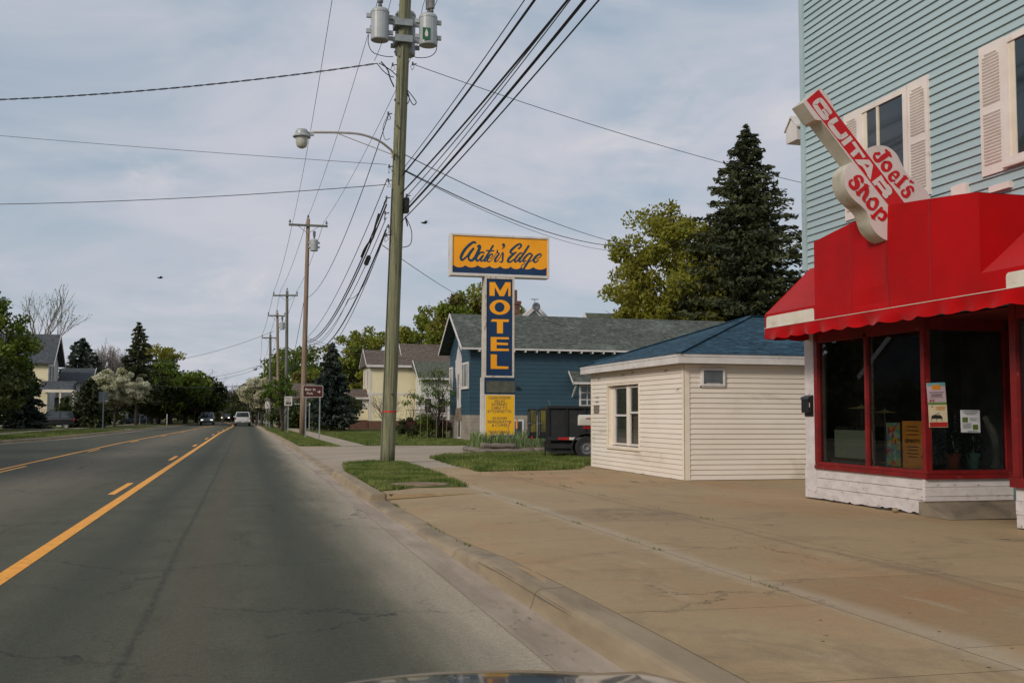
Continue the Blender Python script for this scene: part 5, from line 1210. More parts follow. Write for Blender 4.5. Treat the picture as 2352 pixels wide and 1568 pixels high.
small_sign(594,932,140,.35,.4,'sign_white','tiny white sign on a post, farther of two under the blossom tree')
small_sign(711,928,92,.12,.2,'sign_white','slim white-topped marker post on the lawn between the sign poles')
t=small_sign(322,925,150,.28,.32,'sign_white','slim post with small plate under the left blossom tree')
q=A(338,914,150); t=thing('street_name_sign','green street name sign under the blossom tree on the left','sign',(q.x,150,.15)); b=MB(); b.box(q.x-.8,q.x+.8,149.9,149.94,q.z-.16,q.z+.16); b.build('panel','sign_green',t); b=MB(); b.tube([(q.x,150,.1),(q.x,150,q.z-.1)],.05,6); b.build('post','galvanised',t)
q=A(384,945,140); b=MB(); b.lathe([(.07,.1),(.07,1.5),(.001,1.55)],(q.x,140,0),8); tag(b.build('marker_post','white_trim'),'white marker post on the left lawn in front of the dark trees','post')
# ================= poles and wires =================
def wood(name,c,c2,dark):
    m,nt,b=_nodes(name); v=coords(nt,(7,7,.35))
    o=mixc(nt,nz(nt,v,2.2,6,.7,.35,.65),c,c2)
    o=mixc(nt,nz(nt,coords(nt,(22,22,.30)),1.6,3,.7,.56,.61),o,dark); o=mixc(nt,nz(nt,coords(nt,(40,40,.8)),1.5,3,.7,.45,.7),o,tuple(x*.7 for x in c2))
    o=mixc(nt,nz(nt,coords(nt,(3,3,1.2)),3,6,.75,.62,.72),o,tuple(x*.55 for x in c2))
    lk(nt,o,b.inputs['Base Color']); b.inputs['Roughness'].default_value=.85; bump(nt,b,nz(nt,v,5,6,.8,.2,.8),.6,.02); MATS[name]=m
wood('pole_green',srgb(140,138,106),srgb(112,112,84),srgb(48,48,38))
wood('pole_brown',srgb(160,136,114),srgb(130,108,90),srgb(70,56,46))
wood('pole_grey',srgb(120,120,108),srgb(98,98,88),srgb(56,56,50))
surf('tank_grey',srgb(168,172,172),srgb(150,154,154),2,.4,dirt=srgb(130,128,118),dscale=2,dlo=.6,dhi=.85,bst=.05)
surf('insulator',srgb(120,120,118),srgb(96,96,96),4,.3,bst=0)
surf('cable_black',srgb(30,31,33),srgb(24,24,26),4,.6,bst=0)
surf('cable_grey',srgb(62,64,66),None,4,.6,bst=0)
surf('lamp_white',srgb(216,206,194),srgb(200,190,176),3,.5,bst=0)
surf('lamp_glass',srgb(190,190,176),srgb(166,166,152),6,.25,bst=0)
surf('red_tape',srgb(206,40,40),None,3,.6,bst=0)
surf('tag_green',srgb(30,92,58),None,3,.6,bst=0)
def insul(mb,c,h=.2,r=.07): mb.lathe([(.02,-.02),(.02,h*.3),(r*.9,h*.3),(r,h*.42),(r*.5,h*.5),(r*.8,h*.62),(r*.75,h*.72),(.4*r,h*.8),(.4*r,h),(.001,h)],c,10)
def transformer(root,c,r=.25,h=.85,face=(0,-1),bush=1):
    x,y,z=c; b=MB(); b.lathe([(.001,z),(r*.96,z),(r,z+.03),(r,z+h-.1),(r*1.04,z+h-.1),(r*1.04,z+h-.05),(r*.9,z+h+.02),(r*.4,z+h+.07),(.001,z+h+.08)],(x,y,0),22)
    t=b.build('transformer','tank_grey',root,smooth=False)
    b=MB()
    for k in range(bush):
        a=k*1.3; bx,by=x+.1*math.cos(a)*(bush>1),y+.1*math.sin(a)*(bush>1)
        b.lathe([(.03,z+h),(.075,z+h+.06),(.04,z+h+.1),(.07,z+h+.15),(.04,z+h+.2),(.09,z+h+.24),(.10,z+h+.55),(.07,z+h+.6),(.001,z+h+.62)],(bx,by,0),12)
    b.build('bushing','insulator',t)
    for s in (-1,1):
        for zz in (z+.2,z+h-.25): b=MB(); b.box(x+s*r,x+s*(r+.13),y-.05,y+.05,zz,zz+.12); b.build('lug','tank_grey',t)
    return t
# --- P1: the big near pole ---
P1=thing('utility_pole','big greenish wooden utility pole with three grey transformers and a street lamp arm','utility pole',(4.01,30.5,.1))
def p1x(z): return 4.01+(z-.15)*.0268
HT=17.2
b=MB(); zs=[.02,.6,2,4,6,8,10,12,14,16,HT]; b.tube([(p1x(z),30.5,z) for z in zs],[lerp(.215,.165,z/HT) for z in zs],22); b.build('pole_shaft','pole_green',P1,smooth=True)
b=MB(); b.tube([(p1x(z)-.19+.0*z,30.4,z) for z in (.1,4,8.2)],[.013]*3,5); b.tube([(p1x(z)-.02,30.5-.205,z) for z in (8.3,11,14,17)],[.012]*4,5); b.build('ground_wire','cable_grey',P1)
z_=A(890,945,30.3).z; b=MB(); b.lathe([(.214,z_-.02),(.2155,z_-.02),(.2155,z_+.025),(.212,z_+.025)],(p1x(z_),30.5,0),22); b.build('red_band','red_tape',P1)
b=MB()
for px,py in ((905,35),(903,75),(902,97),(900,120),(900,230),(905,290),(893,905)):
    q=A(px+7,py,30.3); b.tube([(q.x,30.24,q.z),(q.x,30.3,q.z)],.03,6)
for k in range(34):
    z=1.2+k*.42; b.tube([(p1x(z)-.212+.0012*k,30.45,z),(p1x(z)-.19,30.47,z)],.012,4)
b.build('bolt','cable_grey',P1)
c=A(872,92,30.4); transformer(P1,(c.x,30.4,c.z-.02),.27,.92)
c=A(983,104,30.4); t3=transformer(P1,(c.x,30.4,c.z-.02),.27,.92,bush=2)
q=A(972,66,30.1); b=MB(); b.box(q.x-.01,q.x+.22,30.118,30.128,q.z-.32,q.z+.05); b.build('warning_tag','tag_green',t3)
b=MB(); qx=q.x+.105; b.poly([(qx,30.112,q.z+.02),(qx+.05,30.112,q.z-.12),(qx+.045,30.112,q.z-.2),(qx,30.112,q.z-.24),(qx-.045,30.112,q.z-.2),(qx-.05,30.112,q.z-.12)]); b.build('drop_mark','sign_white',t3)
c=A(930,128,31.0); transformer(P1,(c.x,30.98,c.z),.31,1.3)
b=MB()
for yy in (58,95):
    q=A(925,yy,30.5); b.beam((q.x-.75,30.42,q.z+.02),(q.x+.78,30.42,q.z),.06,.12); b.box(q.x-.26,q.x+.26,30.22,30.8,q.z-.1,q.z+.1)
b.build('bracket','galvanised',P1)
b=MB(); b.box(2.4,6.5,30.2,30.32,16.1,16.22); b.build('crossarm','pole_grey',P1)
# lamp arm
lp=[A(900,362,30.35),A(900,348,30.3),A(893,340,29.9),A(868,322,29.3),A(830,309,28.4),A(790,305,27.6),A(745,304,27.0),A(712,304,26.7)]
b=MB(); b.tube(bez([tuple(p) for p in lp],5),.035,8); arm=b.build('lamp_arm','lamp_white',P1,smooth=True)
b=MB(); b.tube([A(778,308,27.5),A(900,355,30.3)],.012,5); b.build('stay_rod','lamp_white',arm)
c=A(693,330,26.6); b=MB(); x,y,z=c
b.lathe([(.001,z+.36),(.13,z+.36),(.16,z+.31),(.17,z+.24),(.225,z+.19),(.225,z+.165),(.15,z+.15),(.001,z+.15)],(x,y,0),20); b.box(x,x+.3,y-.04,y+.04,z+.22,z+.31); b.build('lamp_head','tank_grey',arm)
b=MB(); b.lathe([(.155,z+.15),(.15,z+.02),(.12,z-.08),(.05,z-.12),(.001,z-.125)],(x,y,0),18); b.build('lamp_bowl','lamp_glass',arm,smooth=True)
# splice box and hardware
b=MB(); q=A(933,462,30.45); b.box(q.x-.07,q.x+.07,30.3,30.6,q.z-.35,q.z+.08); b.build('splice_box','black_plastic',P1)
rr=random.Random(6)
for px,py in ((893,415),(889,455),(886,490),(893,520),(888,540),(893,262),(903,150),(949,148),(935,450),(895,383)):
    b=MB(); q=A(px,py,30.45); b.tube([(q.x-.03,30.4,q.z-.02),(q.x+.1,30.45,q.z+.02)],.016,5); b.tube([(q.x-.03,30.4,q.z-.05),(q.x-.02,30.4,q.z+.05)],.028,6)
    for k in range(2): b.tube([(q.x-.02,30.35,q.z),(q.x-.12+rr.random()*.2,30.3,q.z-.1-rr.random()*.15),(q.x-.05,30.35,q.z-.22)],.008,4)
    b.build('wire_clamp','cable_grey',P1)
def loose(pts,r,Y=30.4,name='drip_loop',par=P1):
    b=MB(); b.tube([A(x,y,Y+(p[0] if p else 0)) for x,y,*p in bez([(a,c_) for a,c_ in pts],6)],r,4,cap=False); return b.build(name,'cable_black',par)
loose([(847,80),(846,100),(856,120),(880,129),(903,131)],.012); loose([(1003,70),(1004,100),(1000,120),(985,131),(960,133),(945,128)],.012)
loose([(875,142),(890,160),(896,180),(905,200)],.02); loose([(870,145),(895,160),(912,175)],.014)
loose([(932,150),(930,190),(940,225),(934,240),(922,238)],.014); loose([(934,205),(950,225),(956,236),(948,240),(935,215)],.014)
loose([(933,500),(945,530),(943,560),(925,568),(917,562)],.012); loose([(930,495),(935,510),(936,520),(931,500)],.012)
loose([(898,0),(888,40),(876,100),(860,140)],.008,30.4); loose([(976,0),(970,20),(966,45)],.008)
loose([(893,262),(880,290),(884,320),(896,318)],.008)
# --- generic farther pole ---
def pole(zmf,base,top,arm_l,arm_r,armz,Y,r0,mat,label,trans=None,braces=True,r1=None):
    bx=A(*base,Y).x; tx,tz=A(*top,Y).x,A(*top,Y).z
    t=thing('utility_pole',label,'utility pole',(bx,Y,.1)); b=MB(); b.tube([(lerp(bx,tx,k/6),Y,lerp(.02,tz,k/6)) for k in range(7)],[lerp(r0,r1 or r0*.65,k/6) for k in range(7)],12); b.build('pole_shaft',mat,t,smooth=True)
    if arm_l:
        xl,xr=A(*arm_l,Y),A(*arm_r,Y); b=MB(); b.beam((xl.x,Y-r0,xl.z),(xr.x,Y-r0,xr.z),.12,.14); a=b.build('crossarm','pole_grey',t)
        if braces:
            zc=lerp(xl.z,xr.z,.5); b=MB()
            for s in (-1,1): b.beam((tx+s*.75,Y-r0-.02,zc),(tx,Y-r0,zc-.55),.05,.03)
            b.build('brace','galvanised',a)
        b=MB()
        for f in (.03,.97): insul(b,(lerp(xl.x,xr.x,f),Y-r0,lerp(xl.z,xr.z,f)+.07),.3,.09)
        insul(b,(tx,Y,tz),.3,.09); b.build('insulators','insulator',a)
    if trans: q=A(*trans,Y); transformer(t,(q.x,Y-.1,q.z),.26,.75); b=MB(); b.box(tx,q.x,Y-.08,Y-.02,q.z+.5,q.z+.58); b.box(tx,q.x,Y-.08,Y-.02,q.z+.15,q.z+.23); b.build('bracket','galvanised',t)
    return t
P2=pole(None,(694,1000),(708,503),(663,517),(752,521),None,71,.2,'pole_brown','second pole, tall reddish brown wood with crossarm, behind the brown park sign',(721,577),r1=.12)
P3=pole(None,(657,985),(659.5,668),(627,679),(684,679),None,100,.19,'pole_grey','third pole, grey wood with flat crossarm, behind the speed limit sign')
P4=pole(None,(640,982),(637,718),(615,725),(655,726),None,112,.19,'pole_brown','fourth pole, slim brown wood carrying one grey transformer',(648,757))
P5=pole(None,(620,979),(621,768),(601,776),(637,776),None,125,.2,'pole_grey','fifth pole, dark wood crossarm pole in the blossom tree')
P6=pole(None,(609,960),(608,824),(597,828),(616,829),None,190,.2,'pole_grey','farthest pole, small dark crossarm above the trees')
# far street lamps
def lampfar(xp,yp,Y,x2,label):
    a=A(xp,yp,Y); c=A(x2,yp+3,Y); t=thing('street_lamp',label,'street lamp',(a.x,Y,.1)); b=MB(); b.tube([(a.x,Y,.1),(a.x,Y,a.z-.3),(a.x+(c.x-a.x)*.15,Y,a.z),(lerp(a.x,c.x,.6),Y,a.z+.15),(c.x,Y,c.z)],.06,6); b.build('lamp_post','galvanised',t)
    b=MB(); b.lathe([(.001,c.z+.1),(.2,c.z+.08),(.3,c.z),(.2,c.z-.25),(.001,c.z-.3)],(c.x,Y,0),10); b.build('lamp_head','tank_grey',t)
lampfar(606,843,150,586,'far street lamp hanging over the road beside the blossom tree')
lampfar(484,898,185,505,'far curved street lamp on the left over the maple')
# --- wires ---
def wire(a,b_,sag,r,label,group,mat='cable_black',n=26,name='power_cable',twist=False):
    a=Vector(a); b_=Vector(b_); m_=MB(); pts=[a.lerp(b_,i/n)-Vector((0,0,4*sag*(i/n)*(1-i/n))) for i in range(n+1)]
    if twist:
        n2=220
        for ph in (0,pi):
            q=[]
            for i in range(n2+1):
                t=i/n2; p=a.lerp(b_,t)-Vector((0,0,4*sag*t*(1-t))); an=t*2*pi*26+ph; q.append(p+Vector((0,math.cos(an),math.sin(an)))*r*.9)
            m_.tube(q,r*.75,5,cap=False)
    else: m_.tube(pts,r,5,cap=False)
    return tag(m_.build(name,mat),label,'cable',group)
# bundle from the big pole overhead towards the viewer (off the top of the frame)
def over(px,py,qx,qy,X,r,sag,lab,mat='cable_black'):
    a=A(px,py,30.3); q=PX(qx,qy,X); t=(a.y-q.y)/(a.y+8); end_z=(q.z+4*sag*t*(1-t)-a.z*(1-t))/t
    ex=(q.x-a.x*(1-t))/t
    return wire(a,(ex,-8,end_z),sag,r,lab,'cables running overhead from the big pole',mat,40)
GO='black cables fanning from the big pole up over the viewer, seen against the sky'
OV=[(928,385,1205,0,.012),(925,402,1228,0,.028),(930,455,1258,60,.014),(921,445,1300,5,.026),(930,478,1310,0,.012),(926,490,1330,16,.034),(921,510,1376,0,.018)]
for i,(a_,b_,c_,d_,r_) in enumerate(OV): over(a_,b_,c_,d_,4.35+.12*i,r_*.85,.5,GO)
# comm bundle between big pole and second pole
GB='black cables swooping in a bundle from the big pole down to the second pole'
for i,(ya,yb,sg,r_) in enumerate(((412,775,.75,.013),(455,782,1.1,.024),(470,786,1.1,.024),(500,790,1.15,.012),(528,792,1.5,.026),(535,800,1.7,.012))):
    wire(A(889-i*.6,ya,30.4),A(704,yb,70.9),sg,r_,GB,'bundle between the first two poles')
b=MB(); pa=A(848,588,35.5); pb=A(840,608,36.3); b.tube([pa,pa.lerp(pb,.15),pa.lerp(pb,.85),pb],[.03,.085,.085,.03],9); tag(b.build('splice_case','black_plastic'),'black splice case hanging in the cable bundle left of the big pole','splice case')
b=MB(); b.tube(bez([tuple(A(x,y,Y)) for x,y,Y in ((870,492,33),(862,520,34),(857,545,34.5),(845,560,35),(836,575,36),(830,590,36.5))],6),.035,6); tag(b.build('splice_case','black_plastic'),'lumpy twisted cable joint in the upper bundle left of the big pole','splice case')
wire(A(889,520,30.4),A(800,686,50),.6,.012,'slack black cable drooping low below the bundle left of the big pole','lone cables')
wire(A(800,686,50),A(706,785,70.9),.9,.012,'slack black cable drooping low below the bundle left of the big pole','lone cables')
# further spans
for k,(y1,y2) in enumerate(((785,815),(790,845),(800,850))): wire(A(703,y1,71),A(659,y2,100),.5,.025,'short span of cable between the second and third pole','far bundle')
for k,(y1,y2,x2,Y2) in enumerate(((815,850,622,125),(845,862,622,125))): wire(A(657,y1,100),A(x2,y2,Y2),.3,.025,'short span of cable beyond the third pole','far bundle')
# primaries between arms
arm1=[(2.55,30.3,16.4),(4.45,30.5,17.4),(6.3,30.3,16.4)]
a2=[A(672,512,70.8),A(707,499,71),A(743,512,70.8)]; a3=[A(629,668,99.8),A(644,668,100),A(682,668,99.8)]; a5=[A(602,770,124.8),A(621,765,125),A(636,770,124.8)]; a6=[A(598,824,190),A(608,820,190),A(616,824,190)]
for i in range(3):
    wire(arm1[i],a2[i],.7,.011,'thin bare wire running high between the crossarms of the tall poles','bare wires between crossarms','cable_grey')
    wire(a2[i],a3[i],.5,.014,'thin bare wire running high between the crossarms of the tall poles','bare wires between crossarms','cable_grey')
    wire(a3[i],a5[i],.4,.016,'thin bare wire running high between the crossarms of the tall poles','bare wires between crossarms','cable_grey')
    wire(a5[i],a6[i],.8,.016,'thin bare wire running high between the crossarms of the tall poles','bare wires between crossarms','cable_grey')
# twisted grey feeder from pole 1 down to pole 2 and 3
wire(A(893,262,30.4),A(707,683,70.9),1.1,.014,'knotted dark wire curving from the big pole to the middle of the second pole','feeder wire')
wire(A(700,680,71),A(659,880,100),.5,.018,'dark wire dropping from the second pole behind the third pole','feeder wire far span')
# to the left across the road
pb=A(-500,232,38); wire(A(866,146,30.3),pb,.42,.017,'thick twisted black cable crossing the road to the upper left','cross road cable',twist=True)
wire(A(866,146,30.3),A(905,178,30.4),.08,.014,'short tail of the twisted cable at the pole','cross road tail')
wire(A(888,378,30.4),A(-600,254,48),.12,.008,'hair-thin wire crossing the sky left of the street lamp, upper one','cross road wire','cable_grey')
wire(A(888,424,30.4),A(-500,464,44),.3,.012,'thin black cable crossing the sky to the left below the street lamp','cross road wire low')
wire(A(630,760,112),A(280,835,150),1.0,.02,'thin wire slanting from the far poles down to the left trees','far side wire','cable_grey')
for y1,y2 in ((835,868),(842,876)): wire(A(607,y1,150),A(400,y2,190),.8,.022,'faint far wires crossing the road above the cars','far crossing wires','cable_grey')
wire(A(621,878,125),A(330,882,140),.5,.03,'dark horizontal cable crossing the road above the cars','far cable')
# to the right from big pole
wire(A(949,148,30.4),A(2150,482,37),.45,.011,'thin cable descending right from the transformers to behind the teal shop','right hand drop','cable_grey')
wire(A(931,356,30.3),A(1500,572,60),.5,.014,'upper service cable running right over the motel sign to the maple','right hand service')
wire(A(931,392,30.3),A(1470,565,60),.7,.018,'middle service cable running right over the motel sign to the maple','right hand service 2')
wire(A(931,394,30.3),A(1435,578,58),.55,.010,'lowest thin service wire running right to the maple tree','right hand service 3','cable_grey')
wire(A(878,563,31),A(1075,690,62),.1,.012,'thin wire behind the big pole sloping down right to the tree behind the blue house','low right wire')
for y1,y2 in ((775,800),(780,812)): wire(A(706,y1,71),A(860,y2,104),.4,.015,'thin service wire from the second pole towards the yellow house','yellow house service','cable_grey')
# birds
def bird(x,y,Y,lab):
    c=A(x,y,Y); t=MB(); t.sphere((0,0,0),.09,6,2.3,.8,.8); t.sphere((-.2,0,.02),.05,5,1.2,.9,.9)
    t.poly([(.1,-.02,.03),(-.06,-.02,.03),(.02,-.3,.12),(.22,-.42,.05)]); t.poly([(.1,.02,.03),(-.06,.02,.03),(.04,.3,.16),(.24,.44,.1)]); t.poly([(.18,-.02,0),(.36,-.05,.01),(.36,.05,.01),(.18,.02,0)])
    t.v=[(a*.42,b_*.42,c_*.42) for a,b_,c_ in t.v]; o=t.build('bird','cable_black'); o.location=c; tag(o,lab,'bird')
bird(975,512,30,'small dark bird flying right of the big pole'); bird(368,638,40,'small dark bird flying over the left trees')
# ================= trees and shrubs =================
wood('bark_dark',srgb(72,64,56),srgb(54,48,42),srgb(34,30,27)); wood('bark_grey',srgb(120,114,106),srgb(96,90,84),srgb(60,56,52)); wood('bark_pale',srgb(168,160,156),srgb(140,132,128),srgb(100,94,90))
leafm('leaf_green',srgb(96,116,38),srgb(62,84,26),srgb(112,124,44),.35)
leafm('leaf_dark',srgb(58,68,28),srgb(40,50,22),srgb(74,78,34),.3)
leafm('leaf_yellow',srgb(156,152,58),srgb(108,114,42),srgb(134,130,48),.45)
leafm('leaf_lime',srgb(122,136,48),srgb(84,102,34),srgb(144,142,58),.4)
leafm('leaf_red',srgb(96,66,46),srgb(72,52,38),srgb(86,80,42),.3)
leafm('blossom',srgb(228,222,202),srgb(200,196,170),srgb(168,168,128),.4,.9)
leafm('spruce',srgb(64,70,46),srgb(42,47,32),srgb(80,84,52),.2)
leafm('spruce_blue',srgb(56,68,58),srgb(40,50,44),srgb(64,74,62),.12)
leafm('spruce_tip',srgb(70,78,50),srgb(46,56,38),srgb(80,84,56),.1)
_HF=1
def quads(C,S,rg,elong=1.0,up=.0,tilt=None):
    """random leaf quads (diamonds) round centres C with sizes S"""
    n=len(C); a=rg.randn(n,3); a[:,2]*=(1-up); a/=np.linalg.norm(a,axis=1)[:,None]
    b=rg.randn(n,3); b-=a*(a*b).sum(1)[:,None]; b/=np.linalg.norm(b,axis=1)[:,None]
    if tilt is not None: a=tilt/np.linalg.norm(tilt,axis=1)[:,None]; b=rg.randn(n,3); b-=a*(a*b).sum(1)[:,None]; b/=np.linalg.norm(b,axis=1)[:,None]
    S=S[:,None]; V=np.stack([C-a*S*elong,C-b*S*.55,C+a*S*elong,C+b*S*.55],1); return V.reshape(-1,3)
def clusters(rg,n,R_,H0,H1,shape,cx,cy,flat):
    out=[]
    while len(out)<n:
        p=rg.uniform(-1,1,3); r=np.linalg.norm(p)
        if r>1 or r<.35+.25*rg.rand(): continue
        if shape=='round': k=1
        elif shape=='oval': k=1-.25*max(0,p[2])
        elif shape=='vase': k=.72+.28*p[2]
        elif shape=='dome': k=1; 
        else: k=1
        an=math.atan2(p[1],p[0]); lob=1+.16*math.sin(3*an+shape.__len__()+cx)+.1*math.sin(5*an+cy+2*p[2])
        z=(H0+H1)/2+p[2]*(H1-H0)/2*(1+.1*math.sin(2*an+cx))
        out.append((p[0]*R_*k*lob,p[1]*R_*k*lob*flat,z))
    return np.array(out)
def tree(x,y,H,R_,z0,leaf,label,seed=1,ncl=70,per=70,size=.14,shape='round',bark='bark_dark',crad=.16,trunk_r=None,name='leafy_tree',cat='tree',group=None,flat=1.0,lean=0,zb=.12,limbs=26,two=None):
    rg=np.random.RandomState(seed); rr=random.Random(seed)
    t=thing(name,label,cat,(x,y,zb),group); tr=trunk_r or H*.018+.04
    C=clusters(rg,ncl,R_,z0,H,shape,seed*1.3,seed*.7,flat); cr=R_*crad*(.7+.6*rg.rand(ncl))
    b=MB(); top=z0+(H-z0)*.62
    trunk=[(rr.uniform(-1,1)*tr*.6*k+lean*k/5,rr.uniform(-1,1)*tr*.6*k,lerp(0,top,k/5)) for k in range(6)]; trunk[0]=(0,0,-.1)
    b.tube(trunk,[tr*1.25,tr,tr*.9,tr*.75,tr*.5,tr*.25],9)
    idx=rg.permutation(ncl)[:limbs]
    for i in idx:
        c=C[i]; k=rr.uniform(.3,.85)*min(1,max(.25,(c[2]-.5)/top)); f=k*5; j=int(min(4,f)); s=Vector(trunk[j]).lerp(Vector(trunk[j+1]),f-j); e=Vector(c)
        if s.z>e.z: s.z=max(.3*top,e.z-.4)
        mid=s.lerp(e,.5)+Vector((rr.uniform(-.1,.1)*R_,rr.uniform(-.1,.1)*R_,-.05*R_*rr.random())); r0=tr*rr.uniform(.25,.5)
        b.tube([s,mid,e],[r0,r0*.6,r0*.2],5,cap=False)
        for q in range(2):
            d=Vector((rr.uniform(-1,1),rr.uniform(-1,1),rr.uniform(-.2,1)))*R_*.22; b.tube([mid.lerp(e,rr.random()),e+d],[r0*.3,r0*.08],3,cap=False)
    tk=b.build('trunk',bark,t,local=True)
    n=ncl*per; ci=np.repeat(np.arange(ncl),per); d=rg.randn(n,3); d/=np.linalg.norm(d,axis=1)[:,None]; d*=(rg.rand(n)**.45)[:,None]
    P=C[ci]+d*cr[ci][:,None]*np.array([1,1,.7]); S=size*(.6+.8*rg.rand(n))
    o=fast_mesh('crown',quads(P,S,rg,1.0),4,leaf,t)
    if two:
        m=int(n*two[1]); P2_=C[ci[:m]]+d[:m][::-1]*cr[ci[:m]][:,None]*np.array([1,1,.7])*1.05; fast_mesh('crown',quads(P2_,S[:m],rg),4,two[0],t)
    return t
def conifer(x,y,H,R_,z0,leaf,label,seed=1,wh=34,br=9,q=26,size=.2,droop=.25,dens=1.0,bark='bark_dark',group=None,power=.85,name='spruce_tree',zb=.12,jit=.22):
    rg=np.random.RandomState(seed); rr=random.Random(seed); t=thing(name,label,'tree',(x,y,zb),group)
    b=MB(); tr=H*.014+.05; b.tube([(0,0,-.1),(0,0,H*.5),(0,0,H*.98)],[tr,tr*.6,.02],8)
    P=[];T=[];S=[]
    for k in range(wh):
        f=k/(wh-1); z=lerp(z0,H*.985,f**.92); L0=R_*((1-f)**power)*rr.uniform(.85,1.08)+.12
        n=max(4,int(br*(1-.45*f)))
        for j in range(n):
            a=2*pi*(j+rr.random()*.7)/n+k*1.1; L=L0*rr.uniform(1-jit*1.6,1+jit*.6); dz=-L*droop*rr.uniform(.6,1.4); up=L*.22
            e=Vector((math.cos(a)*L,math.sin(a)*L,z+dz+up*.4)); m=Vector((math.cos(a)*L*.5,math.sin(a)*L*.5,z+dz*.65))
            b.tube([(0,0,z),m,e],[tr*.28*(1-f)+.012,tr*.16*(1-f)+.01,.006],3,cap=False)
            cnt=max(5,int(q*dens*(L/R_)**.8))
            u=rg.rand(cnt)**.7
            pt=np.outer((1-u)**2,np.array([0,0,z]))+np.outer(2*u*(1-u),np.array(m)*1.0)+np.outer(u**2,np.array(e))
            side=np.array([-math.sin(a),math.cos(a),0]); wS=(L*.26*(1-.6*u)+.08); pt=pt+np.outer(rg.randn(cnt)*.55*wS,side); pt[:,2]-=np.abs(rg.randn(cnt))*.09*(1+L*.25)
            P.append(pt); tt=np.outer(np.ones(cnt),np.array([math.cos(a),math.sin(a),-.25]))+rg.randn(cnt,3)*.55; T.append(tt); S.append(size*(.6+.8*rg.rand(cnt)))
    b.build('trunk',bark,t,local=True)
    P=np.concatenate(P);T=np.concatenate(T);S=np.concatenate(S)
    fast_mesh('crown',quads(P,S,rg,1.25,tilt=T),4,leaf,t); return t
def bare(x,y,H,R_,label,seed=1,bark='bark_grey',depth=6,trunks=1,spread=.5,buds=None,upw=.5,name='bare_tree',thick=1.0,group=None,nb=(2,3),z0=.28,budn=1,budsize=.08,zb=.12):
    rr=random.Random(seed); t=thing(name,label,'tree',(x,y,zb),group); b=MB(); tips=[]
    def grow(p,d,l,r,k):
        e=p+d*l; m=p+d*l*.5+Vector((rr.uniform(-1,1),rr.uniform(-1,1),rr.uniform(-.5,.5)))*l*.07
        b.tube([p,m,e],[r,r*.85,r*.68],5 if k>depth-3 else 3,cap=False)
        if k<=2: tips.append(e)
        if k==0: tips.append(m); return
        for i in range(rr.choice(nb)+(1 if k==depth else 0)):
            nd=(d+Vector((rr.uniform(-1,1),rr.uniform(-1,1),rr.uniform(-.6,.9)))*spread+Vector((0,0,upw*.18))).normalized()
            grow(p.lerp(e,rr.uniform(.55,1.0)) if i else e,nd,l*rr.uniform(.66,.86),r*(.72 if i==0 else .5),k-1)
    for q in range(trunks):
        d=Vector((rr.uniform(-.35,.35)*(trunks>1),rr.uniform(-.35,.35)*(trunks>1),1)).normalized(); grow(Vector((0,0,-.1)),d,H*z0,H*.013*thick,depth)
    mx=max(v[2] for v in b.v); mr=max(math.hypot(v[0],v[1]) for v in b.v); b.v=[(v[0]*R_/mr,v[1]*R_/mr,v[2]*H/mx) for v in b.v]
    b.build('branches',bark,t,local=True)
    if buds:
        rg=np.random.RandomState(seed); C=np.array([(p.x*R_/mr,p.y*R_/mr,p.z*H/mx) for p in tips]); C=np.repeat(C,budn,0)+rg.randn(len(C)*budn,3)*.12*(budn>1); fast_mesh('crown',quads(C,budsize*(.5+rg.rand(len(C))),rg),4,buds,t)
    return t
LPX=[565]
def at(px,Y): LPX[0]=px; return A(px,950,Y).x
def zat(py,Y): return A(LPX[0],py,Y).z-.12
# --- right side: big spruce and maple above the roofs ---
conifer(at(1722,68),68,zat(278,68),7.3,2,'spruce','tall dark spruce towering between the maple and the teal shop',seed=4,wh=56,br=14,q=150,size=.155,droop=.18,power=.74,dens=1.0,jit=.40)
tree(at(1566,73),73,zat(482,73),5.2,4.6,'leaf_yellow','yellow green maple leaning against the tall spruce above the grey roof',seed=6,ncl=210,per=180,size=.15,shape='round',crad=.19,limbs=50,bark='bark_dark')
tree(at(1450,74),74,zat(690,74),2.3,6.3,'leaf_yellow','low yellow green tree at the left foot of the maple above the grey roof',seed=8,ncl=34,per=150,size=.14,crad=.3,limbs=16)
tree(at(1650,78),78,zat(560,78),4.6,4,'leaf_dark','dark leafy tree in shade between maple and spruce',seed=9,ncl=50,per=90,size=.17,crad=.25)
# --- behind the blue and yellow houses ---
tree(at(985,118),118,zat(722,118),4.0,6,'leaf_lime','lime green maple behind the brown roof left of the blue house gable',seed=12,ncl=90,per=140,size=.2,crad=.22,limbs=40)
tree(at(1085,112),112,zat(672,112),5.2,7,'leaf_lime','larger lime green maple directly behind the motel sign and blue gable',seed=13,ncl=110,per=150,size=.2,crad=.2,limbs=50,two=('leaf_red',.12))
tree(at(1130,125),125,zat(690,125),4.0,7,'leaf_yellow','yellowish maple showing through behind the motel sign',seed=15,ncl=60,per=130,size=.2,crad=.25)
tree(at(845,128),128,zat(760,128),4.9,2,'leaf_lime','bright green maple behind the yellow house left of the big pole',seed=14,ncl=110,per=140,size=.2,crad=.2,limbs=50)
tree(at(905,132),132,zat(795,132),3.0,4,'leaf_green','small green tree top peeping right of the big pole above the yellow house',seed=16,ncl=30,per=80,size=.2,crad=.3)
tree(at(815,135),135,zat(860,135),5,0.5,'leaf_dark','dark green bushy tree between the spruce and the yellow house',seed=17,ncl=50,per=90,size=.24,crad=.3)
conifer(at(761,93),93,zat(786,93),1.85,1.0,'spruce_blue','blue green spruce on the lawn right of the brown park sign',seed=18,wh=34,br=11,q=60,size=.17,droop=.3,power=.62,jit=.3)
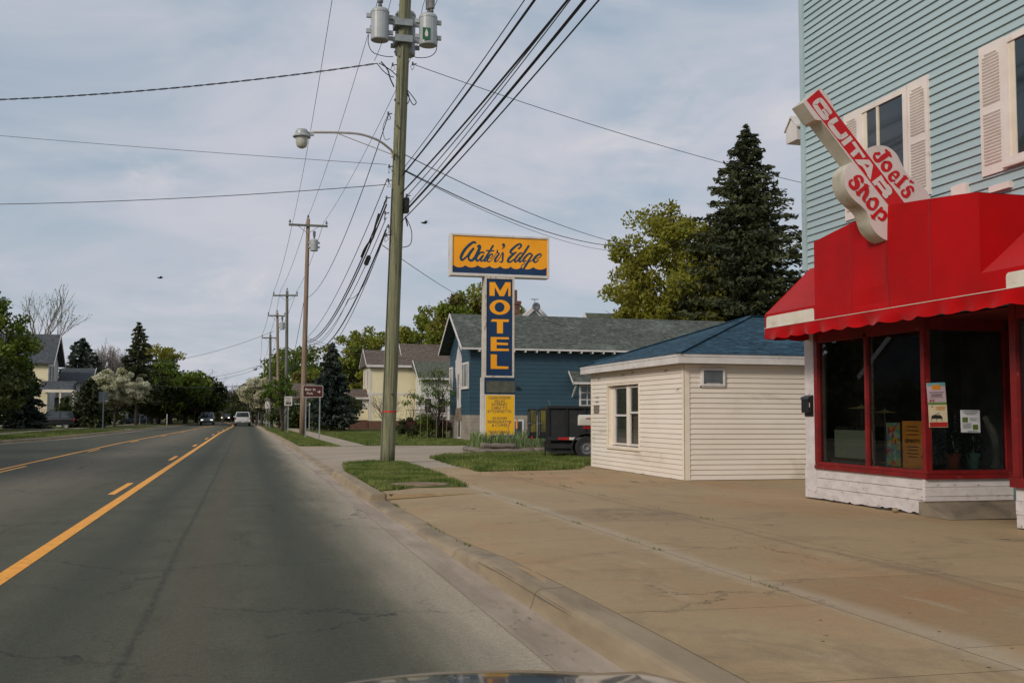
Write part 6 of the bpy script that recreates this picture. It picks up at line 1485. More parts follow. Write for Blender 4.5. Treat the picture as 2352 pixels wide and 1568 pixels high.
tree(at(770,98),98,zat(905,98),2.6,.2,'leaf_dark','dark undergrowth behind the spruce right of the park sign',seed=19,ncl=40,per=80,size=.16,crad=.3,name='bush',cat='bush',limbs=6)
# sparse leafy tree and bed in front of the white cottage
tree(at(1000,61),61,zat(850,61),1.25,1.4,'leaf_green','sparse young leafy tree at the left corner of the blue house',seed=20,ncl=42,per=34,size=.06,crad=.25,limbs=40,trunk_r=.07,bark='bark_dark',lean=.5,flat=1)
tree(at(948,62),62,zat(905,62),.7,1.9,'leaf_green','thin sprays of leaves reaching left from the young tree by the blue house',seed=21,ncl=14,per=22,size=.055,crad=.35,limbs=14,trunk_r=.03)
bare(at(885,98),98,zat(900,98),2.3,'tangled bare shrub in front of the yellow house',seed=22,bark='bark_grey',depth=5,trunks=4,spread=.9,upw=.1,thick=1.2,name='bare_shrub')
for i,(px,py,w_,lab) in enumerate(((985,960,1.0,'low green bush in the flower bed left of the blue house'),(1015,965,.8,'dark low plants beside the block basement of the blue house'),(940,972,.7,'small low shrub beside the dark red deck'))):
    tree(at(px,62),62,zat(py-12,62),w_,.15,'leaf_dark' if i else 'leaf_green',lab,seed=30+i,ncl=22,per=60,size=.07,crad=.35,name='bush',cat='bush',limbs=5,trunk_r=.03)
surf('stake',srgb(124,112,96),None,5,.8,bst=0)
for i,px in enumerate((966,982,1003,1017,1026)):
    b=MB(); x=at(px,60.5); b.tube([(x,60.5,.1),(x+.02,60.5,2.2+.2*(i%2))],.018,4); tag(b.build('garden_stake','stake'),'thin upright garden stake in the bed left of the blue house','stake','stakes in the flower bed')
# hedges/undergrowth behind the poles on the right
tree(at(735,108),108,zat(925,108),5.0,.1,'leaf_dark','long dark hedge mass behind the park sign',seed=40,ncl=80,per=80,size=.2,crad=.2,name='hedge',cat='hedge',limbs=8,flat=.4)
tree(at(688,150),150,zat(800,150),6.5,1,'leaf_green','broad green tree behind the second and third poles',seed=41,ncl=90,per=80,size=.26,crad=.2)
tree(at(655,160),160,zat(845,160),6,1,'leaf_green','green tree behind the blossom tree and the slim poles',seed=42,ncl=70,per=80,size=.28,crad=.22)
tree(at(718,140),140,zat(850,140),4.0,1,'leaf_lime','lighter green tree left of the blue green spruce',seed=43,ncl=50,per=70,size=.24,crad=.25,two=('leaf_red',.2))
tree(at(648,86),86,zat(866,86),1.05,2.0,'leaf_green','small street tree with bushy green crown behind the speed limit sign',seed=44,ncl=36,per=70,size=.08,crad=.3,trunk_r=.12,bark='bark_dark')
tree(at(626,112),112,zat(875,112),1.0,2.6,'leaf_green','slim leafy street tree among the poles left of the speed limit sign',seed=45,ncl=26,per=60,size=.1,crad=.35,trunk_r=.09)
tree(at(601,138),138,zat(868,138),3.0,2.2,'blossom','white blossoming pear tree on the right verge beyond the poles',seed=46,ncl=150,per=140,size=.13,crad=.17,two=('leaf_green',.15),trunk_r=.16)
for i,(px,Y,lab) in enumerate(((586,150,'nearest plain street tree trunk row under the blossom'),(578,175,'middle street tree of the row right of the pickup'),(574,200,'farthest street tree of the row right of the pickup'))):
    tree(at(px+4,Y),Y,zat(905,Y),3,3,'leaf_dark',lab,seed=50+i,ncl=40,per=70,size=.2,crad=.25,trunk_r=.18)
# --- far end of the road ---
FT=[(500,230,905,6.5,'leaf_dark','dark maple beyond the minivan'),(515,235,930,5,'leaf_green','rounded green maple beyond the minivan beside the bare twigs'),(478,240,930,6,'leaf_dark','dark tree left of the minivan'),
(545,290,903,7,'leaf_red','reddish tree at the end of the road'),(570,285,915,6,'leaf_red','rust brown tree at the end of the road right of the red one'),(530,300,915,7,'leaf_green','green tree at the end of the road left of the reddish one'),(585,300,935,6,'leaf_dark','dark trees closing the road behind the pickup'),(555,320,930,9,'leaf_dark','dark tree mass exactly behind the pickup'),(605,270,925,7,'leaf_dark','dark tree behind the tree row at the right')]
for i,(px,Y,py,r_,lf,lab) in enumerate(FT): tree(at(px,Y),Y,zat(py,Y),r_,.3,lf,lab,seed=60+i,ncl=50,per=70,size=.36,crad=.26,limbs=8)
leafm('far_leaf',srgb(58,70,34),srgb(42,54,28),srgb(72,66,38),.2)
rgz=np.random.RandomState(9); n=26000; X=rgz.uniform(-170,170,n); Yy=rgz.uniform(345,380,n); Z=rgz.rand(n)**1.2*(9+2.5*np.sin(X*.12)+1.5*np.sin(X*.31)); o=fast_mesh('distant_wood',quads(np.c_[X,Yy,Z],.6+.6*rgz.rand(n),rgz),4,'far_leaf'); tag(o,'far wooded skyline closing the end of the street','trees',kind='stuff')
# --- left side ---
tree(at(-42,98),98,zat(672,98),4.1,.4,'leaf_green','big dense green tree at the left edge of the photo',seed=80,ncl=120,per=110,size=.17,crad=.2,shape='oval',limbs=50)
tree(at(-60,92),92,zat(800,92),4.5,.2,'leaf_dark','dark lower foliage under the big tree at the left edge',seed=81,ncl=80,per=90,size=.2,crad=.22,name='bush',cat='bush')
conifer(at(52,104),104,zat(815,104),2.4,.6,'spruce_blue','dark drooping spruce in front of the farmhouse wall',seed=82,wh=20,br=9,q=80,size=.19,droop=.45,power=.6)
bare(at(80,136),136,zat(650,136),6.0,'tall thin bare tree with few buds behind the farmhouse roof',seed=183,bark='bark_grey',depth=6,spread=.34,buds='leaf_lime',upw=.9,z0=.3,budsize=.09)
bare(at(150,150),150,zat(820,150),4.5,'faint bare tree right of the farmhouse gable',seed=84,bark='bark_grey',depth=6,spread=.5,buds='leaf_red',upw=.4)
conifer(at(185,150),150,zat(776,150),3.6,1,'spruce_blue','broad dark evergreen between the farmhouse and the bare fan shaped tree',seed=85,wh=22,br=9,q=40,size=.32,droop=.05,power=.42,name='evergreen_tree')
for i in range(1): bare(at(250,155),155,zat(772,155),5.6,'bare pale stemmed tree spreading like a fan on the left',seed=86,bark='bark_pale',depth=5,trunks=9,spread=.22,buds='leaf_red',upw=1.2,z0=.25,thick=.9,nb=(2,3,3))
conifer(at(313,142),142,zat(738,142),3.3,3.5,'spruce','tall open branched spruce in the middle of the left tree line',seed=87,wh=24,br=7,q=44,size=.26,droop=.22,power=.72,jit=.35)
tree(at(364,160),160,zat(797,160),3.2,9,'leaf_yellow','yellow green open crowned tree right of the tall left spruce',seed=88,ncl=40,per=40,size=.2,crad=.25,limbs=36)
tree(at(262,118),118,zat(850,118),2.9,2.0,'blossom','big white blossoming pear tree left of the road',seed=89,ncl=190,per=150,size=.12,crad=.16,two=('leaf_green',.08),shape='round')
tree(at(232,172),172,zat(850,172),6,2,'leaf_red','russet leaved tree behind the left blossom tree',seed=90,ncl=50,per=60,size=.28,crad=.25)
conifer(at(205,112),112,zat(868,112),1.6,.1,'spruce','dark cedar beside the farmhouse steps',seed=91,wh=20,br=9,q=50,size=.2,droop=.0,power=.5,name='cedar_shrub')
tree(at(178,120),120,zat(905,120),2.4,.1,'leaf_dark','dark bush between the steps and the cedar',seed=92,ncl=40,per=70,size=.18,crad=.3,name='bush',cat='bush')
tree(at(230,128),128,zat(935,128),3,.1,'leaf_dark','dark low hedge under the left blossom tree',seed=93,ncl=40,per=70,size=.2,crad=.3,name='hedge',cat='hedge',flat=.5)
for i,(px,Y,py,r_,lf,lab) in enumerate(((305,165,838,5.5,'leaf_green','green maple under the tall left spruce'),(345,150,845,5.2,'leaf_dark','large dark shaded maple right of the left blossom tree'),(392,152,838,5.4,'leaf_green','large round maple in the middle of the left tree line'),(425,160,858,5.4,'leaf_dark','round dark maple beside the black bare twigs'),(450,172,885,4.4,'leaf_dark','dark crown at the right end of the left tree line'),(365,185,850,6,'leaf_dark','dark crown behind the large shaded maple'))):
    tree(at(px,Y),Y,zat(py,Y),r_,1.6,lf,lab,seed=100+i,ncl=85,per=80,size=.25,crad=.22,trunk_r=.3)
for i,(px,Y) in enumerate(((470,180),(510,200))): bare(at(px,Y),Y,zat(845+i*30,Y),7.5,('black bare twiggy tree over the left tree line, larger one','dark bare twiggy tree over the left side of the road, smaller one')[i],seed=110+i,bark='bark_dark',depth=7,spread=.55,upw=.3,z0=.24,nb=(2,3))
bare(at(575,170),170,zat(883,170),4,'reddish bare tree top left of the right blossom tree',seed=113,bark='bark_grey',depth=6,spread=.45,buds='leaf_red',upw=.6)
bare(at(722,170),170,zat(830,170),6,'thin bare crown behind the second pole',seed=114,bark='bark_grey',depth=6,spread=.45,buds='leaf_red',upw=.6)
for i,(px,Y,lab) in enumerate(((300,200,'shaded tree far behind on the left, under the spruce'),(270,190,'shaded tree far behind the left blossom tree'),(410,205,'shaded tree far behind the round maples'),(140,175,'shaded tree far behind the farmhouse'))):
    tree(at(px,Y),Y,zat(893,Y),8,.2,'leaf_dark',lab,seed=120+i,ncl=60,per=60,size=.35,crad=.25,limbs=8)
# planter bed by the motel sign
leafm('iris',srgb(120,136,92),srgb(84,104,66),srgb(136,150,104),.25,1.2)
BP=[(8.55,38.2),(10.6,38.6),(12.6,39.6),(12.8,42.6),(9.0,42.2),(8.5,40)]
PB=thing('planter_bed','log edged planter bed at the foot of the motel sign','planter',(9.5,40,.15))
b=MB(); b.prism([(x,y,.13) for x,y in BP],(0,0,.2)); b.build('soil','soil',PB)
for (p,q,z) in (((8.45,38.15,.22),(10.7,38.55,.2),.2),((10.65,38.5,.22),(12.7,39.6,.2),.2),((8.5,38.2,.42),(9.9,38.42,.40),.2),((8.45,38.1,.22),(8.4,40.6,.24),.2),((8.4,40.4,.24),(8.9,42.4,.22),.2)):
    b=MB(); P_=[Vector(p).lerp(Vector(q),k/8)+Vector((0,0,.012*math.sin(k*2.3))) for k in range(9)]; b.tube(P_,[.095+.012*math.sin(k*1.9) for k in range(9)],9); b.build('log','wood_grey',PB,smooth=True)
rg_=np.random.RandomState(4)
def tuft(P,n,h,wd,z,seed,mat,label,parent=None):
    rg=np.random.RandomState(seed); xs_=[p[0] for p in P]; ys_=[p[1] for p in P]; pts=[]
    while len(pts)<n:
        x=rg.uniform(min(xs_),max(xs_)); y=rg.uniform(min(ys_),max(ys_))
        if in_poly(x,y,P): pts.append((x,y))
    p=np.array(pts); H=h*(.55+.6*rg.rand(n)); a=rg.rand(n)*2*pi; ln=H*(.15+.5*rg.rand(n)); V=[]
    for i in range(n):
        d=np.array([math.cos(a[i]),math.sin(a[i]),0]); s=np.array([-d[1],d[0],0])*wd; b0=np.array([p[i,0],p[i,1],z]); m=b0+d*ln[i]*.35+np.array([0,0,H[i]*.7]); e=b0+d*ln[i]+np.array([0,0,H[i]])
        V+=[b0-s,b0+s,m+s*.9,m-s*.9, m-s*.9,m+s*.9,e+s*.15,e-s*.15]
    o=fast_mesh('ornamental_grass',np.array(V),4,mat); tag(o,label,'grass',kind='stuff'); return o
tuft(BP,1500,.62,.013,.3,5,'iris','tall pale green bladed plants filling the planter under the motel sign')
tuft([(8.6,38.4),(9.6,38.5),(9.6,41),(8.6,41)],260,.5,.02,.3,6,'leaf_green','darker leaves at the left end of the planter under the sign')
for lab,px,py,mt,h in (('orange reflector stake beside the motel sign in the planter',1187,981,'sign_orange',.3),('orange topped stake in front of the text board of the motel sign',1168,975,'sign_orange',.14)):
    q=A(px,py,39.2); b=MB(); b.tube([(q.x,39.2,.2),(q.x,39.2,q.z)],.012,4); t_=thing('marker_stake',lab,'stake',(q.x,39.2,.2)); b.build('rod','metal_grey',t_); b=MB(); b.tube([(q.x,39.2,q.z-.05),(q.x,39.2,q.z+h)],.045,8); b.build('reflector',mt,t_)
b=MB(); q=A(1123,1000,39.3); b.sphere((q.x,39.3,q.z),.075,6,1,1,1.6); tag(b.build('yellow_bud','sign_yellow'),'small yellow flower at the left foot of the sign text board','flower')
# ================= vehicles and small things =================
def paint(name,c,rough=.25,metal=.3):
    m,nt,b=_nodes(name); b.inputs['Base Color'].default_value=(*c,1); b.inputs['Roughness'].default_value=rough; b.inputs['Metallic'].default_value=metal; b.inputs['Coat Weight'].default_value=.6; b.inputs['Coat Roughness'].default_value=.05; MATS[name]=m
paint('paint_white',srgb(206,206,206),.3,0); paint('paint_silver',srgb(150,152,156),.35,.5); paint('paint_black',srgb(26,27,30),.3,.1); paint('paint_blue',srgb(20,38,56),.16,.2); paint('paint_bluegrey',srgb(96,112,128),.3,.4)
paint('tyre',srgb(34,34,35),.8,0); MATS['tyre'].node_tree.nodes['Principled BSDF'].inputs['Coat Weight'].default_value=0
surf('tail_red',srgb(170,20,22),None,3,.3,bst=0); surf('rim',srgb(168,168,170),srgb(130,130,132),6,.35,metal=.7,bst=0)
m,nt,b_=_nodes('headlamp_on'); b_.inputs['Base Color'].default_value=(.9,.88,.8,1); b_.inputs['Emission Color'].default_value=(1,.93,.78,1); b_.inputs['Emission Strength'].default_value=2.2; MATS['headlamp_on']=m
def loft(mb,st,mi=0):
    """st: list of (y,[(x,z)...]) half sections mirrored"""
    rings=[]
    for y,pr in st:
        full=[(x,y,z) for x,z in pr]+[(-x,y,z) for x,z in reversed(pr)]; rings.append(full)
    n=len(rings[0]); b=len(mb.v)
    for r_ in rings: mb.v+=r_
    for i in range(len(rings)-1):
        for j in range(n): a=b+i*n+j; c=b+i*n+(j+1)%n; mb.f.append((a,c,c+n,a+n)); mb.m.append(mi)
    mb.f.append(tuple(range(b,b+n))[::-1]); mb.m.append(mi); mb.f.append(tuple(range(b+(len(rings)-1)*n,b+len(rings)*n))); mb.m.append(mi)
def sec(w,z0,z1,rc=.12,wt=None):
    wt=wt or w; return [(w*.86,z0),(w,z0+.12),(w,lerp(z0,z1,.55)),(wt,z1-rc),(wt-rc*.8,z1)]
def wheel(root,x,y,r,w_=.22,s=1):
    b=MB(); b.lathe([(r*.6,-w_/2),(r*.93,-w_/2),(r,-w_/2+.04),(r,w_/2-.04),(r*.93,w_/2),(r*.6,w_/2),(r*.6,-w_/2)],(x,y,r),22,axis='x'); o=b.build('wheel','tyre',root,smooth=False,local=True)
    b=MB(); 
    for q in (-1,1): b.lathe([(.001,q*(w_/2-.03)),(r*.3,q*(w_/2-.02)),(r*.34,q*(w_/2-.06)),(r*.52,q*(w_/2-.05)),(r*.61,q*(w_/2))],(x,y,r),18,axis='x')
    b.build('rim','rim',o,local=True)
def car(kind,x,y,rz,pm,label,lights=False,cat='car'):
    """local +Y is the front; origin on the ground at the centre"""
    nm={'van':'minivan','pickup':'pickup_truck','suv':'parked_suv','sedan':'parked_car'}[kind]
    t=thing(nm,label,cat,(x,y,.01),None,rz); W=.95
    b=MB()
    if kind=='pickup':
        W=1.0; loft(b,[(-2.7,sec(W*.97,.45,1.12)),(-2.66,sec(W,.40,1.16)),(-.7,sec(W,.35,1.18)),(.7,sec(W,.35,1.16)),(2.2,sec(W*.97,.38,1.10)),(2.65,sec(W*.88,.42,.95))])
    elif kind=='van': loft(b,[(-2.3,sec(W*.95,.40,1.0)),(-2.2,sec(W,.33,1.08)),(1.0,sec(W,.30,1.05)),(1.8,sec(W*.97,.30,.98)),(2.3,sec(W*.88,.32,.80)),(2.42,sec(W*.8,.34,.66))])
    elif kind=='suv': loft(b,[(-2.3,sec(W*.94,.45,1.05)),(-2.2,sec(W,.38,1.12)),(1.0,sec(W,.36,1.12)),(2.1,sec(W*.95,.38,1.04)),(2.35,sec(W*.86,.42,.86))])
    else: loft(b,[(-2.3,sec(W*.9,.35,.85)),(-2.1,sec(W*.97,.28,.95)),(.9,sec(W*.97,.26,.92)),(2.1,sec(W*.92,.28,.76)),(2.3,sec(W*.82,.3,.62))])
    body=b.build('body',pm,t,local=True,smooth=False,bevel=.04)
    g=MB(); rf=MB()
    if kind=='pickup': cabs=[(-.75,1.16,.92),(-.55,1.78,.76),(.35,1.80,.76),(1.05,1.14,.9)]
    elif kind=='van': cabs=[(-2.25,1.0,.92),(-2.05,1.66,.80),(.5,1.72,.78),(1.45,1.0,.9)]
    elif kind=='suv': cabs=[(-2.26,1.08,.92),(-2.0,1.68,.76),(.35,1.72,.76),(1.1,1.1,.9)]
    else: cabs=[(-1.9,.92,.88),(-1.2,1.38,.68),(.1,1.42,.68),(1.0,.9,.86)]
    P=[(w_,y_,z_) for y_,z_,w_ in cabs]
    L_=[(-w_,y_,z_) for w_,y_,z_ in P]
    g.add([*P,*L_],[(0,1,2,3),(7,6,5,4),(0,4,5,1),(1,5,6,2),(2,6,7,3)]); g.build('windows','dark_glass',t,local=True)
    # roof and pillars
    y1,z1,w1=cabs[1]; y2,z2,w2=cabs[2]; rf.add([(-w1-.02,y1-.03,z1+.0),(w1+.02,y1-.03,z1+.0),(w2+.02,y2+.03,z2+.0),(-w2-.02,y2+.03,z2),(-w1+.05,y1+.05,z1+.06),(w1-.05,y1+.05,z1+.06),(w2-.05,y2-.05,z2+.06),(-w2+.05,y2-.05,z2+.06)],[(0,1,5,4),(1,2,6,5),(2,3,7,6),(3,0,4,7),(4,5,6,7),(0,3,2,1)])
    for s in (-1,1):
        for (a,c_) in ((0,1),(3,2)):
            ya,za,wa=cabs[a]; yb,zb_,wb=cabs[c_]; rf.beam((s*wa*.99,ya,za),(s*wb,yb,zb_),.09,.09)
        ym_=(cabs[1][0]+cabs[2][0])/2; rf.beam((s*.93,ym_-.05,cabs[0][1]),(s*(w1+.005),ym_,z1),.08,.05)
    rf.build('roof',pm,t,local=True)
    yb=-2.62 if kind=='pickup' else -2.22; wr={'pickup':.38,'van':.33,'suv':.37,'sedan':.32}[kind]; wy=(-1.75,1.75) if kind=='pickup' else (-1.45,1.45)
    for s in (-1,1):
        for wy_ in wy: wheel(t,s*(W-.12),wy_,wr)
        b=MB(); b.box(s*(W-.02)-(.14 if s>0 else 0),s*(W-.02)+(.14 if s<0 else 0),yb-.10,yb+.02,.85,1.10); b.build('tail_light','tail_red',t,local=True)
        b=MB(); yf={'pickup':2.6,'van':2.32,'suv':2.3,'sedan':2.22}[kind]; zf={'pickup':.78,'van':.62,'suv':.78,'sedan':.55}[kind]; b.box(s*.48,s*.78,yf-.1,yf+.06,zf,zf+.16); b.build('headlight','headlamp_on' if lights else 'window_glass',t,local=True)
        b=MB(); b.box(s*(W+.02),s*(W+.17),cabs[3][0]-.25,cabs[3][0]-.15,cabs[3][1]+.02,cabs[3][1]+.16); b.build('mirror',pm,t,local=True)
    b=MB(); yf={'pickup':2.66,'van':2.4,'suv':2.36,'sedan':2.3}[kind]; b.box(-W*.9,W*.9,yf-.05,yf+.05,.34,.5); b.box(-.42,.42,yf-.02,yf+.03,.55,.68); b.build('front_bumper','black_plastic',t,local=True)
    b=MB(); 
    if kind=='pickup': b.box(-.9,.9,-2.86,-2.7,.48,.62); o=b.build('rear_bumper','chrome',t,local=True); b=MB(); b.box(-.62,.62,-2.745,-2.72,.7,1.12); b.build('tailgate',pm,t,local=True); b=MB(); b.box(-.14,.14,-2.872,-2.862,.5,.6); b.build('number_plate','sign_white',t,local=True)
    else: b.box(-.85,.85,yb-.16,yb-.04,.4,.55); b.build('rear_bumper','black_plastic',t,local=True)
    return t
car('pickup',-.42,143.5,R(.6),'paint_white','white pickup truck driving away in our lane',cat='pickup truck')
car('van',-5.35,156,R(180),'paint_silver','silver minivan with headlights on coming towards us',True,cat='minivan')
car('suv',-3.9,216,R(180),'paint_black','dark oncoming car with bright headlights behind the minivan, nearer one',True)
car('suv',-2.6,262,R(183),'paint_black','tiny dark oncoming car farther up the road beside the pickup',True)
car('suv',-18.4,112,R(78),'paint_black','black parked SUV in front of the old farmhouse',cat='car')
car('sedan',-15.0,158,R(80),'paint_bluegrey','pale blue grey car parked under the left blossom tree')
# our own car: bonnet seen at the bottom edge
HC=thing('own_car','dark blue glossy car bonnet edge at the bottom of the photo','car',(0,2.2,0))
b=MB(); n,mq=36,20
for i in range(mq+1):
    v=i/mq; y=1.05+1.45*v
    for j in range(n+1):
        u=j/n*2-1; x=.40+u*.86
        z=1.099-.13*abs(u)**1.9-.26*max(0,abs(u)-.72)**1.1-.10*v**1.5-.32*max(0,v-.72)**1.4*2
        z+=.012*math.exp(-((abs(u)-.5)/.07)**2)
        b.v.append((x,y,z))
for i in range(mq):
    for j in range(n): a=i*(n+1)+j; b.f.append((a,a+1,a+n+2,a+n+1)); b.m.append(0)
b.build('bonnet','paint_blue',HC,smooth=True)
# dump trailer behind the cream building
TR=thing('dump_trailer','black dump trailer with open rear doors parked behind the cream building','trailer',(11.5,33.2,.15))
surf('trailer_black',srgb(28,29,30),srgb(22,22,23),3,.6,dirt=srgb(52,48,42),dscale=2,dlo=.55,dhi=.8)
surf('door_inside',srgb(116,104,36),srgb(90,84,36),2,.7,dirt=srgb(50,50,40),dscale=4,dlo=.5,dhi=.7)
surf('reflect_red',srgb(170,36,32),None,3,.4,bst=0)
def tp(x,y,Y=33): return A(*z6(x,y),Y)
ang=R(-10); ux,uy=math.cos(ang),math.sin(ang)
o=tp(1492,600); O=Vector((o.x,33,0))
def T_(s,d,z): return Vector((O.x+ux*s-uy*d*1.0,O.y+uy*s+ux*d,z))     # s along the side, d depth behind
zt=tp(1492,590).z; zb=tp(1492,1000).z
b=MB(); b.add([T_(0,0,zb),T_(4.4,0,zb),T_(4.4,2.0,zb),T_(0,2.0,zb),T_(0,0,zt),T_(4.4,0,zt),T_(4.4,2.0,zt),T_(0,2.0,zt)],[(0,1,5,4),(1,2,6,5),(2,3,7,6),(3,0,4,7),(0,3,2,1),(4,5,6,7)])
for k in range(8): s=.05+k*.6; b.beam(T_(s,-.03,zb),T_(s,-.03,zt),.07,.05,up=(0,1,0))
b.beam(T_(0,-.04,zt),T_(4.4,-.04,zt),.1,.08); b.beam(T_(0,-.03,zb+.02),T_(4.4,-.03,zb+.02),.1,.12)
b.build('box','trailer_black',TR)
for (xa,xb_,nm) in ((1244,1352,0),(1372,1478,1)):
    a=tp(xa,612,33.02+.02*nm); c=tp(xb_,990,33.02); b=MB(); b.box(a.x,c.x,32.97,33.03,c.z,a.z); d=b.build('rear_door','trailer_black',TR)
    b=MB(); w_=c.x-a.x; b.box(a.x+w_*.3,c.x-w_*.1,32.955,32.968,c.z+.2,a.z-.06); b.build('door_panel','door_inside',d)
    b=MB(); b.tube([(a.x+w_*.1,32.94,c.z+.1),(a.x+w_*.1,32.94,a.z-.1)],.015,5); b.box(a.x-.02,a.x+w_*.4,32.92,32.95,(a.z+c.z)/2-.02,(a.z+c.z)/2+.02); b.build('latch','metal_grey',d)
b=MB(); a=T_(.15,-.07,.55); b.beam(T_(.1,.1,.56),T_(4.2,.1,.56),.1,.16); b.beam(T_(.1,.1,.56),T_(.1,1.8,.56),.1,.14); b.beam(T_(-.05,.1,.72),T_(-.05,.1,.22),.04,.04,up=(0,1,0)); b.beam(T_(1.0,.0,.5),T_(1.5,.0,.38),.1,.25)
b.add([T_(.15,.15,.32),T_(4.3,.15,.32),T_(4.3,1.9,.32),T_(.15,1.9,.32),T_(.15,.15,zb),T_(4.3,.15,zb),T_(4.3,1.9,zb),T_(.15,1.9,zb)],[(0,3,2,1),(0,1,5,4),(3,0,4,7),(1,2,6,5)])
b.build('chassis','trailer_black',TR)
for s0,s1,mt,xs_ in ((.35,.72,'reflect_red',0),(.72,1.12,'sign_white',0)):
    b=MB(); b.beam(T_(s0,-.105,zb+.02),T_(s1,-.105,zb+.02),.02,.085); b.build('reflector_tape',mt,TR)
b=MB(); b.box(tp(1285,0).x,tp(1308,0).x,32.93,32.965,zb+.02,zb+.1); b.build('reflector_tape','reflect_red',TR)
wc_=tp(2010,1120,32.0); 
def twheel(s):
    b=MB(); c=T_(s,-.05,.15+.36); r=.37; prof=[(r*.58,-.12),(r*.9,-.13),(r,-.09),(r,.09),(r*.9,.13),(r*.58,.12)]
    m0=len(b.v); b.lathe(prof,(0,0,0),26,axis='y'); b.v=[tuple(c+Vector((v[0]*ux-v[1]*uy,v[0]*uy+v[1]*ux,v[2]))) for v in b.v]; o=b.build('wheel','tyre',TR)
    b=MB(); b.lathe([(.001,-.04),(r*.2,-.05),(r*.22,-.09),(r*.3,-.09),(r*.34,-.04),(r*.52,-.05),(r*.59,-.11)],(0,0,0),22,axis='y'); b.v=[tuple(c+Vector((v[0]*ux-v[1]*uy,v[0]*uy+v[1]*ux,v[2]))) for v in b.v]; b.build('rim','rim',o)
sw=1.28; twheel(sw); twheel(sw+.85)
b=MB(); pts=[]
for k in range(11):
    a=R(200-k*22); pts.append((math.cos(a),math.sin(a)))
for k in range(10):
    (c0,s0_),(c1,s1_)=pts[k],pts[k+1]; q=[T_(sw+.48*c0+.0,-.2,.51+.46*s0_),T_(sw+.48*c1,-.2,.51+.46*s1_),T_(sw+.48*c1,.05,.51+.46*s1_),T_(sw+.48*c0,.05,.51+.46*s0_)]; b.poly(q); q2=[T_(sw+.52*c0,-.205,.51+.5*s0_),T_(sw+.52*c1,-.205,.51+.5*s1_),T_(sw+.48*c1,-.205,.51+.46*s1_),T_(sw+.48*c0,-.205,.51+.46*s0_)]; b.poly(q2)
b.build('fender','trailer_black',TR)
b=MB(); b.beam(tp(1508,505),tp(1535,575),.03,.03); b.build('crank','metal_grey',TR)
# white mailbox with red flag at the corner of the cream building
MX=thing('mailbox','white mailbox with red flag on a post at the far corner of the cream building','mailbox',(9.4,28.6,.15))
q0=A(*z6(1912,690),28.5); q1=A(*z6(1912,822),28.5); h=q0.z-q1.z
b=MB(); sec_=[(0,0),(0,h*.6)]+[(.1-.1*math.cos(R(k*22.5)),h*.6+h*.4*math.sin(R(k*22.5))) for k in range(1,9)]+[(.2,0)]
b.prism([(q0.x+.0,28.5+a_,q1.z+z_) for a_,z_ in sec_],(.5,0,0)); b.build('box','sign_white',MX)
b=MB(); b.box(q0.x+.18,q0.x+.4,28.485,28.498,q1.z+h*.62,q1.z+h*.7); b.box(q0.x+.36,q0.x+.4,28.485,28.498,q1.z+h*.5,q1.z+h*.7); b.build('flag','tail_red',MX)
b=MB(); b.box(q0.x+.13,q0.x+.5,28.5,28.68,q1.z-.10,q1.z-.03); b.build('bracket','tail_red',MX)
b=MB(); b.box(q0.x+.38,q0.x+.46,28.56,28.64,.1,q1.z-.03); b.build('post','trim_post' if 'trim_post' in MATS else 'wood_grey',MX)
# black letter box on the shop's white post (hangs on it)
LB=thing('letter_box','black wall letter box with white address sticker on the white shop post','letter box',(9.4,16.3,1.5))
c0=z3=zm(1900,780,.33167)
pa=A(*c0(172,565),16.35); pb=A(*c0(245,685),16.35)
b=MB(); lx0,lx1=pa.x,9.455; zt_,zb_=A(*c0(172,570),16.35).z,A(*c0(172,685),16.35).z
b.box(lx0+.02,lx1-.02,16.16,16.40,zb_,zt_-.03); b.prism([(lx0,16.15,zt_-.04),(lx0+.02,16.15,zt_),(lx1,16.15,zt_+.04),(lx1,16.15,zt_-.04)],(0,.26,0)); b.box(lx1-.03,lx1+.001,16.14,16.42,zb_-.06,zt_+.02); b.build('box','black_plastic',LB)
b=MB(); b.box(lx0+.03,lx1-.08,16.152,16.158,lerp(zb_,zt_,.35),lerp(zb_,zt_,.62)); st=b.build('sticker','sign_white',LB)
b=MB()
for k in range(4):
    x_=lx0+.045+k*.032; b.box(x_,x_+.018,16.148,16.151,lerp(zb_,zt_,.52),lerp(zb_,zt_,.59)); b.box(x_,x_+.02,16.148,16.151,lerp(zb_,zt_,.39),lerp(zb_,zt_,.47))
b.build('digits','ink',st)
# stone lying at the rotten base board
b=MB(); q=G(1918*.0+ (1900+862*.33167)*.9408,(780+1415*.33167)*.9408,.16); b.sphere((q.x,q.y,.19),.045,6,1,1.2,.8); tag(b.build('pebble','kerb_concrete',smooth=True),'round pebble lying under the rotten white base board of the shop','stone')
# plants in the shop window
rgp=np.random.RandomState(3)
for lab,px,py,w_,n in (('dark leafy house plant in the terracotta pot behind the shop window',480,1000,.30,900),('dark trailing house plant in the mint pot behind the shop window',740,1090,.17,380)):
    p=onp(px,py,13.25); t=thing('house_plant',lab,'plant',(p.x,13.25,1.0)); C=rgp.randn(n,3)*np.array([w_*.55,.09,w_*.5])+np.array([p.x,13.3,p.z-.02]); C[:,1]=np.clip(C[:,1],13.12,13.6); C[:,2]=np.clip(C[:,2],.85,2.0); fast_mesh('foliage',quads(C,.03*(.5+rgp.rand(n)),rgp),4,'houseplant',t,off=t.location)
    b=MB()
    for k in range(5): b.tube([(p.x,13.2,1.0),(p.x+rgp.uniform(-.15,.15),13.25,1.0+rgp.uniform(.1,.3))],.006,4)
    b.build('stem','driftwood',t)
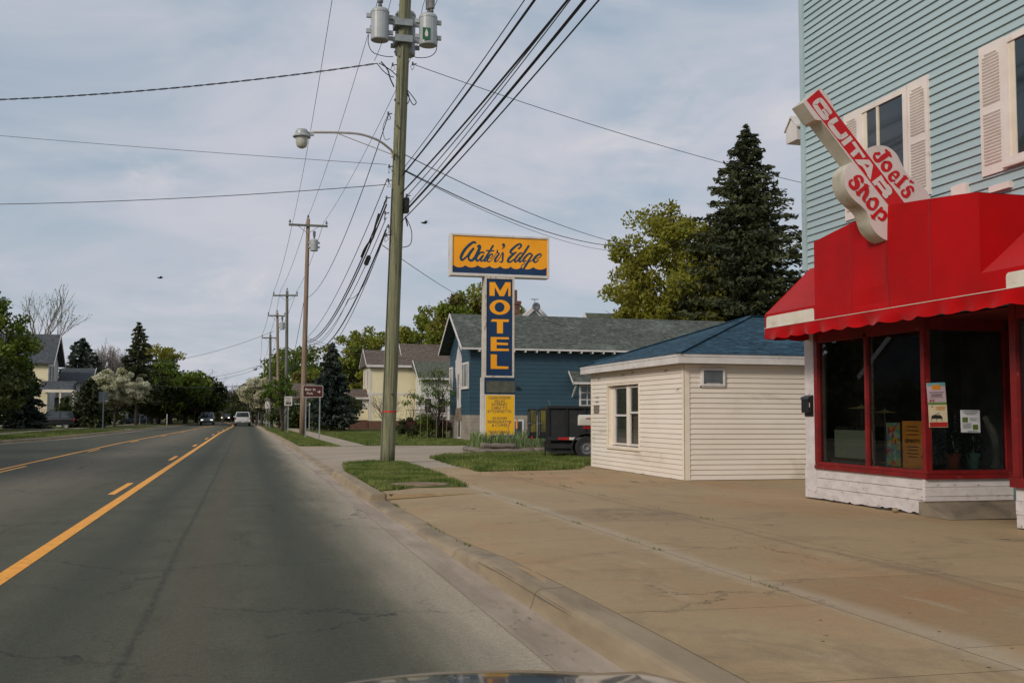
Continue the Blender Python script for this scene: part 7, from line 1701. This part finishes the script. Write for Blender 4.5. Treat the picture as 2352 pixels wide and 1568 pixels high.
# weeds in the joints, litter on the lot
cw=[]
rw=random.Random(12)
for i in range(60):
    c=rw.choice([(4.22,rw.uniform(6,27)),(6.12,rw.uniform(13,27)),(rw.uniform(4,9),27.5),(rw.uniform(4.3,9),20.9),(2.45,rw.uniform(10,19)),(9.28,rw.uniform(21.3,27)),(rw.uniform(4,9),24.2)])
    cw+=[(c[0]+rw.gauss(0,.015),c[1]+rw.gauss(0,.12)) for _ in range(rw.randint(6,18))]
V=[]
for x,y in cw:
    h_=rw.uniform(.01,.045); a=rw.uniform(0,6.28); V+=[(x-.006*math.cos(a),y-.006*math.sin(a),lz(x,y)),(x+.006*math.cos(a),y+.006*math.sin(a),lz(x,y)),(x+rw.gauss(0,.015),y+rw.gauss(0,.015),lz(x,y)+h_)]
tag(fast_mesh('joint_weeds',np.array(V),3,'grass_blade'),'tiny weeds growing in the joints of the concrete lot','weeds',kind='stuff')
V=[]
for i in range(500):
    x,y=(rw.uniform(1.9,2.15),rw.uniform(3,27)) if i%3 else (rw.uniform(2.5,9.2),rw.uniform(4,20))
    if x>7.5 and rw.random()<.6: x,y=rw.uniform(8.2,9.35),rw.uniform(13,15.8)
    z=(lz(x,y) if x>2.44 else .006)+.003; s=rw.uniform(.006,.022); a=rw.uniform(0,6.28)
    V+=[(x+s*math.cos(a+k*1.57)*(1 if k%2 else .5),y+s*math.sin(a+k*1.57)*(1 if k%2 else .5),z+.004*(k==1)) for k in range(4)]
surf('litter',srgb(96,80,62),srgb(150,136,116),30,.9,bst=0)
tag(fast_mesh('dry_debris',np.array(V),4,'litter'),'scattered dry debris and leaf bits on gutter and lot','debris',kind='stuff')
# street side opposite the shop (mirrored in its panes, outside the frame); hedge and trees added to darken the reflection
NH=thing('opposite_house','white trimmed house across the street, mirrored in the shop panes','house',(-24,57,.15))
b=MB(); b.box(-32,-22,51,63,.1,4.5); b.prism([(-22,51,4.5),(-22,57,8.5),(-22,63,4.5)],(-10,0,0)); b.build('wall','roof_dark',NH)
b=MB(); b.beam((-21.8,50.3,4.2),(-21.8,57,8.8),.1,.35); b.beam((-21.8,63.7,4.2),(-21.8,57,8.8),.1,.35); b.build('bargeboard','white_trim',NH); window(NH,'x',-22,53,55,1.2,3.2,1,'white_trim','dark_glass',.15,.05,hm=(2.1,)); window(NH,'x',-22,59,61,1.2,3.2,1,'white_trim','dark_glass',.15,.05)
q=tree(-18.5,44,3.2,30,.1,'leaf_dark','long dark hedge added across the street outside the frame to darken the panes',seed=170,ncl=220,per=70,size=.3,crad=.045,name='hedge',cat='hedge',limbs=0,flat=.035,trunk_r=.05); q.rotation_euler=(0,0,pi/2)
for i,(x,y) in enumerate(((-22,24),(-38,56),(-30,14),(-30,46),(-30,71),(-38,86),(-26,36))): tree(x,y,13,6.5,.3,'leaf_dark','dark tree added across the street outside the frame, %s'%('nearest the crossing','beside the mirrored house','farthest back','behind the mirrored roof','second beyond the mirrored house','last of the mirrored row','before the mirrored house')[i],seed=140+i,ncl=60,per=60,size=.5,crad=.25)
